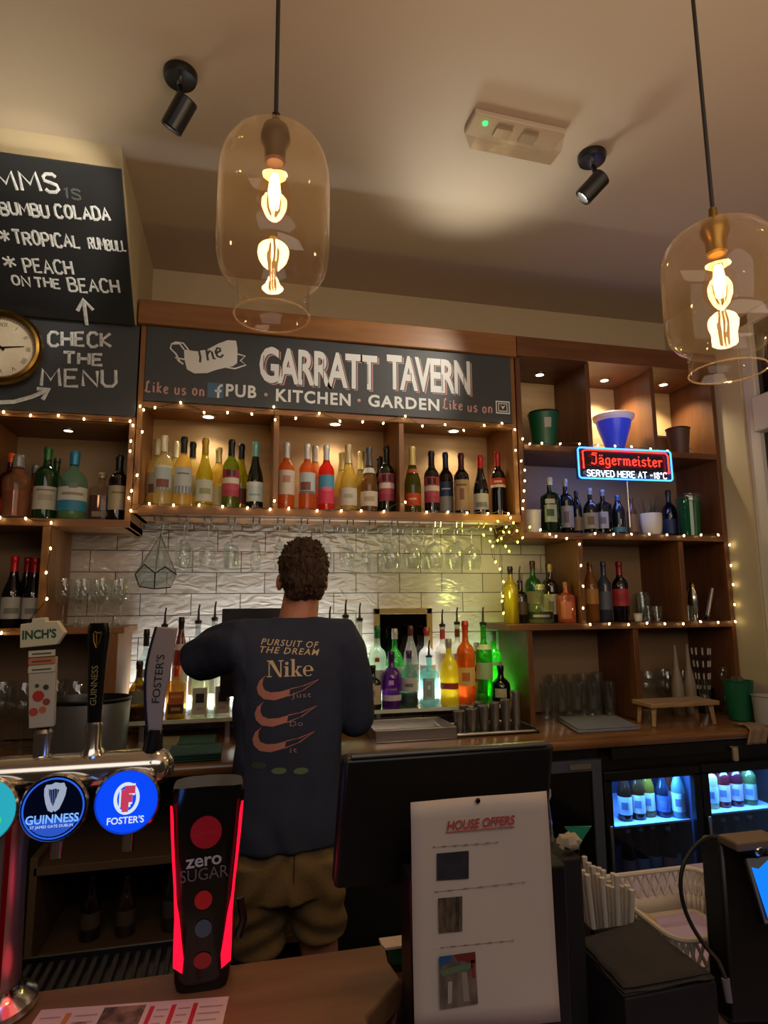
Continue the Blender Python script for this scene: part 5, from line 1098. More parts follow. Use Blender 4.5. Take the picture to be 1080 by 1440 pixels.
def ball(mb, c, rx, ry, rz, M=None, n=10, seg=18):
    mb.lathe([(sin(pi*i/n), -cos(pi*i/n)) for i in range(n+1)], c, M_SKIN, seg, (M or Matrix()) @ Matrix.Diagonal((rx, ry, rz, 1)))
def limb(mb, pts, rs, seg=14):
    P_, R_ = [], []
    for i in range(len(pts)-1):
        for k in range(5):
            t = k/5; P_.append(Vector(pts[i]).lerp(Vector(pts[i+1]), t)); R_.append(rs[i]*(1-t)+rs[i+1]*t)
    P_.append(Vector(pts[-1])); R_.append(rs[-1]); mb.tube(P_, R_, M_SKIN, seg)
    for p, r in ((P_[0], R_[0]), (P_[-1], R_[-1])): ball(mb, p, r, r, r, n=8, seg=12)
def hand(mb, w, fwd, palm, side, curl):
    """palm block, four unequal bent fingers and a thumb off the side; fwd along the hand, palm = palm normal, side = towards the thumb"""
    w, f, n, s = Vector(w), Vector(fwd).normalized(), Vector(palm).normalized(), Vector(side).normalized()
    for k in (-1.0, -.35, .35, 1.0):
        limb(mb, [w+s*k*.016, w+f*.05+s*k*.026, w+f*.088+s*k*.030], [.014, .0135, .011], 8)
    for k, L in ((1.0, .070), (.35, .080), (-.35, .075), (-1.0, .058)):
        p = w+f*.088+s*k*.030; d = f.copy(); pts = [p]
        for j, (seg_, c) in enumerate(((.45, curl*.6), (.31, curl), (.24, curl*.8))):
            d = (d*cos(c)+n*sin(c)).normalized(); p = p+d*L*seg_; pts.append(p.copy())
            n2 = n; 
        limb(mb, pts, [.0095, .009, .0082, .0068], 8)
    p = w+f*.022+s*.026; d = (f*.55+s*.8+n*.25).normalized()
    limb(mb, [p, p+d*.038, p+d*.038+(f*.85+s*.15+n*.55).normalized()*.03, p+d*.038+(f*.85+s*.15+n*.55).normalized()*.03+(f*.8-s*.2+n*.6).normalized()*.026], [.0135, .0115, .0095, .0075], 8)
mx, my = .158, 2.02
HC = Vector((.197, 2.015, 1.640))
LS, LE, LW = Vector((.005, 2.03, 1.425)), Vector((-.125, 2.16, 1.380)), Vector((-.165, 2.42, 1.350))
RS, RE, RW = Vector((.318, 2.03, 1.425)), Vector((.372, 2.09, 1.175)), Vector((.340, 2.33, 1.165))
man = thing('person', 'man seen from behind in navy printed T-shirt and khaki shorts at the counter', 'person', (.16, 2.02, .0))
mb = MB()
rings(mb, [(mx, my, .80, .145, .10), (mx, my, .95, .150, .102), (mx, my, 1.08, .140, .095), (mx+.003, my, 1.22, .150, .100), (mx+.004, my, 1.34, .160, .102), (mx+.004, my+.005, 1.42, .150, .085), (mx+.010, my+.006, 1.47, .10, .065)])
limb(mb, [(mx+.012, my+.012, 1.40), (mx+.026, my+.008, 1.50), (HC.x-.002, HC.y+.008, 1.58)], [.080, .062, .058], 18)
ball(mb, HC+Vector((0, -.008, .018)), .076, .094, .098)                       # skull
ball(mb, HC+Vector((0, .038, -.045)), .058, .058, .075)                       # jaw and face
ball(mb, HC+Vector((0, .085, -.098)), .026, .020, .018)                       # chin
limb(mb, [HC+Vector((0, .088, .012)), HC+Vector((0, .112, -.032))], [.009, .014], 8)   # nose
limb(mb, [HC+Vector((-.022, .086, -.068)), HC+Vector((.022, .086, -.068))], [.009, .009], 8)  # mouth
for s in (-1, 1):
    ball(mb, HC+Vector((s*.030, .078, .008)), .015, .012, .011)
    limb(mb, [HC+Vector((s*.014, .084, .026)), HC+Vector((s*.045, .074, .028))], [.008, .006], 8)
    ball(mb, HC+Vector((s*.075, .014, -.022)), .009, .019, .029, Matrix.Rotation(s*radians(-22), 4, 'Z'))   # ears
for S, E_, Wr, sd in ((LS, LE, LW, 1), (RS, RE, RW, -1)):
    limb(mb, [S, E_], [.052, .043]); limb(mb, [E_, E_.lerp(Wr, .35), Wr], [.041, .043, .028])
    limb(mb, [(mx+.01, my+.005, 1.40), S], [.06, .055])
    f_ = (Wr-E_).normalized(); hand(mb, Wr, f_+Vector((0, 0, .05)), Vector((sd*.9, .1, -.3)), Vector((0, 0, 1)), .62)
for s, kx, ky, ax, ay in ((-1, .080, 2.05, .070, 2.00), (1, .262, 2.03, .285, 2.03)):
    hip = Vector((mx+s*.070, my, .84)); knee = Vector((kx, ky, .50)); ank = Vector((ax, ay, .10))
    limb(mb, [hip, knee], [.076, .056], 18); limb(mb, [knee, knee.lerp(ank, .3)+Vector((0, -.015, 0)), ank], [.054, .058, .036], 16)
    limb(mb, [ank+Vector((0, -.03, -.045)), ank+Vector((0, .14, -.07))], [.035, .030], 12)
body = solid(mb, .0045, 5, 'body', M_SKIN)
def addpart(me, nm):
    o = bpy.data.objects.new(nm, me); COL.objects.link(o); o.parent = man; o.matrix_parent_inverse = inv_of(man); return o
addpart(body, 'body')
# T-shirt
m_shirt = mat('navy_cotton', '#353b4e', .85, spec=.2, bump=(160, .15, (1, 1, 1)), var=(5, '#2e3344', (1, 1, 1)))
mb = MB()
rings(mb, [(mx-.002, my, .838, .170, .130), (mx-.001, my, .90, .168, .124), (mx-.001, my, 1.00, .164, .116), (mx, my, 1.12, .166, .116), (mx+.001, my, 1.24, .173, .117), (mx+.003, my, 1.33, .180, .118), (mx+.004, my+.003, 1.40, .176, .106), (mx+.006, my+.006, 1.45, .150, .088), (mx+.018, my+.008, 1.482, .110, .074), (mx+.026, my+.008, 1.505, .078, .068)], 36)
limb(mb, [(mx, my+.01, 1.405), LS+Vector((0, 0, .0)), LS.lerp(LE, .55)+Vector((-.006, 0, -.002)), LE+Vector((.004, -.01, -.008))], [.085, .084, .080, .070], 20)
limb(mb, [(mx, my+.01, 1.405), RS, RS.lerp(RE, .5)+Vector((.012, 0, 0)), RE+Vector((.008, .0, .005))], [.085, .082, .078, .070], 20)
def fold(co, n):
    d = noise.noise(Vector((co.x*9, co.y*9, co.z*5)))*.0055+noise.noise(Vector((co.x*22+4, co.y*22, co.z*9)))*.0022
    if co.z < 1.05: d += .004*sin(co.x*46+noise.noise(co*6)*4)*min(1, (1.05-co.z)/.15)
    if co.x < .02: d += .004*sin((co.x*.7+co.y*.6+co.z*.5)*95)
    return d
shirt = solid(mb, .006, 7, 'tshirt', m_shirt, fold)
sh = addpart(shirt, 'tshirt')
mb = MB(); col = [(mx+.027+.074*cos(a), my+.006+.066*sin(a), 1.497-.014*sin(a)*-1) for a in [k*2*pi/40 for k in range(40)]]
mb.tube([(x, y, z-.004) for x, y, z in col], .008, mat('navy_rib', '#262b38', .85), 8, closed=True); o = mb.obj('collar', None); o.parent = sh; o.matrix_parent_inverse = inv_of(sh)
# print on the back, laid onto the cloth
bvh = BVHTree.FromPolygons([v.co for v in shirt.vertices], [p.vertices for p in shirt.polygons])
def lay(nm, fn, label=None):
    q = MB(); fn(q); import bmesh
    bm = bmesh.new()
    me = q.mesh('t', 0, False); bm.from_mesh(me); bmesh.ops.triangulate(bm, faces=bm.faces)
    for _ in range(4):
        ed = [e for e in bm.edges if e.calc_length() > .008]
        if not ed: break
        bmesh.ops.subdivide_edges(bm, edges=ed, cuts=1); bmesh.ops.triangulate(bm, faces=bm.faces)
    for v in bm.verts:
        h = bvh.ray_cast(Vector((v.co.x, 1.5, v.co.z)), Vector((0, 1, 0)))
        v.co.y = (h[0].y if h[0] else 1.92)-.0016-(v.co.y*-1)
    bm.to_mesh(me); bm.free(); me.materials.clear()
    for m_ in q.mats: me.materials.append(m_)
    o = bpy.data.objects.new(nm, me); COL.objects.link(o); o.parent = sh; o.matrix_parent_inverse = inv_of(sh)
    if label: o['label'] = label
YS = 1.915
fb = Frame((0, 0, 0), (1, 0, 0), (0, 0, 1))
def bp(x, y): p = PY(x, y, YS); return p.x, p.z
m_cream, m_sal, m_grn, m_dim = mat('print_cream', '#c9b592', .8), mat('print_salmon', '#b5786c', .8), mat('print_green', '#5f7350', .8), mat('print_dim', '#9a7d80', .8)
for w, xa, ya, xb, yb in (('PURSUIT OF', 366, 903, 448, 908), ('THE DREAM', 364, 914, 448, 918)):
    a, c = bp(xa, ya), bp(xb, yb)
    lay('printed_word', lambda q: write(q, fb, w, (a[0]+c[0])/2, (a[1]+c[1])/2, .026, m_cream, shear=.25, spacing=1.2, offset=.01, width=c[0]-a[0], h=.0, rot=atan2(c[1]-a[1], c[0]-a[0])), 'cream slanted capitals reading '+w)
def nike(q):   # heavy serif letters built of stems, slabs and bowls
    a = bp(375, 952); s = bp(442, 952)[0]-a[0]; h = a[1]-bp(375, 929)[1]; h = -h; k = s/2.75
    def R(x0, y0, x1, y1): poly_on(q, fb, [(a[0]+x0*k, a[1]+y0*h), (a[0]+x1*k, a[1]+y0*h), (a[0]+x1*k, a[1]+y1*h), (a[0]+x0*k, a[1]+y1*h)], m_cream, 0)
    def Pg(l): poly_on(q, fb, [(a[0]+x*k, a[1]+y*h) for x, y in l], m_cream, 0)
    R(.10, 0, .16, 1); R(0, 0, .28, .06); R(0, .94, .2, 1); Pg([(.08, 1), (.34, 1), (.84, .0), (.78, -.02), (.70, 0)]); R(.76, 0, .83, 1); R(.66, .94, .94, 1)
    R(1.05, 0, 1.22, .62); R(.98, 0, 1.29, .06); R(.98, .56, 1.22, .62); Pg([(1.05+.085+.1*cos(t), .8+.1*sin(t)) for t in [j*pi/5 for j in range(10)]])
    R(1.42, 0, 1.59, 1.05); R(1.35, 0, 1.66, .06); R(1.35, .99, 1.59, 1.05); Pg([(1.58, .26), (1.80, .58), (1.90, .58), (1.66, .28)]); Pg([(1.60, .30), (1.74, .36), (2.0, .0), (1.80, .0)]); R(1.72, 0, 2.04, .06); R(1.72, .55, 2.0, .61)
    cx, cy_ = 2.38, .31
    for j in range(26):
        t0_, t1_ = [radians(0+j_*315/26) for j_ in (j, j+1)]
        l = []
        for t, rr in ((t0_, 1), (t1_, 1), (t1_, 0), (t0_, 0)):
            wI = .30-.21*abs(cos(t))**.8 if rr == 0 else None
            if rr: l.append((cx+.31*cos(t), cy_+.33*sin(t)))
            else: l.append((cx+(.31-.17*abs(cos(t)))*cos(t), cy_+(.33-.05)*sin(t)))
        Pg(l)
    R(2.16, .29, 2.68, .35)
lay('printed_word', nike, 'cream heavy serif brand word')
def swoosh(q, ax, ay):
    o_ = (ax, ay)
    def pp(l): return [bp(ax+x, ay+y) for x, y in l]
    top = [(14, -14), (10, -8), (9, 0), (12, 7), (20, 10), (32, 9), (48, 5)]
    bot = [(48, 14), (36, 19), (24, 21), (11, 20), (3, 14), (1, 6), (4, -4)]
    poly = pp(top+[(48, 5), (47, 15)]+bot[1:])
    # split into strips: inner edge to outer edge
    inn = pp([(14, -14), (10, -8), (9, 0), (12, 7), (20, 10), (33, 9), (48, 5)]); out = pp([(14, -14), (5, -6), (1, 4), (3, 13), (11, 20), (26, 21), (46, 15)])
    for j in range(6): q.add([fb.at(*v) for v in (inn[j], inn[j+1], out[j+1], out[j])], [(0, 1, 2, 3)], m_sal)
    tip = pp([(88, -8)])[0]
    for l in ([(48, 5), (66, 1), (88, -8)], [(46, 15), (66, 7), (88, -8)]):
        z = pp(l)
        for u0, u1 in zip(z, z[1:]):
            d = Vector((u1[0]-u0[0], u1[1]-u0[1])); nn = Vector((-d.y, d.x)).normalized()*.0016
            q.add([fb.at(u0[0]+nn.x, u0[1]+nn.y), fb.at(u1[0]+nn.x*.4, u1[1]+nn.y*.4), fb.at(u1[0]-nn.x*.4, u1[1]-nn.y*.4), fb.at(u0[0]-nn.x, u0[1]-nn.y)], [(0, 1, 2, 3)], m_sal)
for ax, ay in ((360, 963), (357, 1000), (354, 1036)): lay('printed_emblem', lambda q: swoosh(q, ax, ay), 'salmon swoosh emblem')
for w, x, y, wd in (('Just', 424, 977, 27), ('Do', 416, 1017, 18), ('it', 412, 1054, 10)):
    a = bp(x, y); wdm = bp(x+wd, y)[0]-a[0]
    lay('printed_word', lambda q: write(q, fb, w, a[0], a[1], .022, m_dim, spacing=1.15, width=wdm, h=0), 'dim pink word '+w)
for x, y in ((364, 1077), (392, 1083), (423, 1083)):
    a = bp(x, y); lay('printed_emblem', lambda q: poly_on(q, fb, disc_pts(*a, .022, 20, .42), m_grn if x > 370 else mat('print_green_dim', '#3a4638', .8), 0), 'small green oval print')
# shorts
m_short = mat('khaki_cotton', '#86714c', .85, spec=.2, bump=(120, .2, (1, 1, 1)), var=(4, '#715d3c', (1, 1, 1)))
mb = MB()
rings(mb, [(mx, my, .70, .148, .120), (mx, my, .78, .158, .122), (mx, my, .86, .150, .108), (mx, my, .93, .142, .098)], 28)
for s, kx, ky, zb2 in ((-1, .080, 2.045, .535), (1, .262, 2.03, .565)):
    hip = Vector((mx+s*.078, my, .78)); k = Vector((kx, ky, .50)); e_ = hip.lerp(k, (.78-zb2)/.28)
    vs = [(hip.x, hip.y, .80, .090, .108)]+[(hip.lerp(e_, t).x+s*.004*t, hip.lerp(e_, t).y, hip.lerp(e_, t).z, .090-.008*t, .108-.014*t) for t in (.3, .6, .85, 1)]
    rings(mb, vs[::-1], 24)
def fold2(co, n): return noise.noise(Vector((co.x*12, co.y*12, co.z*9+3)))*.008+.004*sin((co.z*1.2+co.x*.8*(1 if co.x > mx else -1))*60+noise.noise(co*5)*5)
so = addpart(solid(mb, .006, 5, 'shorts', m_short, fold2), 'shorts')
mb = MB(); mb.tube([(mx+.012, 1.903, .86), (mx+.012, 1.90, .80), (mx+.01, 1.902, .74)], .0025, mat('khaki_seam', '#4a3c24', .9), 6); o = mb.obj('seam', None); o.parent = so; o.matrix_parent_inverse = inv_of(so)
# shoes
for ax, ay in ((.070, 2.00), (.285, 2.03)):
    mb = MB(); limb(mb, [(ax, ay-.05, .055), (ax, ay+.06, .05), (ax, ay+.17, .042)], [.048, .050, .036], 14); ball(mb, (ax, ay-.03, .09), .046, .05, .035)
    me = solid(mb, .006, 4, 'shoe', mat('shoe_dark', '#1c1a1a', .7))
    mz = min(v.co.z for v in me.vertices)
    for v in me.vertices: v.co.z = max(v.co.z, .004)
    addpart(me, 'shoe')
# hair: cap over the skull, broken up into short tufts
m_hair = mat('brown_hair', '#3f2b1c', .6, spec=.3, bump=(150, .5, (1, 1, .25)), var=(40, '#2c1d13', (1, 1, .3)))
mb = MB()
ball(mb, HC+Vector((0, -.012, .030)), .0795, .098, .090); ball(mb, HC+Vector((0, -.036, -.010)), .074, .068, .068); ball(mb, HC+Vector((.0, .03, .066)), .069, .075, .050)
limb(mb, [HC+Vector((-.038, -.052, -.056)), HC+Vector((.038, -.052, -.056))], [.024, .024], 10)
hr = solid(mb, .005, 4, 'hair', m_hair, lambda co, n: (noise.noise(Vector((co.x*38, co.y*38, co.z*22)))*.006+noise.noise(Vector((co.x*90, co.y*90, co.z*40)))*.003))
# keep face free of hair
ho = addpart(hr, 'hair')
mb = MB(); rr_ = random.Random(5); vs_ = [v for v in hr.vertices if v.co.y < HC.y+.06]
for v in rr_.sample(list(vs_), 380):
    n_ = v.normal; dn = Vector((0, 0, -1)) if v.co.z < HC.z+.05 else Vector((rr_.uniform(-.6, .6), rr_.uniform(-.4, .6), .15))
    d = (n_*.30+dn*.9+Vector((rr_.uniform(-.35, .35), rr_.uniform(-.2, .2), rr_.uniform(-.2, .2)))).normalized(); l = rr_.uniform(.006, .012)*(.6 if v.co.z < HC.z-.06 else 1)
    p0_ = v.co-n_*.003; mb.tube([p0_, p0_+n_*l*.35+d*l*.4, p0_+n_*l*.30+d*l], [.0055, .0044, .0014], m_hair, 5)
o = mb.obj('tufts', None); o.parent = ho; o.matrix_parent_inverse = inv_of(ho)
# ================================================================== THE FRONT BAR
ZB = 1.0
br_ = thing('bar_counter', 'worn brown wooden bar top in the foreground', 'bar counter', (-.4, .75, .5))
a0_, a1_ = PZ(565, 1331, ZB), PZ(552, 1440, ZB)
ed = [(-1.3, 1.068), (a0_.x-.025, 1.068), (a0_.x-.03, 1.02), (a0_.x-.022, .97), (a1_.x-.03, .90), (a1_.x-.05, .5), (-1.3, .5)]
MB().prism([(x, y, ZB-.04) for x, y in ed], (0, 0, .04), M_BAR).obj('bar_top', br_, bevel=.005)
MB().box((-1.3, .55, .0), (.14, .98, ZB-.04), M_DWOOD).obj('bar_front', br_)
MB().prism([(x, y, ZB-.075) for x, y in [(a0_.x-.03, 1.062), (a0_.x+.004, 1.062), (a1_.x+.004, .90), (a1_.x-.02, .5), (a1_.x-.06, .5), (a0_.x-.05, 1.0)]], (0, 0, .034), M_DWOOD).obj('end_rail', br_, bevel=.004)
p = PZ(553, 1349, ZB-.03)
t = thing('green_block', 'small translucent green block at the bar end beside the dark till stand', 'coaster', (p.x+.012, p.y+.012, ZB-.0405))
MB().box((-.016, -.012, 0), (.016, .012, .026), bglass('#3f6a40', .7)).obj('body', t, bevel=.003).matrix_parent_inverse = Matrix()
MB().box((-.03, -.016, .026), (.018, .016, .031), mat('pale_card')).obj('top', t, bevel=.001).matrix_parent_inverse = Matrix()
# drip tray
t = thing('drip_tray', 'long black slotted drip tray under the beer taps', 'drip tray', (-.22, 1.12, ZB-.02))
mb = MB(); mb.box((-.62, 1.071, ZB-.045), (-.02, 1.19, ZB-.03), M_BLACK)
for lo, hi in (((-.62, 1.071, ZB-.03), (-.02, 1.077, ZB-.012)), ((-.62, 1.184, ZB-.03), (-.02, 1.19, ZB-.012))): mb.box(lo, hi, M_BLACK)
mb.obj('body', t)
mb = MB()
for k in range(36): mb.box((-.615+k*.0165, 1.077, ZB-.026), (-.608+k*.0165, 1.184, ZB-.020), M_BLACKM)
mb.obj('grille', t)
# beer font: column, rail, three tap heads
fy = 1.03
ft = thing('beer_font', 'chrome beer font with column reflecting red and round lit badges', 'beer tap', (-.315, fy, ZB))
m_rail = mat('font_chrome', '#cfcac2', .16, 1.0)
MB().lathe([(.042, .012), (.040, .06), (.037, .20), (.04, .27)], (-.325, fy, ZB), mat('column_steel', '#9c8e90', .3, .9), 32).obj('column', ft)
mb = MB(); mb.lathe([(0, 0), (.06, 0), (.064, .006), (.062, .014), (.05, .022), (.043, .03), (.042, .036)], (-.325, fy, ZB), m_rail, 32); mb.obj('base_ring', ft)
MB().lathe([(.0435, .012), (.0415, .26)], (-.325, fy, ZB), emitter('red_reflection', '#ff1020', .04), 6, a0=radians(-60), a1=radians(-52)).obj('glow_strip', ft)  # faintly glowing strip drawn in as the red reflection on the column
RZ = PY(110, 1084, fy).z
mb = MB(); mb.tube([(-.70, fy, RZ), (-.118, fy, RZ)], .026, m_rail, 20); ball_ = [(-.118, fy, RZ)]
mb.lathe([(sin(pi*i/8)*.027, -cos(pi*i/8)*.027) for i in range(9)], (-.118, fy, RZ), m_rail, 16); mb.obj('rail', ft)
light('font_red_glow', 'POINT', (-.26, 1.0, ZB+.06), .015, (1, .05, .08), size=.02)
m_lens = {}
def tap(cx, cz, label, base, glow, marks, R=.0415):
    o_ = Vector((cx, fy-.045, cz)); n_ = Vector((0, -1, .06)).normalized(); q = n_.to_track_quat('Z', 'Y').to_matrix().to_4x4()
    mb = MB(); mb.lathe([(R*.5, -.035), (R*.85, -.026), (R*1.05, -.008), (R*1.08, .002), (R*1.02, .006), (R*.98, .003)], o_, m_rail, 40, q); mb.lathe([(0, .004), (.004, .004)], o_, m_rail, 8, q)
    rg = mb.obj('badge_ring', ft); rg['label'] = label
    mb = MB(); mb.lathe([(0, .005), (R*.6, .0045), (R*.99, .002)], o_, emitter('lens_'+base, base, glow), 40, q); ln = mb.obj('badge', rg)
    fr_ = Frame(o_+n_*.0062, (1, 0, 0), (0, .06, 1)); mb = MB(); marks(mb, fr_, R); mb.obj('badge_print', ln, smooth=0, fix=False)
    # spout below the rail
    mb = MB(); mb.tube([(cx+.0, fy-.01, RZ-.02), (cx, fy-.012, RZ-.06), (cx, fy-.02, cz-.075)], [.012, .010, .008], m_rail, 12); mb.obj('spout', ft)
W_ = emitter('lens_white', '#dcecff', .85)
def g_marks(mb, f, R):
    # harp: pillar, curved neck, sound board and strings
    cx, cy_ = 0, .0085; k = R*.78
    H_ = emitter('lens_silver', '#a9b4cc', .75)
    neck = [(-.36, .50), (-.30, .62), (-.12, .60), (.02, .66), (.22, .60), (.34, .66), (.38, .56)]
    mb.tube([f.at(cx+x*k, cy_+y*k-.012*0, .0004) for x, y in neck], [.002, .003, .0035, .004, .0045, .003, .002], H_, 6, flat=(f.n, .2))
    mb.tube([f.at(cx+x*k, cy_+y*k, .0004) for x, y in ((-.32, .55), (-.30, .30), (-.22, 0), (-.10, -.26), (.02, -.34))], [.0028, .003, .0034, .004, .003], H_, 6, flat=(f.n, .2))
    mb.tube([f.at(cx+x*k, cy_+y*k, .0004) for x, y in ((.36, .58), (.30, .30), (.22, .05), (.12, -.22), (.02, -.34))], [.004, .005, .005, .0045, .003], H_, 6, flat=(f.n, .2))
    dim = emitter('lens_mid', '#5c6c9c', .6)
    for i in range(5):
        x = -.2+i*.10; mb.tube([f.at(cx+x*k, cy_+.56*k, .0003), f.at(cx+(x*.8+.06)*k, cy_+(-.05-.04*i)*k, .0003)], .0008, dim, 4, flat=(f.n, .3))
    write(mb, f, 'GUINNESS', 0, -.33*R, .0155, emitter('lens_pale', '#7fb4ff', 1.0), offset=.02, width=R*1.62, h=.0005)
    write(mb, f, 'ST JAMES GATE DUBLIN', 0, -.55*R, .005, W_, width=R*1.3, h=.0005)
    poly_on(mb, f, [(R*.86*cos(t), R*.86*sin(t)) for t in [radians(200+j*14) for j in range(11)]], emitter('lens_deep', '#2f5ad0', .8), .0003)
    mb.tube([f.at(R*.93*cos(j*pi/24), R*.93*sin(j*pi/24), -.001) for j in range(48)], .0012, emitter('lens_edge', '#2c62e0', .9), 6, closed=True)
def f_marks(mb, f, R):
    red = emitter('lens_red', '#d04060', .8)
    oval = [(.36*R*cos(t), .12*R+.46*R*sin(t)) for t in [j*pi/20 for j in range(40)]]
    mb.tube([f.at(x, y, .0003) for x, y in oval], .0024, W_, 6, flat=(f.n, .2), closed=True)
    for m_, r_, dx, dy in ((W_, .0078, .0, .0), (red, .0052, .0, .0)):
        for l in (((-.10, -.16), (-.10, .40)), ((-.12, .40), (.22, .40)), ((-.10, .12), (.14, .12)), ((-.18, -.18), (.02, -.18))):
            mb.tube([f.at(x*R+.002, y*R, .0004 if m_ is W_ else .0011) for x, y in l], r_ if m_ is red else r_, m_, 6, flat=(f.n, .05))
    write(mb, f, "FOSTER'S", 0, -.58*R, .0125, W_, offset=.02, width=R*1.18, h=.0005)
c_ = PY(75, 1137, fy-.05); tap(c_.x, c_.z, 'dark badge with silver harp and stout name', '#060c22', .5, g_marks)
c_ = PY(178, 1128, fy-.05); tap(c_.x, c_.z, 'bright blue badge with red letter F', '#0a46f0', 1.0, f_marks)
c_ = PY(-26, 1142, fy-.05); tap(c_.x, c_.z, 'cyan green badge cut off by the photo edge', '#2fb4c8', .8, lambda mb, f, R: poly_on(mb, f, disc_pts(0, -.3*R, R*.62, 24, .5), emitter('lens_green', '#3ad07a', 1.0), .0004))
light('lens_glow', 'POINT', (-.16, .93, 1.27), .18, (.1, .3, 1), size=.04)
# handles
def handle(name_lab, bx, by, tx, ty, build):
    b_, t_ = PY(bx, by, fy), PY(tx, ty, fy); L = (t_-b_).length; v = (t_-b_).normalized()
    f = Frame(b_, Vector((1, 0, 0))-v*v.x, v)
    return f, L
def hpart(o, lb=None):
    if lb: o['label'] = lb
    return o
# cider handle: arrow shaped sign, small plates, fruit panel
f, L = handle('', 58, 1072, 62, 878, None)
mb = MB(); mb.lathe([(.016, 0), (.017, .012), (.012, .018), (.0125, .05), (.009, .055)], f.o-Vector((0, 0, .008)), m_rail, 20)
mb.prism([f.at(x, y, -.006) for x, y in ((-.016, .05), (.017, .05), (.0185, .15), (-.0185, .15))], f.n*.012, mat('cider_cream', '#b9aa8c', .5))
hc = hpart(mb.obj('tap_handle', ft, bevel=.001), 'cream cider tap handle topped by an arrow shaped sign')
mb = MB(); mb.prism([f.at(x, y, -.008) for x, y in ((-.030, .166), (.020, .168), (.031, .185), (.020, .203), (.005, .203), (.004, .209), (-.014, .208), (-.015, .202), (-.030, .201))], f.n*.016, mat('sign_cream', '#c9bd98', .5)); sgn = mb.obj('arrow_sign', hc, bevel=.0012)
mb = MB(); write(mb, f, "INCH'S", -.004, .184, .0175, mat('dark_green_ink', '#1d4a30', .6), offset=.035, width=.046, h=.0086); mb.obj('sign_lettering', sgn, smooth=0, fix=False)
mb = MB()
for i, (y, c) in enumerate(((.156, '#c4b898'), (.145, '#c06a44'), (.133, '#c4b898'))):
    mb.prism([f.at(x, y+dy, .0062) for x, dy in ((-.018, -.004), (.018, -.004), (.018, .005), (-.018, .005))], f.n*.0016, paint(c))
    poly_on(mb, f, [(-.013, y-.0008), (.013, y-.0008), (.013, y+.0012), (-.013, y+.0012)], paint('#3c4a30'), .0082)
mb.obj('plate', hc)
mb = MB()
for x, y, r, c in ((-.004, .095, .008, '#b02a20'), (.007, .086, .005, '#8a3a24'), (-.010, .073, .006, '#b8402c'), (.006, .107, .004, '#2c3a22'), (.002, .075, .005, '#c06030'), (-.006, .110, .003, '#3a4a26')): poly_on(mb, f, disc_pts(x, y, r, 16), paint(c), .0065)
mb.obj('fruit_print', hc, smooth=0, fix=False)
# stout handle: tall black curved grip with gold harp
f, L = handle('', 130, 1060, 140, 876, None)
mb = MB(); mb.lathe([(.016, 0), (.018, .01), (.012, .02), (.012, .05), (.0105, .056)], f.o-Vector((0, 0, .01)), m_rail, 20)
hs = hpart(mb.obj('tap_handle', ft), 'tall black stout tap handle with gold emblem')
mb = MB(); N_ = 16; sec = []
for i in range(N_+1):
    y = .045+(L-.045)*i/N_; w = .0095+.0045*min(1, (i/N_)*1.3)+(.003*max(0, (i/N_-.7)/.3)); dpt = .009+.003*(i/N_)
    if i == N_: w *= .8
    sec.append([(w*cos(k*pi/10)*(abs(cos(k*pi/10))**-.25 if abs(cos(k*pi/10)) > .01 else 1), dpt*sin(k*pi/10), y) for k in range(20)])
vs = [f.at(x, y, h) for s_ in sec for x, h, y in s_]; fs_ = [(i*20+k, i*20+(k+1) % 20, (i+1)*20+(k+1) % 20, (i+1)*20+k) for i in range(N_) for k in range(20)]
mb.add(vs, fs_+[tuple(range(19, -1, -1)), tuple(N_*20+k for k in range(20))], mat('gloss_black', '#0a0908', .18)); mb.obj('grip', hs)
mb = MB(); fv = Frame(f.at(0, 0, 0), f.v, -f.u); v_, fc_ = text_geo('GUINNESS', .0125, 'CENTER', .01)
mb.add([fv.at(.1+x*1.0, y, .0125) for x, y in v_], fc_, mat('gold_ink', '#9c8a5c', .4, .5)); mb.obj('grip_lettering', hs, smooth=0, fix=False)
mb = MB()
for l in ([(-.006, .018), (-.003, .022), (.002, .02), (.006, .022)], [(-.005, .02), (-.004, .008), (.0, -.002)], [(.006, .021), (.004, .008), (.0, -.002)], [(-.001, .019), (0, .004)]): mb.tube([f.at(x, L-.035+y, .0135) for x, y in l], .0013, M_BRASS, 6)
mb.obj('emblem', hs)
# lager handle: tilted grey blade
f, L = handle('', 210, 1093, 234, 882, None)
mb = MB(); mb.tube([f.at(0, -.01, 0), f.at(0, .035, 0), f.at(.001, .07, 0)], [.017, .0155, .011], mat('handle_black', '#0f0e0e', .3), 16); hf = hpart(mb.obj('tap_handle', ft), 'tilted grey lager tap handle')
mb = MB(); N_ = 14; pr_ = []
for i in range(N_+1):
    u_ = i/N_; y = .058+(L-.058)*u_; w = .0085+.0085*min(1, u_*1.7)-.002*max(0, u_-.75)*4; cx = -.006*sin(pi*u_)+.002
    pr_.append((cx, y, w))
mb.prism([f.at(c-w, y, -.006) for c, y, w in pr_]+[f.at(c+w, y, -.006) for c, y, w in pr_[::-1]], f.n*.014, mat('blade_grey', '#92827a', .35)); mb.obj('blade', hf, bevel=.002)
mb = MB(); mb.prism([f.at(c-w-.004, y, -.007) for c, y, w in pr_]+[f.at(c-w+.0005, y, -.007) for c, y, w in pr_[::-1]], f.n*.011, mat('blade_edge', '#1a1626', .3)); mb.obj('blade_edge', hf, bevel=.001)
mb = MB(); fv = Frame(f.at(0, 0, 0), f.v, -f.u); write(mb, fv, "FOSTER'S", .145, .002, .016, mat('ink_dark', '#17151d', .5), offset=.01, width=.072, h=.0085); mb.obj('blade_lettering', hf, smooth=0, fix=False)
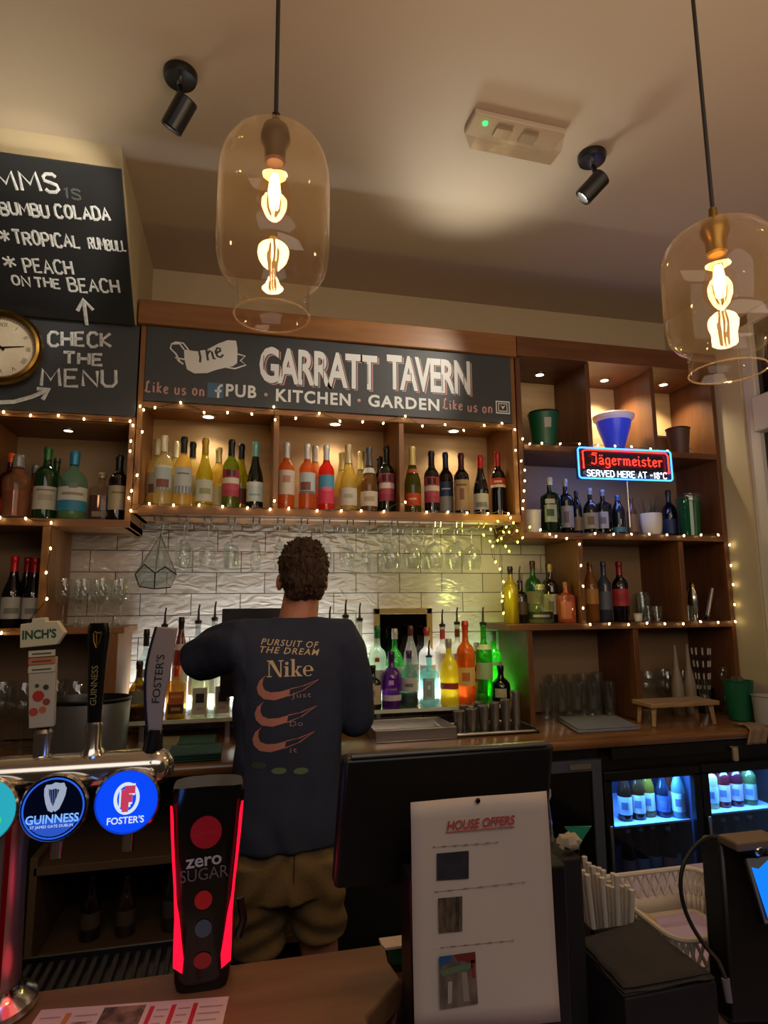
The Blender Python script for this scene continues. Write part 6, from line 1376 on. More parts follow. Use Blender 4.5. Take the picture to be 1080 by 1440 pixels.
# glass-tower: soft drink dispenser
p0, p1 = PZ(246, 1385, ZB), PZ(322, 1380, ZB)
dx = (p0.x+p1.x)/2; dy = 1.040
dt = thing('drinks_tower', 'black waisted soft drink dispenser tower with glowing red edges', 'drinks dispenser', (dx, dy, ZB))
zt_ = PY(285, 1110, dy-.03).z-ZB
prof = [(0, .036), (.012, .040), (.06, .0415), (.10, .0415), (.14, .044), (.18, .048), (.22, .0515), (zt_-.012, .054), (zt_, .051)]
mb = MB(); vs = []; fs_ = []; n_ = 28
for z, w in prof:
    for k in range(n_):
        a = 2*pi*k/n_; c, d = cos(a), sin(a); q = (abs(c)**5+abs(d)**5)**(-1/5); vs.append((w*q*c, .033*q*d, z+(.004*(1-c*c) if z == zt_ else 0)))
for i in range(len(prof)-1):
    for k in range(n_): fs_.append((i*n_+k, i*n_+(k+1) % n_, (i+1)*n_+(k+1) % n_, (i+1)*n_+k))
fs_ += [tuple(range(n_-1, -1, -1)), tuple((len(prof)-1)*n_+k for k in range(n_))]
mb.add(vs, fs_, mat('gloss_black', '#0a0908', .18)); o = mb.obj('body', None); o.parent = dt
def wz(z):
    for (z0, w0), (z1, w1) in zip(prof, prof[1:]):
        if z0 <= z <= z1: return w0+(w1-w0)*(z-z0)/(z1-z0)
    return prof[-1][1]
m_rg = emitter('edge_red', '#ff1030', 1.5)
for s in (-1, 1):
    mb = MB(); N_ = 20; l = []
    for i in range(N_+1):
        u_ = i/N_; z = .035+(zt_-.055)*u_; thick = .0028+.0022*u_+.0135*max(0, (.42-u_)/.42)**1.0*(1 if u_ > .04 else .75)-.002*max(0, u_-.93)*14
        l.append((z, thick))
    out = [(s*(wz(z)*.985), z) for z, th in l]; inn = [(s*(wz(z)*.985-th), z-(.008 if i == 0 else 0)) for i, (z, th) in enumerate(l)]
    for i in range(N_):
        q4 = [(out[i], 0), (out[i+1], 0), (inn[i+1], 1), (inn[i], 1)]
        mb.add([(x, -.0338 if k else -.0315, z) for (x, z), k in q4], [(0, 1, 2, 3)], m_rg)
    o = mb.obj('glow_strip', None, smooth=0); o.parent = dt
ff = Frame((0, -.0342, 0), (1, 0, 0), (0, 0, 1))
def zpx(y): return PY(285, y, dy-.034).z-ZB
def px_(x, y): return PY(x, y, dy-.034).x-dx
for nm, x, y, r, c, sy in (('badge', 290, 1171, .0225, '#9c1622', 1), ('button', 286, 1266, .0125, '#a8181f', 1), ('button', 286, 1306, .0118, '#3c4658', 1), ('button', 285, 1351, .0125, '#8a1a20', .85)):
    mb = MB(); poly_on(mb, ff, disc_pts(px_(x, y), zpx(y), r, 28, sy), mat('disc_'+c, c, .3, emit=c, es=.06), 0, .0015); o = mb.obj(nm, None); o.parent = dt
    if nm == 'badge':
        mb = MB(); write(mb, ff, 'Coca-Cola', px_(x, y), zpx(y), .009, mat('badge_red', '#c2303a', .4), shear=.3, width=.034, h=.0024, rot=.08); k = mb.obj('badge_lettering', None, smooth=0, fix=False); k.parent = o
mb = MB(); write(mb, ff, 'zero', px_(287, 1212), zpx(1210), .026, mat('ink_light', '#a9a6a4', .4), offset=.02, width=.051, rot=.06); o = mb.obj('lettering', None, smooth=0, fix=False); o.parent = dt
mb = MB(); write(mb, ff, 'SUGAR', px_(287, 1230), zpx(1230), .024, mat('ink_dim', '#5d5a5a', .4), width=.068, rot=.05); o = mb.obj('lettering', None, smooth=0, fix=False); o.parent = dt
light('tower_glow', 'POINT', (dx-.10, dy-.06, ZB+.12), .05, (1, .06, .12), size=.03)
light('tower_glow', 'POINT', (dx+.10, dy-.02, ZB+.12), .05, (1, .06, .12), size=.03)
mb = MB(); mb.tube([(.05, .02, .04), (.058, .03, .06), (.052, .035, .09)], .006, M_BLACK, 8); o = mb.obj('nozzle', None); o.parent = dt
# menu leaflet
q = [PZ(58, 1422, ZB), PZ(322, 1403, ZB), PZ(322, 1490, ZB), PZ(20, 1510, ZB)]
u_ = (q[1]-q[0]); fp = Frame(q[0], u_, Vector((0, -1, 0))); LW_ = u_.length
nl = fp.n; fp = Frame(q[0]+Vector((0, 0, .0022)), u_, (q[0]-Vector((q[0].x-.0+.012, q[0].y+.2, q[0].z))))
t = thing('menu_leaflet', 'printed pink and white menu leaflet lying on the bar', 'leaflet', q[0])
D_ = .20
mb = MB(); mb.prism([fp.at(0, 0, .0016), fp.at(LW_, 0, .0016), fp.at(LW_, D_, .0016), fp.at(0, D_, .0016)], Vector((0, 0, .0012)), mat('leaflet_paper', '#c9b3ac', .6)); mb.obj('sheet', t)
mb = MB(); zup = .0004
def rc4(x0, y0, x1, y1, m, h=.0003): mb.add([Vector((0, 0, h-.0004))+fp.at(x*LW_, y, 0) for x, y in ((x0, y0), (x1, y0), (x1, y1), (x0, y1))], [(0, 1, 2, 3)], m)
ora, mag, pk = paint('#c0763c'), paint('#b8243c'), paint('#c98a96')
rc4(.15, .012, .18, .16, ora); mb.add([fp.at(LW_*.25+.013*cos(k*pi/10), .045+.012*sin(k*pi/10), .0001) for k in range(20)], [tuple(range(20))], ora)
rc4(.34, .006, .56, .16, mat('food_photo', '#8a6a5c', .5, var=(55, '#3c2a26', (1, 1, 1))), .0004)
for x0, x1, c in ((.585, .61, mag), (.70, .725, mag), (.815, .84, mag)): rc4(x0, .01, x1, .16, c)
for i in range(8):
    for x0, x1 in ((.02, .13), (.20, .32), (.62, .69), (.735, .805), (.85, .98)): rc4(x0+.005, .018+i*.014, x1-.01*(i % 3), .021+i*.014, paint('#9c8a88'))
o = mb.obj('print', t, smooth=0, fix=False)
# ------------------------------------------------------------------ till and offers board
WS = .86
ws_ = thing('work_surface', 'low pale steel work surface behind the till', 'work surface', (.9, 1.1, WS))
MB().prism([(.22, .5, WS-.03), (1.75, .5, WS-.03), (1.75, 1.52, WS-.03), (.44, 1.52, WS-.03), (.44, .97, WS-.03), (.22, .97, WS-.03)], (0, 0, .03), mat('steel_lilac_cast', '#a08fb0', .45, .1)).obj('top', ws_, bevel=.003)  # lilac in the steel colour stands for the fridge's blue light
MB().box((.46, .6, 0), (1.70, 1.42, WS-.031), M_BLACKM).obj('carcass', ws_)
q = [PY(483, 1066, .965), PY(781, 1046, .965), PY(766, 1232, .965), PY(470, 1253, .965)]
mt = thing('till_monitor', 'large black till monitor seen from behind, with the offers sheet on its stand', 'monitor', (sum(q, Vector())/4).xy.to_3d()+Vector((0, 0, WS)))
n_ = (q[1]-q[0]).cross(q[3]-q[0]).normalized(); n_ = n_ if n_.y < 0 else -n_
MB().prism(q, -n_*.035, mat('monitor_black', '#060505', .4)).obj('screen_back', mt, bevel=.008)
mb = MB(); mb.tube([q[0]+Vector((.012, -.001, .001)), q[1]+Vector((-.012, -.001, .001))], .0035, mat('bezel_grey', '#4a4440', .3), 8); mb.obj('bezel', mt)
pq = [PY(577, 1128, .88), PY(768, 1112, .88), PY(788, 1436, .88), PY(583, 1452, .88)]
sx0, sx1 = PY(560, 1250, .90).x+.014, PY(792, 1250, .90).x
MB().box((sx0, .885, WS), (sx1, .945, q[2].z+.05), mat('monitor_black')).obj('stand', mt, bevel=.006)
MB().box((sx0+.03, .945, q[2].z-.03), (sx1-.03, .97, q[2].z+.07), M_BLACK).obj('mount', mt)
ps = thing('offers_sheet', 'white sheet headed HOUSE OFFERS fixed to the black till stand', 'notice', sum(pq, Vector())/4)
fo = Frame(pq[3], pq[2]-pq[3], pq[0]-pq[3]); PW, PH = (pq[2]-pq[3]).length, (pq[0]-pq[3]).length
mb = MB(); N_ = 12; vs = []; fs_ = []
for j in range(N_+1):
    for i in range(N_+1):
        a_, b_ = i/N_, j/N_; P_ = pq[3].lerp(pq[2], a_).lerp(pq[0].lerp(pq[1], a_), b_)
        vs.append(P_+Vector((0, .0012*sin(a_*7+b_*5)-.0025*max(0, .35-b_)*a_, 0)))
for j in range(N_):
    for i in range(N_): fs_.append((j*(N_+1)+i, j*(N_+1)+i+1, (j+1)*(N_+1)+i+1, (j+1)*(N_+1)+i))
mb.add(vs, fs_, mat('offers_paper', '#c9bab0', .75)); shp = mb.obj('sheet', ps)
md = shp.modifiers.new('t', 'SOLIDIFY'); md.thickness = .0008
def op(x, y): p = PY(x, y, .8765); v = p-fo.o; return v.dot(fo.u), v.dot(fo.v)
fo2 = Frame(fo.o-Vector((0, .0036, 0)), fo.u, fo.v)
mb = MB(); a, c = op(627, 1162), op(723, 1153)
write(mb, fo2, 'HOUSE OFFERS', (a[0]+c[0])/2, (a[1]+c[1])/2, .017, paint('#b04048'), offset=.025, shear=.2, width=c[0]-a[0], rot=atan2(c[1]-a[1], c[0]-a[0]))
a, c = op(627, 1170), op(723, 1162); mb.tube([fo2.at(*a, .001), fo2.at(*c, .001)], .0008, paint('#b04048'), 4)
mb.obj('heading', ps, smooth=0, fix=False)
for l, m_ in ((((614, 1200), (659, 1196), (659, 1235), (614, 1238)), mat('photo_dark', '#262833', .5, var=(60, '#34303a', (1, 1, 1)))), (((616, 1263), (650, 1260), (650, 1309), (617, 1312)), mat('photo_brown', '#6a5a48', .5, var=(70, '#2c2418', (2, 1, .5)))), (((617, 1345), (668, 1338), (672, 1411), (619, 1419)), mat('photo_glasses', '#4c4442', .5, var=(45, '#7a6c60', (1.5, 1, .6))))):
    mb = MB(); pts = [fo2.at(*op(*q_), .0006) for q_ in l]; mb.add(pts, [(3, 2, 1, 0)], m_)
    if l[0][1] > 1340:
        A_, B_, C_, D4 = [op(*q_) for q_ in l]
        def im(u_, v_): return tuple((A_[k]*(1-u_)+B_[k]*u_)*(1-v_)+(D4[k]*(1-u_)+C_[k]*u_)*v_ for k in (0, 1))
        for poly, c in (([(0, 0), (.35, 0), (.3, .12), (0, .2)], '#22508a'), ([(.4, 0), (1, 0), (1, .22), (.5, .12)], '#6e2420'), ([(.0, .28), (.4, .22), (.9, .2), (.9, .3), (.1, .38)], '#5c7454'), ([(.22, .5), (.34, .5), (.30, .9), (.2, .92)], '#a9a098'), ([(.6, .36), (.74, .36), (.78, .92), (.62, .92)], '#94887c'), ([(.86, .15), (.96, .15), (.97, .5), (.88, .5)], '#8a2a24')):
            mb.add([fo2.at(*im(*q_), .001) for q_ in poly], [tuple(range(len(poly)))], paint(c))
    mb.obj('picture', ps, smooth=0, fix=False)
for x0, y0, x1, y1 in ((609, 1191, 700, 1184), (611, 1254, 738, 1240), (620, 1332, 722, 1322)):
    a, c = op(x0, y0), op(x1, y1); mb = MB(); mb.tube([fo2.at(a[0]+(c[0]-a[0])*i/24, a[1]+(c[1]-a[1])*i/24, .0006) for i in range(25)], [.0003 if i % 4 else .0011 for i in range(25)], paint('#8d817c'), 4, flat=(fo2.n, .3)); mb.obj('text_line', ps, smooth=0)
mb = MB(); a = op(672, 1126); mb.lathe([(0, .003), (.003, .002), (.004, 0)], fo2.at(*a, 0), M_BLACK, 10, Matrix.Rotation(pi/2, 4, 'X')); mb.obj('pin', ps)
# black caddy with straws
b0, b1 = PY(786, 1200, .98), PY(816, 1200, .98); zc = PY(800, 1205, .98).z
cdy = thing('straw_caddy', 'tall black bar caddy beside the offers sheet', 'caddy', ((b0.x+b1.x)/2, 1.04, WS))
mb = MB(); x0, x1, y0, y1 = b0.x-.02, b1.x, .975, 1.10; w = .005
MB().box((x0, y0, WS+.0005), (x1, y1, zc), M_BLACKM).obj('body', cdy, bevel=.004)
s0, s1 = PY(822, 1300, 1.14), PY(886, 1300, 1.14)
mb = MB(); bx0, bx1, by0, by1, bz = s0.x-.006, s1.x+.004, 1.105, 1.195, PY(850, 1305, 1.11).z
for lo, hi in (((bx0, by0, WS+.0005), (bx1, by1, WS+.006)), ((bx0, by0, WS), (bx1, by0+w, bz)), ((bx0, by1-w, WS), (bx1, by1, bz)), ((bx0, by0, WS), (bx0+w, by1, bz)), ((bx1-w, by0, WS), (bx1, by1, bz))): mb.box(lo, hi, M_BLACKM)
mb.obj('straw_pot', cdy)
rs = random.Random(11); k = 0
for k in range(24):
    gi, gj = k % 4, k//4
    ax_, ay_ = (gi-1.5)/1.5, (gj-2.5)/2.5
    x = (bx0+bx1)/2+ax_*((bx1-bx0)/2-.0210); y = (by0+by1)/2+ay_*.027
    h = PY(832, 1222, 1.14).z-WS-.006+rs.uniform(-.03, .006)-(ax_+1)*.018
    t = thing('paper_straw', 'white paper wrapped straw in the bunch in the black pot', 'straw', (x, y, WS+.0085), 'white wrapped straws in the black pot')
    tx, ty = ax_*.013-.006, ay_*.010
    mb = MB(); mb.tube([(0, 0, 0), (tx*.7, ty*.7, h*.7), (tx, ty, h)], .0050, mat('straw_paper', '#c2b9ae', .7), 8); mb.tube([(tx, ty, h), (tx*1.04, ty*1.04, h+.014)], [.0048, .0056], mat('straw_paper'), 6); mb.obj('sleeve', None, smooth=50).parent = t
# small things on the caddy: glass shaker, crumpled garnish, green triangle
sk = PY(779, 1185, 1.0)
t = thing('salt_shaker', 'small clear glass shaker with pale metal lid behind the offers sheet', 'shaker', (sk.x+.001, 1.04, zc))
MB().lathe([(0, 0), (.017, 0), (.018, .01), (.0145, .05), (.0125, .075)], (0, 0, 0), M_GLASSD, 16).obj('body', None).parent = t
MB().lathe([(.0145, .074), (.0165, .078), (.0165, .088), (.011, .095), (0, .096)], (0, 0, 0), mat('pale_lid', '#b9b0a4', .35, .4), 16).obj('lid', None).parent = t
t = thing('crumpled_paper', 'crumpled cream paper on top of the black caddy', 'paper', (PY(800, 1190, 1.0).x, 1.0, zc))
mb = MB(); mb.lathe([(sin(pi*i/8), -cos(pi*i/8)) for i in range(9)], (0, 0, .0145), mat('crumpled', '#a99c84', .8), 16, Matrix.Diagonal((.022, .016, .0125, 1)))
mb.v = [Vector((v.x, v.y, max(.0005, v.z)))+Vector((noise.noise(v*130+Vector((0, 0, 7))), noise.noise(v*140), max(0, noise.noise(v*120))))*.006 for v in mb.v]; mb.v = [Vector((v.x, v.y, max(.0005, v.z))) for v in mb.v]; mb.obj('sheet', None, smooth=15).parent = t
g3 = [PY(794, 1163, 1.14), PY(831, 1162, 1.14), PY(815, 1186, 1.14)]
t = thing('green_card', 'small green triangular card standing behind the caddy top', 'card', sum(g3, Vector())/3)
mb = MB(); mb.prism(g3, (0, .004, 0), mat('green_card', '#1f7a5c', .5, emit='#1f7a5c', es=.05)); mb.obj('face', t, bevel=.001)
mb = MB(); mb.tube(g3, .0014, mat('green_edge', '#48b08c', .4), 6, closed=True); mb.obj('edge', t)
mb = MB(); mb.tube([g3[2]+Vector((0, .002, .002)), (g3[2].x-.030, 1.142, WS+.004)], .002, M_BLACK, 6); mb.lathe([(0, 0), (.01, 0), (.01, .004), (0, .004)], (g3[2].x-.030, 1.142, WS), M_BLACK, 12); mb.obj('stem', t)
# white lattice basket
bz0 = WS+.0005; A = [PZ(850, 1236, .945), PZ(980, 1216, .945), PZ(1022, 1246, .945)]
bk = thing('plastic_basket', 'white plastic lattice basket on the work surface before the fridge', 'basket', (1.02, 1.36, WS))
BX0, BX1, BYb, BYf, ZR = min(A[0].x, A[1].x)-.02, A[2].x, (A[0].y+A[1].y)/2, 1.05, .945
m_bk = mat('basket_white', '#c4bcae', .5)
MB().box((BX0+.012, BYf+.008, bz0), (BX1-.012, BYb-.008, bz0+.004), m_bk).obj('base', bk); MB().box((BX0+.03, BYf+.03, bz0+.0042), (BX1-.03, BYb-.03, bz0+.0062), mat('lilac_liner', '#b09cc0', .5)).obj('liner', bk)
loop = [(x, y, ZR) for x, y in rrect(BX0, BYf, BX1, BYb, .035)]
mb = MB(); mb.tube(loop, .0055, m_bk, 8, closed=True); mb.obj('rim', bk)
mb = MB(); lo_ = [(x, y) for x, y in rrect(BX0+.012, BYf+.008, BX1-.012, BYb-.008, .03)]; n_ = len(lo_)
for i in range(n_):
    a_, b_ = lo_[i], lo_[(i+1) % n_]
    u0, u1 = loop[i], loop[(i+1) % n_]
    def mix(p_, q_, t_): return Vector((p_[0]*(1-t_)+q_[0]*t_, p_[1]*(1-t_)+q_[1]*t_, bz0*(1-t_)+ZR*t_))
    mb.add([mix(a_, u0, 0), mix(b_, u1, 0), mix(b_, u1, .42), mix(a_, u0, .42)], [(0, 1, 2, 3)], m_bk)
    L_ = sqrt((u1[0]-u0[0])**2+(u1[1]-u0[1])**2); k_ = max(1, int(L_/.022))
    for j in range(k_):
        def ee(s_, t_):
            pa = (a_[0]*(1-s_)+b_[0]*s_, a_[1]*(1-s_)+b_[1]*s_); pu = (u0[0]*(1-s_)+u1[0]*s_, u0[1]*(1-s_)+u1[1]*s_); return mix(pa, pu, t_)
        mb.tube([ee(j/k_, .42), ee((j+1)/k_, 1)], .0032, m_bk, 5); mb.tube([ee((j+1)/k_, .42), ee(j/k_, 1)], .0032, m_bk, 5)
o = mb.obj('lattice', bk); md = o.modifiers.new('t', 'SOLIDIFY'); md.thickness = .0016
p = PZ(888, 1296, WS+.04)
t = thing('cream_ball', 'small cream coloured rounded roll beside the straws', 'bread roll', (max(p.x, BX0+.05), p.y, WS+.0070))
MB().lathe([(sin(pi*i/10)*.028, .022-cos(pi*i/10)*.022) for i in range(11)], (0, 0, 0), mat('cream_bread', '#b99b6c', .7), 18).obj('body', None).parent = t
# black napkin box with loose top sheet
N4 = [PZ(811, 1319, .985), PZ(905, 1294, .985), PZ(1007, 1368, .985), PZ(878, 1392, .985)]
nb = thing('napkin_box', 'black box of dark paper napkins in the front right corner', 'napkin box', sum(N4, Vector())/4*Vector((1, 1, 0)).length*0+Vector((.72, .98, WS)))
MB().prism([Vector((v.x, v.y, WS+.0005)) for v in N4], (0, 0, .985-WS-.012), M_BLACKM).obj('body', nb, bevel=.003)
ce = sum(N4, Vector())/4
for k in range(3):
    mb = MB(); sc_ = 1.0-.02*k; q4 = [ce+(v-ce)*sc_+Vector((.003*sin(k*5), .003*cos(k*3), -.010+.004*k)) for v in N4]
    vs = []; fs_ = []; N_ = 10
    for j in range(N_+1):
        for i in range(N_+1):
            a_, b_ = i/N_, j/N_; P_ = q4[0].lerp(q4[1], a_).lerp(q4[3].lerp(q4[2], a_), b_); ex = .004*noise.noise(P_*30+Vector((k, 0, 0))) if 0 < i < N_ and 0 < j < N_ else .006*noise.noise(P_*25+Vector((k*3, 0, 0)))
            vs.append(P_+Vector((ex, ex, abs(ex)*.6)))
    for j in range(N_):
        for i in range(N_): fs_.append((j*(N_+1)+i, j*(N_+1)+i+1, (j+1)*(N_+1)+i+1, (j+1)*(N_+1)+i))
    mb.add(vs, fs_, mat('black_napkin', '#2b2524', .85, bump=(120, .2, (1, 1, 1)))); o = mb.obj('napkin', nb); md = o.modifiers.new('t', 'SOLIDIFY'); md.thickness = .0012
# card terminal / till at the right edge, with cable
P0 = PY(1040, 1190, .90)
ps_ = thing('till_terminal', 'black touch till with blue lit screen at the right edge of the photo', 'till', (.82, .93, WS))
c4 = [PY(1012, 1178, .96), PY(1075, 1175, .96), PY(1120, 1440, .90), PY(1032, 1440, .90)]
n_ = (c4[1]-c4[0]).cross(c4[3]-c4[0]).normalized(); n_ = n_ if n_.y < 0 else -n_
MB().prism(c4, -n_*.05, mat('monitor_black')).obj('body', ps_, bevel=.006)
s4 = [PY(1054, 1212, .93), PY(1130, 1204, .90), PY(1150, 1290, .86), PY(1080, 1292, .885)]
MB().prism([PY(1046, 1205, .934), PY(1136, 1196, .90), PY(1160, 1300, .856), PY(1074, 1302, .887)], Vector((.004, .018, -.004)), M_BLACK).obj('screen_case', ps_, bevel=.003)
mb = MB(); mb.prism(s4, Vector((-.001, -.0015, .001)), emitter('till_screen_blue', '#1478ff', 1.15)); scr = mb.obj('screen', ps_, smooth=0)
mb = MB(); sce = sum(s4, Vector())/4; z4 = [sce+(v-sce)*.5+Vector((.012, -.004, -.022)) for v in s4]; mb.add(z4, [(0, 1, 2, 3)], emitter('till_white', '#bcd8ff', 1.0)); mb.obj('screen_panel', scr, smooth=0, fix=False)
pc = PY(1050, 1186, .93)
MB().box((pc.x-.03, pc.y-.012, pc.z-.008), (pc.x+.06, pc.y+.03, pc.z+.008), mat('tan_reader', '#6d5b44', .5)).obj('card_reader', ps_, bevel=.004)
MB().box((.80, .90, WS+.0005), (1.0, 1.0, WS+.03), M_BLACK).obj('foot', ps_, bevel=.006)
mb = MB(); mb.lathe([(0, -.008), (.008, -.006), (.009, 0), (.006, .003), (0, .003)], PY(1068, 1197, .92), M_CHROME, 14, Matrix.Rotation(pi/2, 4, 'X')); mb.obj('camera', ps_)
cab = thing('cable', 'thin black cable looping from the till over the basket', 'cable', PY(1020, 1370, .95))
pts = [(1008, 1179, .948), (996, 1178, .96), (978, 1190, .97), (962, 1214, .97), (957, 1242, .965), (962, 1275, .955), (975, 1305, .94), (993, 1332, .92), (1010, 1352, .90), (1020, 1376, .885)]
mb = MB(); P_ = [PY(*q_) for q_ in pts]; sm = []
for i in range(len(P_)-1):
    p_1, p0_, p1_, p2_ = P_[max(i-1, 0)], P_[i], P_[i+1], P_[min(i+2, len(P_)-1)]
    for j in range(5):
        u_ = j/5; sm.append(.5*((2*p0_)+(p1_-p_1)*u_+(2*p_1-5*p0_+4*p1_-p2_)*u_*u_+(3*p0_-p_1-3*p1_+p2_)*u_**3))
sm.append(P_[-1]); mb.tube(sm, .0034, M_BLACK, 8); mb.obj('lead', cab)
mb = MB(); mb.tube([P_[-1], P_[-1]+Vector((.0, -.004, -.03))], [.006, .005], mat('plug_grey', '#6d6a74', .4), 10); mb.obj('plug', cab)
# ================================================================== CEILING FITTINGS
def pendant(label, cpx, top, bot, Y, hw_px, capm, k):
    pt, pb_ = PY(*top, Y), PY(*bot, Y); H = pt.z-pb_.z
    R = abs(PY(cpx+hw_px, (top[1]+bot[1])/2, Y).x-PY(cpx-hw_px, (top[1]+bot[1])/2, Y).x)/2*k
    cx = (pt.x+pb_.x)/2
    t = thing('pendant_light', label, 'pendant lamp', (cx, Y, ZC-.0016))
    z0 = pt.z-ZC
    MB().lathe([(0, 0), (.05, 0), (.05, -.02), (.03, -.03), (0, -.03)], (0, 0, 0), M_BLACK, 24).obj('ceiling_rose', None).parent = t
    mb = MB(); mb.tube([(0, 0, -.03), (0, 0, z0+.03)], .0042, mat('cord_brown', '#1d1512', .7), 8); mb.obj('cord', None).parent = t
    MB().lathe([(.004, .05), (.008, .045), (.009, .022), (.024, .016), (.028, 0), (.028, -.012), (.02, -.03), (.02, -.055), (.016, -.06), (0, -.06)], (0, 0, z0), capm, 24).obj('lamp_holder', None).parent = t
    sh_ = [(.10, .0), (.35, -.004), (.62, -.03), (.82, -.08), (.93, -.14), (.985, -.21), (1.0, -.30), (1.0, -.60), (.985, -.68), (.93, -.75), (.83, -.80), (.72, -.825), (.66, -.84), (.645, -.86), (.645, -.995), (.655, -1.0)]
    mb = MB(); mb.lathe([(r*R, z0+z*H) for r, z in sh_], (0, 0, 0), thin_glass('pendant_glass', '#faf4ea', .03, .02, .75, .011), 48)
    o = mb.obj('glass_shade', None, fix=False); o.parent = t
    mb = MB(); mb.tube([(.652*R*cos(a), .652*R*sin(a), z0-.998*H) for a in [j*2*pi/48 for j in range(48)]], .0018, thin_glass('rim_glass', '#f0e6d4', .25, .08, .6, .2), 6, closed=True); mb.obj('rim', None).parent = t
    bz_ = z0-.06
    mb = MB(); mb.lathe([(.013, bz_+.01), (.014, bz_-.01), (.022, bz_-.03), (.031, bz_-.058), (.033, bz_-.078), (.029, bz_-.100), (.016, bz_-.116), (0, bz_-.12)], (0, 0, 0), thin_glass('bulb_glass', '#fff3dc', .02, .03, .25), 28); b_ = mb.obj('bulb', None); b_.parent = t
    mb = MB()
    for j in range(8):
        a = j*pi/4; mb.tube([(.006*cos(a), .006*sin(a), bz_-.024), (.0105*cos(a+.2), .0105*sin(a+.2), bz_-.058), (.007*cos(a), .007*sin(a), bz_-.092)], .0021, emitter('filament', '#ffc478', 12), 6)
    mb.obj('filament', None).parent = b_
    light('pendant_glow', 'POINT', (0, 0, bz_-.06), 5.5, (1, .62, .30), t, .03)
    return t
pendant('left pendant lamp, clear glass jar with glowing filament bulb', 382, (388, 190), (382, 445), 1.08, 80, mat('dark_bronze', '#2a1a14', .4, .6), 1.0)
pendant('right pendant lamp, clear glass jar with brass holder and filament bulb', 1014, (1010, 322), (1018, 522), 1.0, 68, M_BRASS, .93)
def spotlight(label, px, head, aim, ):
    p = PZ(*px, ZC); t = thing('ceiling_spotlight', label, 'spotlight', (p.x, p.y, ZC-.0016))
    MB().lathe([(0, -.03), (.03, -.03), (.048, -.026), (.052, -.015), (.052, 0), (0, 0)], (0, 0, 0), M_BLACK, 28).obj('base', None).parent = t
    h = PY(*head, p.y-.02); d = Vector(aim).normalized(); hc = Vector((h.x-p.x, -.02, h.z-ZC))
    mb = MB(); mb.tube([(0, 0, -.028), (0, -.004, -.05)], .008, M_CHROME, 10); e_ = hc-d*.03; mb.tube([(0, -.004, -.05), e_], .009, M_BLACK, 10); mb.obj('joint', None).parent = t
    q = d.to_track_quat('Z', 'Y').to_matrix().to_4x4()
    mb = MB(); mb.lathe([(0, -.052), (.031, -.052), (.034, -.048), (.034, .048), (.031, .052), (.027, .05), (.025, .03), (0, .03)], hc, M_BLACK, 28, q); o = mb.obj('head', None); o.parent = t
    mb = MB(); mb.lathe([(0, .034), (.0245, .034)], hc, m_disc, 20, q); mb.obj('lamp', None, smooth=0).parent = o
    return t, Vector((p.x, p.y, ZC))+hc+d*.06
t, lp_ = spotlight('black ceiling spotlight left of the left pendant lamp', (254, 103), (252, 160), (-.45, .35, -.72))
light('spot_beam', 'SPOT', lp_, 20, (1, .88, .70), size=.025, target=(-.95, 2.45, 2.95), angle=radians(60), blend=.6)
t, lp_ = spotlight('black ceiling spotlight between the emergency light and right pendant', (832, 218), (833, 263), (-.50, .35, -.55))
light('spot_beam', 'SPOT', lp_, 26, (1, .90, .74), size=.025, target=(.60, 2.69, 2.60), angle=radians(50), blend=.7)
# emergency light box
e4 = [PZ(662, 141, ZC), PZ(797, 172, ZC), PZ(790, 205, ZC), PZ(655, 178, ZC)]
e0 = sum(e4, Vector())/4
ex = thing('emergency_light', 'clear plastic emergency light box with green indicator on the ceiling', 'emergency light', (e0.x, e0.y, ZC-.0016))
ang = atan2(e4[1].y-e4[0].y, e4[1].x-e4[0].x); Rm = Matrix.Translation(Vector((e0.x, e0.y+.02, ZC))) @ Matrix.Rotation(ang, 4, 'Z')
mb = MB(); mb.box((-.175, -.05, -.022), (.175, .05, -.0002), mat('case_white', '#b9a893', .5), Rm); mb.obj('base', ex, bevel=.004)
mb = MB(); vs = [Rm @ Vector(v) for v in ((-.172, -.048, -.022), (.172, -.048, -.022), (.172, .048, -.022), (-.172, .048, -.022), (-.16, -.036, -.085), (.16, -.036, -.085), (.16, .036, -.085), (-.16, .036, -.085))]
mb.add(vs, [(4, 5, 6, 7), (0, 1, 5, 4), (1, 2, 6, 5), (2, 3, 7, 6), (3, 0, 4, 7)], thin_glass('diffuser', '#efe6da', .16, .12, .5)); mb.obj('diffuser', ex, smooth=0)
mb = MB(); mb.lathe([(0, -.03), (.008, -.028), (.009, -.022)], (0, 0, 0), emitter('led_green', '#20ff70', 4), 12, Rm @ Matrix.Translation(Vector((-.125, -.02, 0)))); mb.obj('indicator', ex)
mb = MB()
for x in (-.08, .02): mb.box((x, -.02, -.034), (x+.06, .02, -.022), mat('reflector', '#c9bda8', .25, .6), Rm)
mb.obj('reflector', ex)

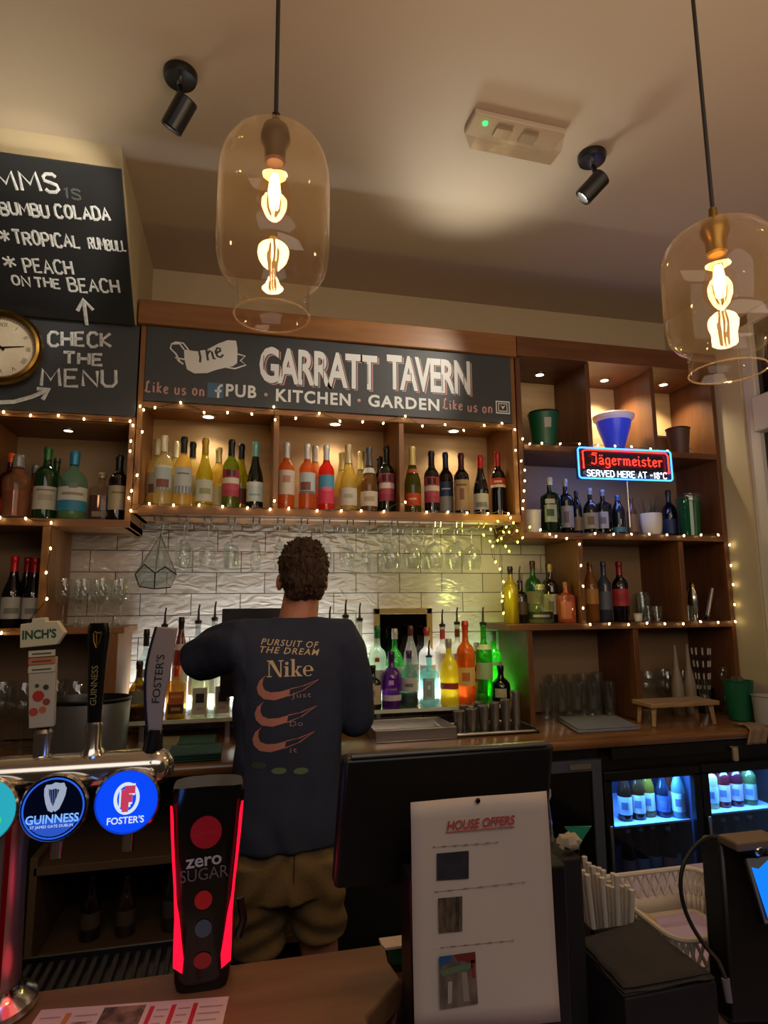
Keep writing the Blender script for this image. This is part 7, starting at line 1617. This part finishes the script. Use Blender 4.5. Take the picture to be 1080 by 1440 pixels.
# ================================================================== SETTLE: nothing on a shelf stands inside its neighbour
def settle(x0, x1, y0, y1, z, names=('bottle', 'glass', 'pot', 'bucket', 'cup', 'jar', 'shaker', 'jug', 'tool', 'box')):
    it = []
    for o in COL.objects:
        if o.parent is None and o.type == 'EMPTY' and abs(o.location.z-z) < .004 and x0-.06 < o.location.x < x1+.06 and y0-.1 < o.location.y < y1+.1 and any(n in o.get('category', '') for n in names):
            r = 0
            for c in o.children:
                if c.type == 'MESH' and c.parent == o and c.matrix_parent_inverse == Matrix():
                    for v in c.data.vertices: r = max(r, v.co.x*v.co.x+v.co.y*v.co.y)
            it.append([o, sqrt(r)+.0012, o.location.x, o.location.y])
    for k in range(400):
        for i in range(len(it)):
            for j in range(i+1, len(it)):
                a, b = it[i], it[j]; dx, dy = b[2]-a[2], b[3]-a[3]; d = sqrt(dx*dx+dy*dy) or 1e-4; ov = a[1]+b[1]-d
                if ov > 0:
                    ux, uy = dx/d*.7, (dy/d if abs(dy) > 1e-3 else .3*(1 if (i+j) % 2 else -1)); n = sqrt(ux*ux+uy*uy); ux /= n; uy /= n
                    a[2] -= ux*ov*.35; a[3] -= uy*ov*.35; b[2] += ux*ov*.35; b[3] += uy*ov*.35
        for a in it:
            a[2] = min(max(a[2], x0+a[1]), x1-a[1]); a[3] = min(max(a[3], y0+a[1]), y1-a[1])
    for o, r, x, y in it: o.location.x, o.location.y = x, y
for bay in ((XL+.024, .126, 2.705, 3.022, ZS), (.150, .703, 2.705, 3.022, ZS), (.727, XRw-.024, 2.705, 3.022, ZS), (-1.005, -.478, 2.705, 3.022, ZL), (-1.5, -1.03, 2.705, 3.022, ZL), (-1.5, -.782, 2.705, 3.022, 1.462), (-.752, -.455, 2.70, 3.04, 1.462),
            (1.332, 1.693, 2.70, 3.022, Z2), (1.717, 2.072, 2.66, 3.022, Z2), (2.096, 2.442, 2.70, 3.022, Z2), (1.332, 2.442, 2.705, 3.022, Z3), (1.218, 1.598, 2.705, 3.03, Z4), (1.626, 2.168, 2.705, 3.022, Z4), (2.196, 2.442, 2.705, 3.022, Z4),
            (-1.5, -.522, 2.71, 3.022, ZK), (1.338, 1.875, 2.80, 3.022, ZK), (1.902, 2.442, 2.71, 3.022, ZK), (-.455, 1.295, 2.822, 3.008, ZT), (1.538, 1.984, 2.535, 2.94, .5855), (2.012, 2.452, 2.535, 2.94, .6005), (1.538, 1.984, 2.535, 2.94, .3355), (2.012, 2.452, 2.535, 2.94, .3405)):
    settle(*bay)
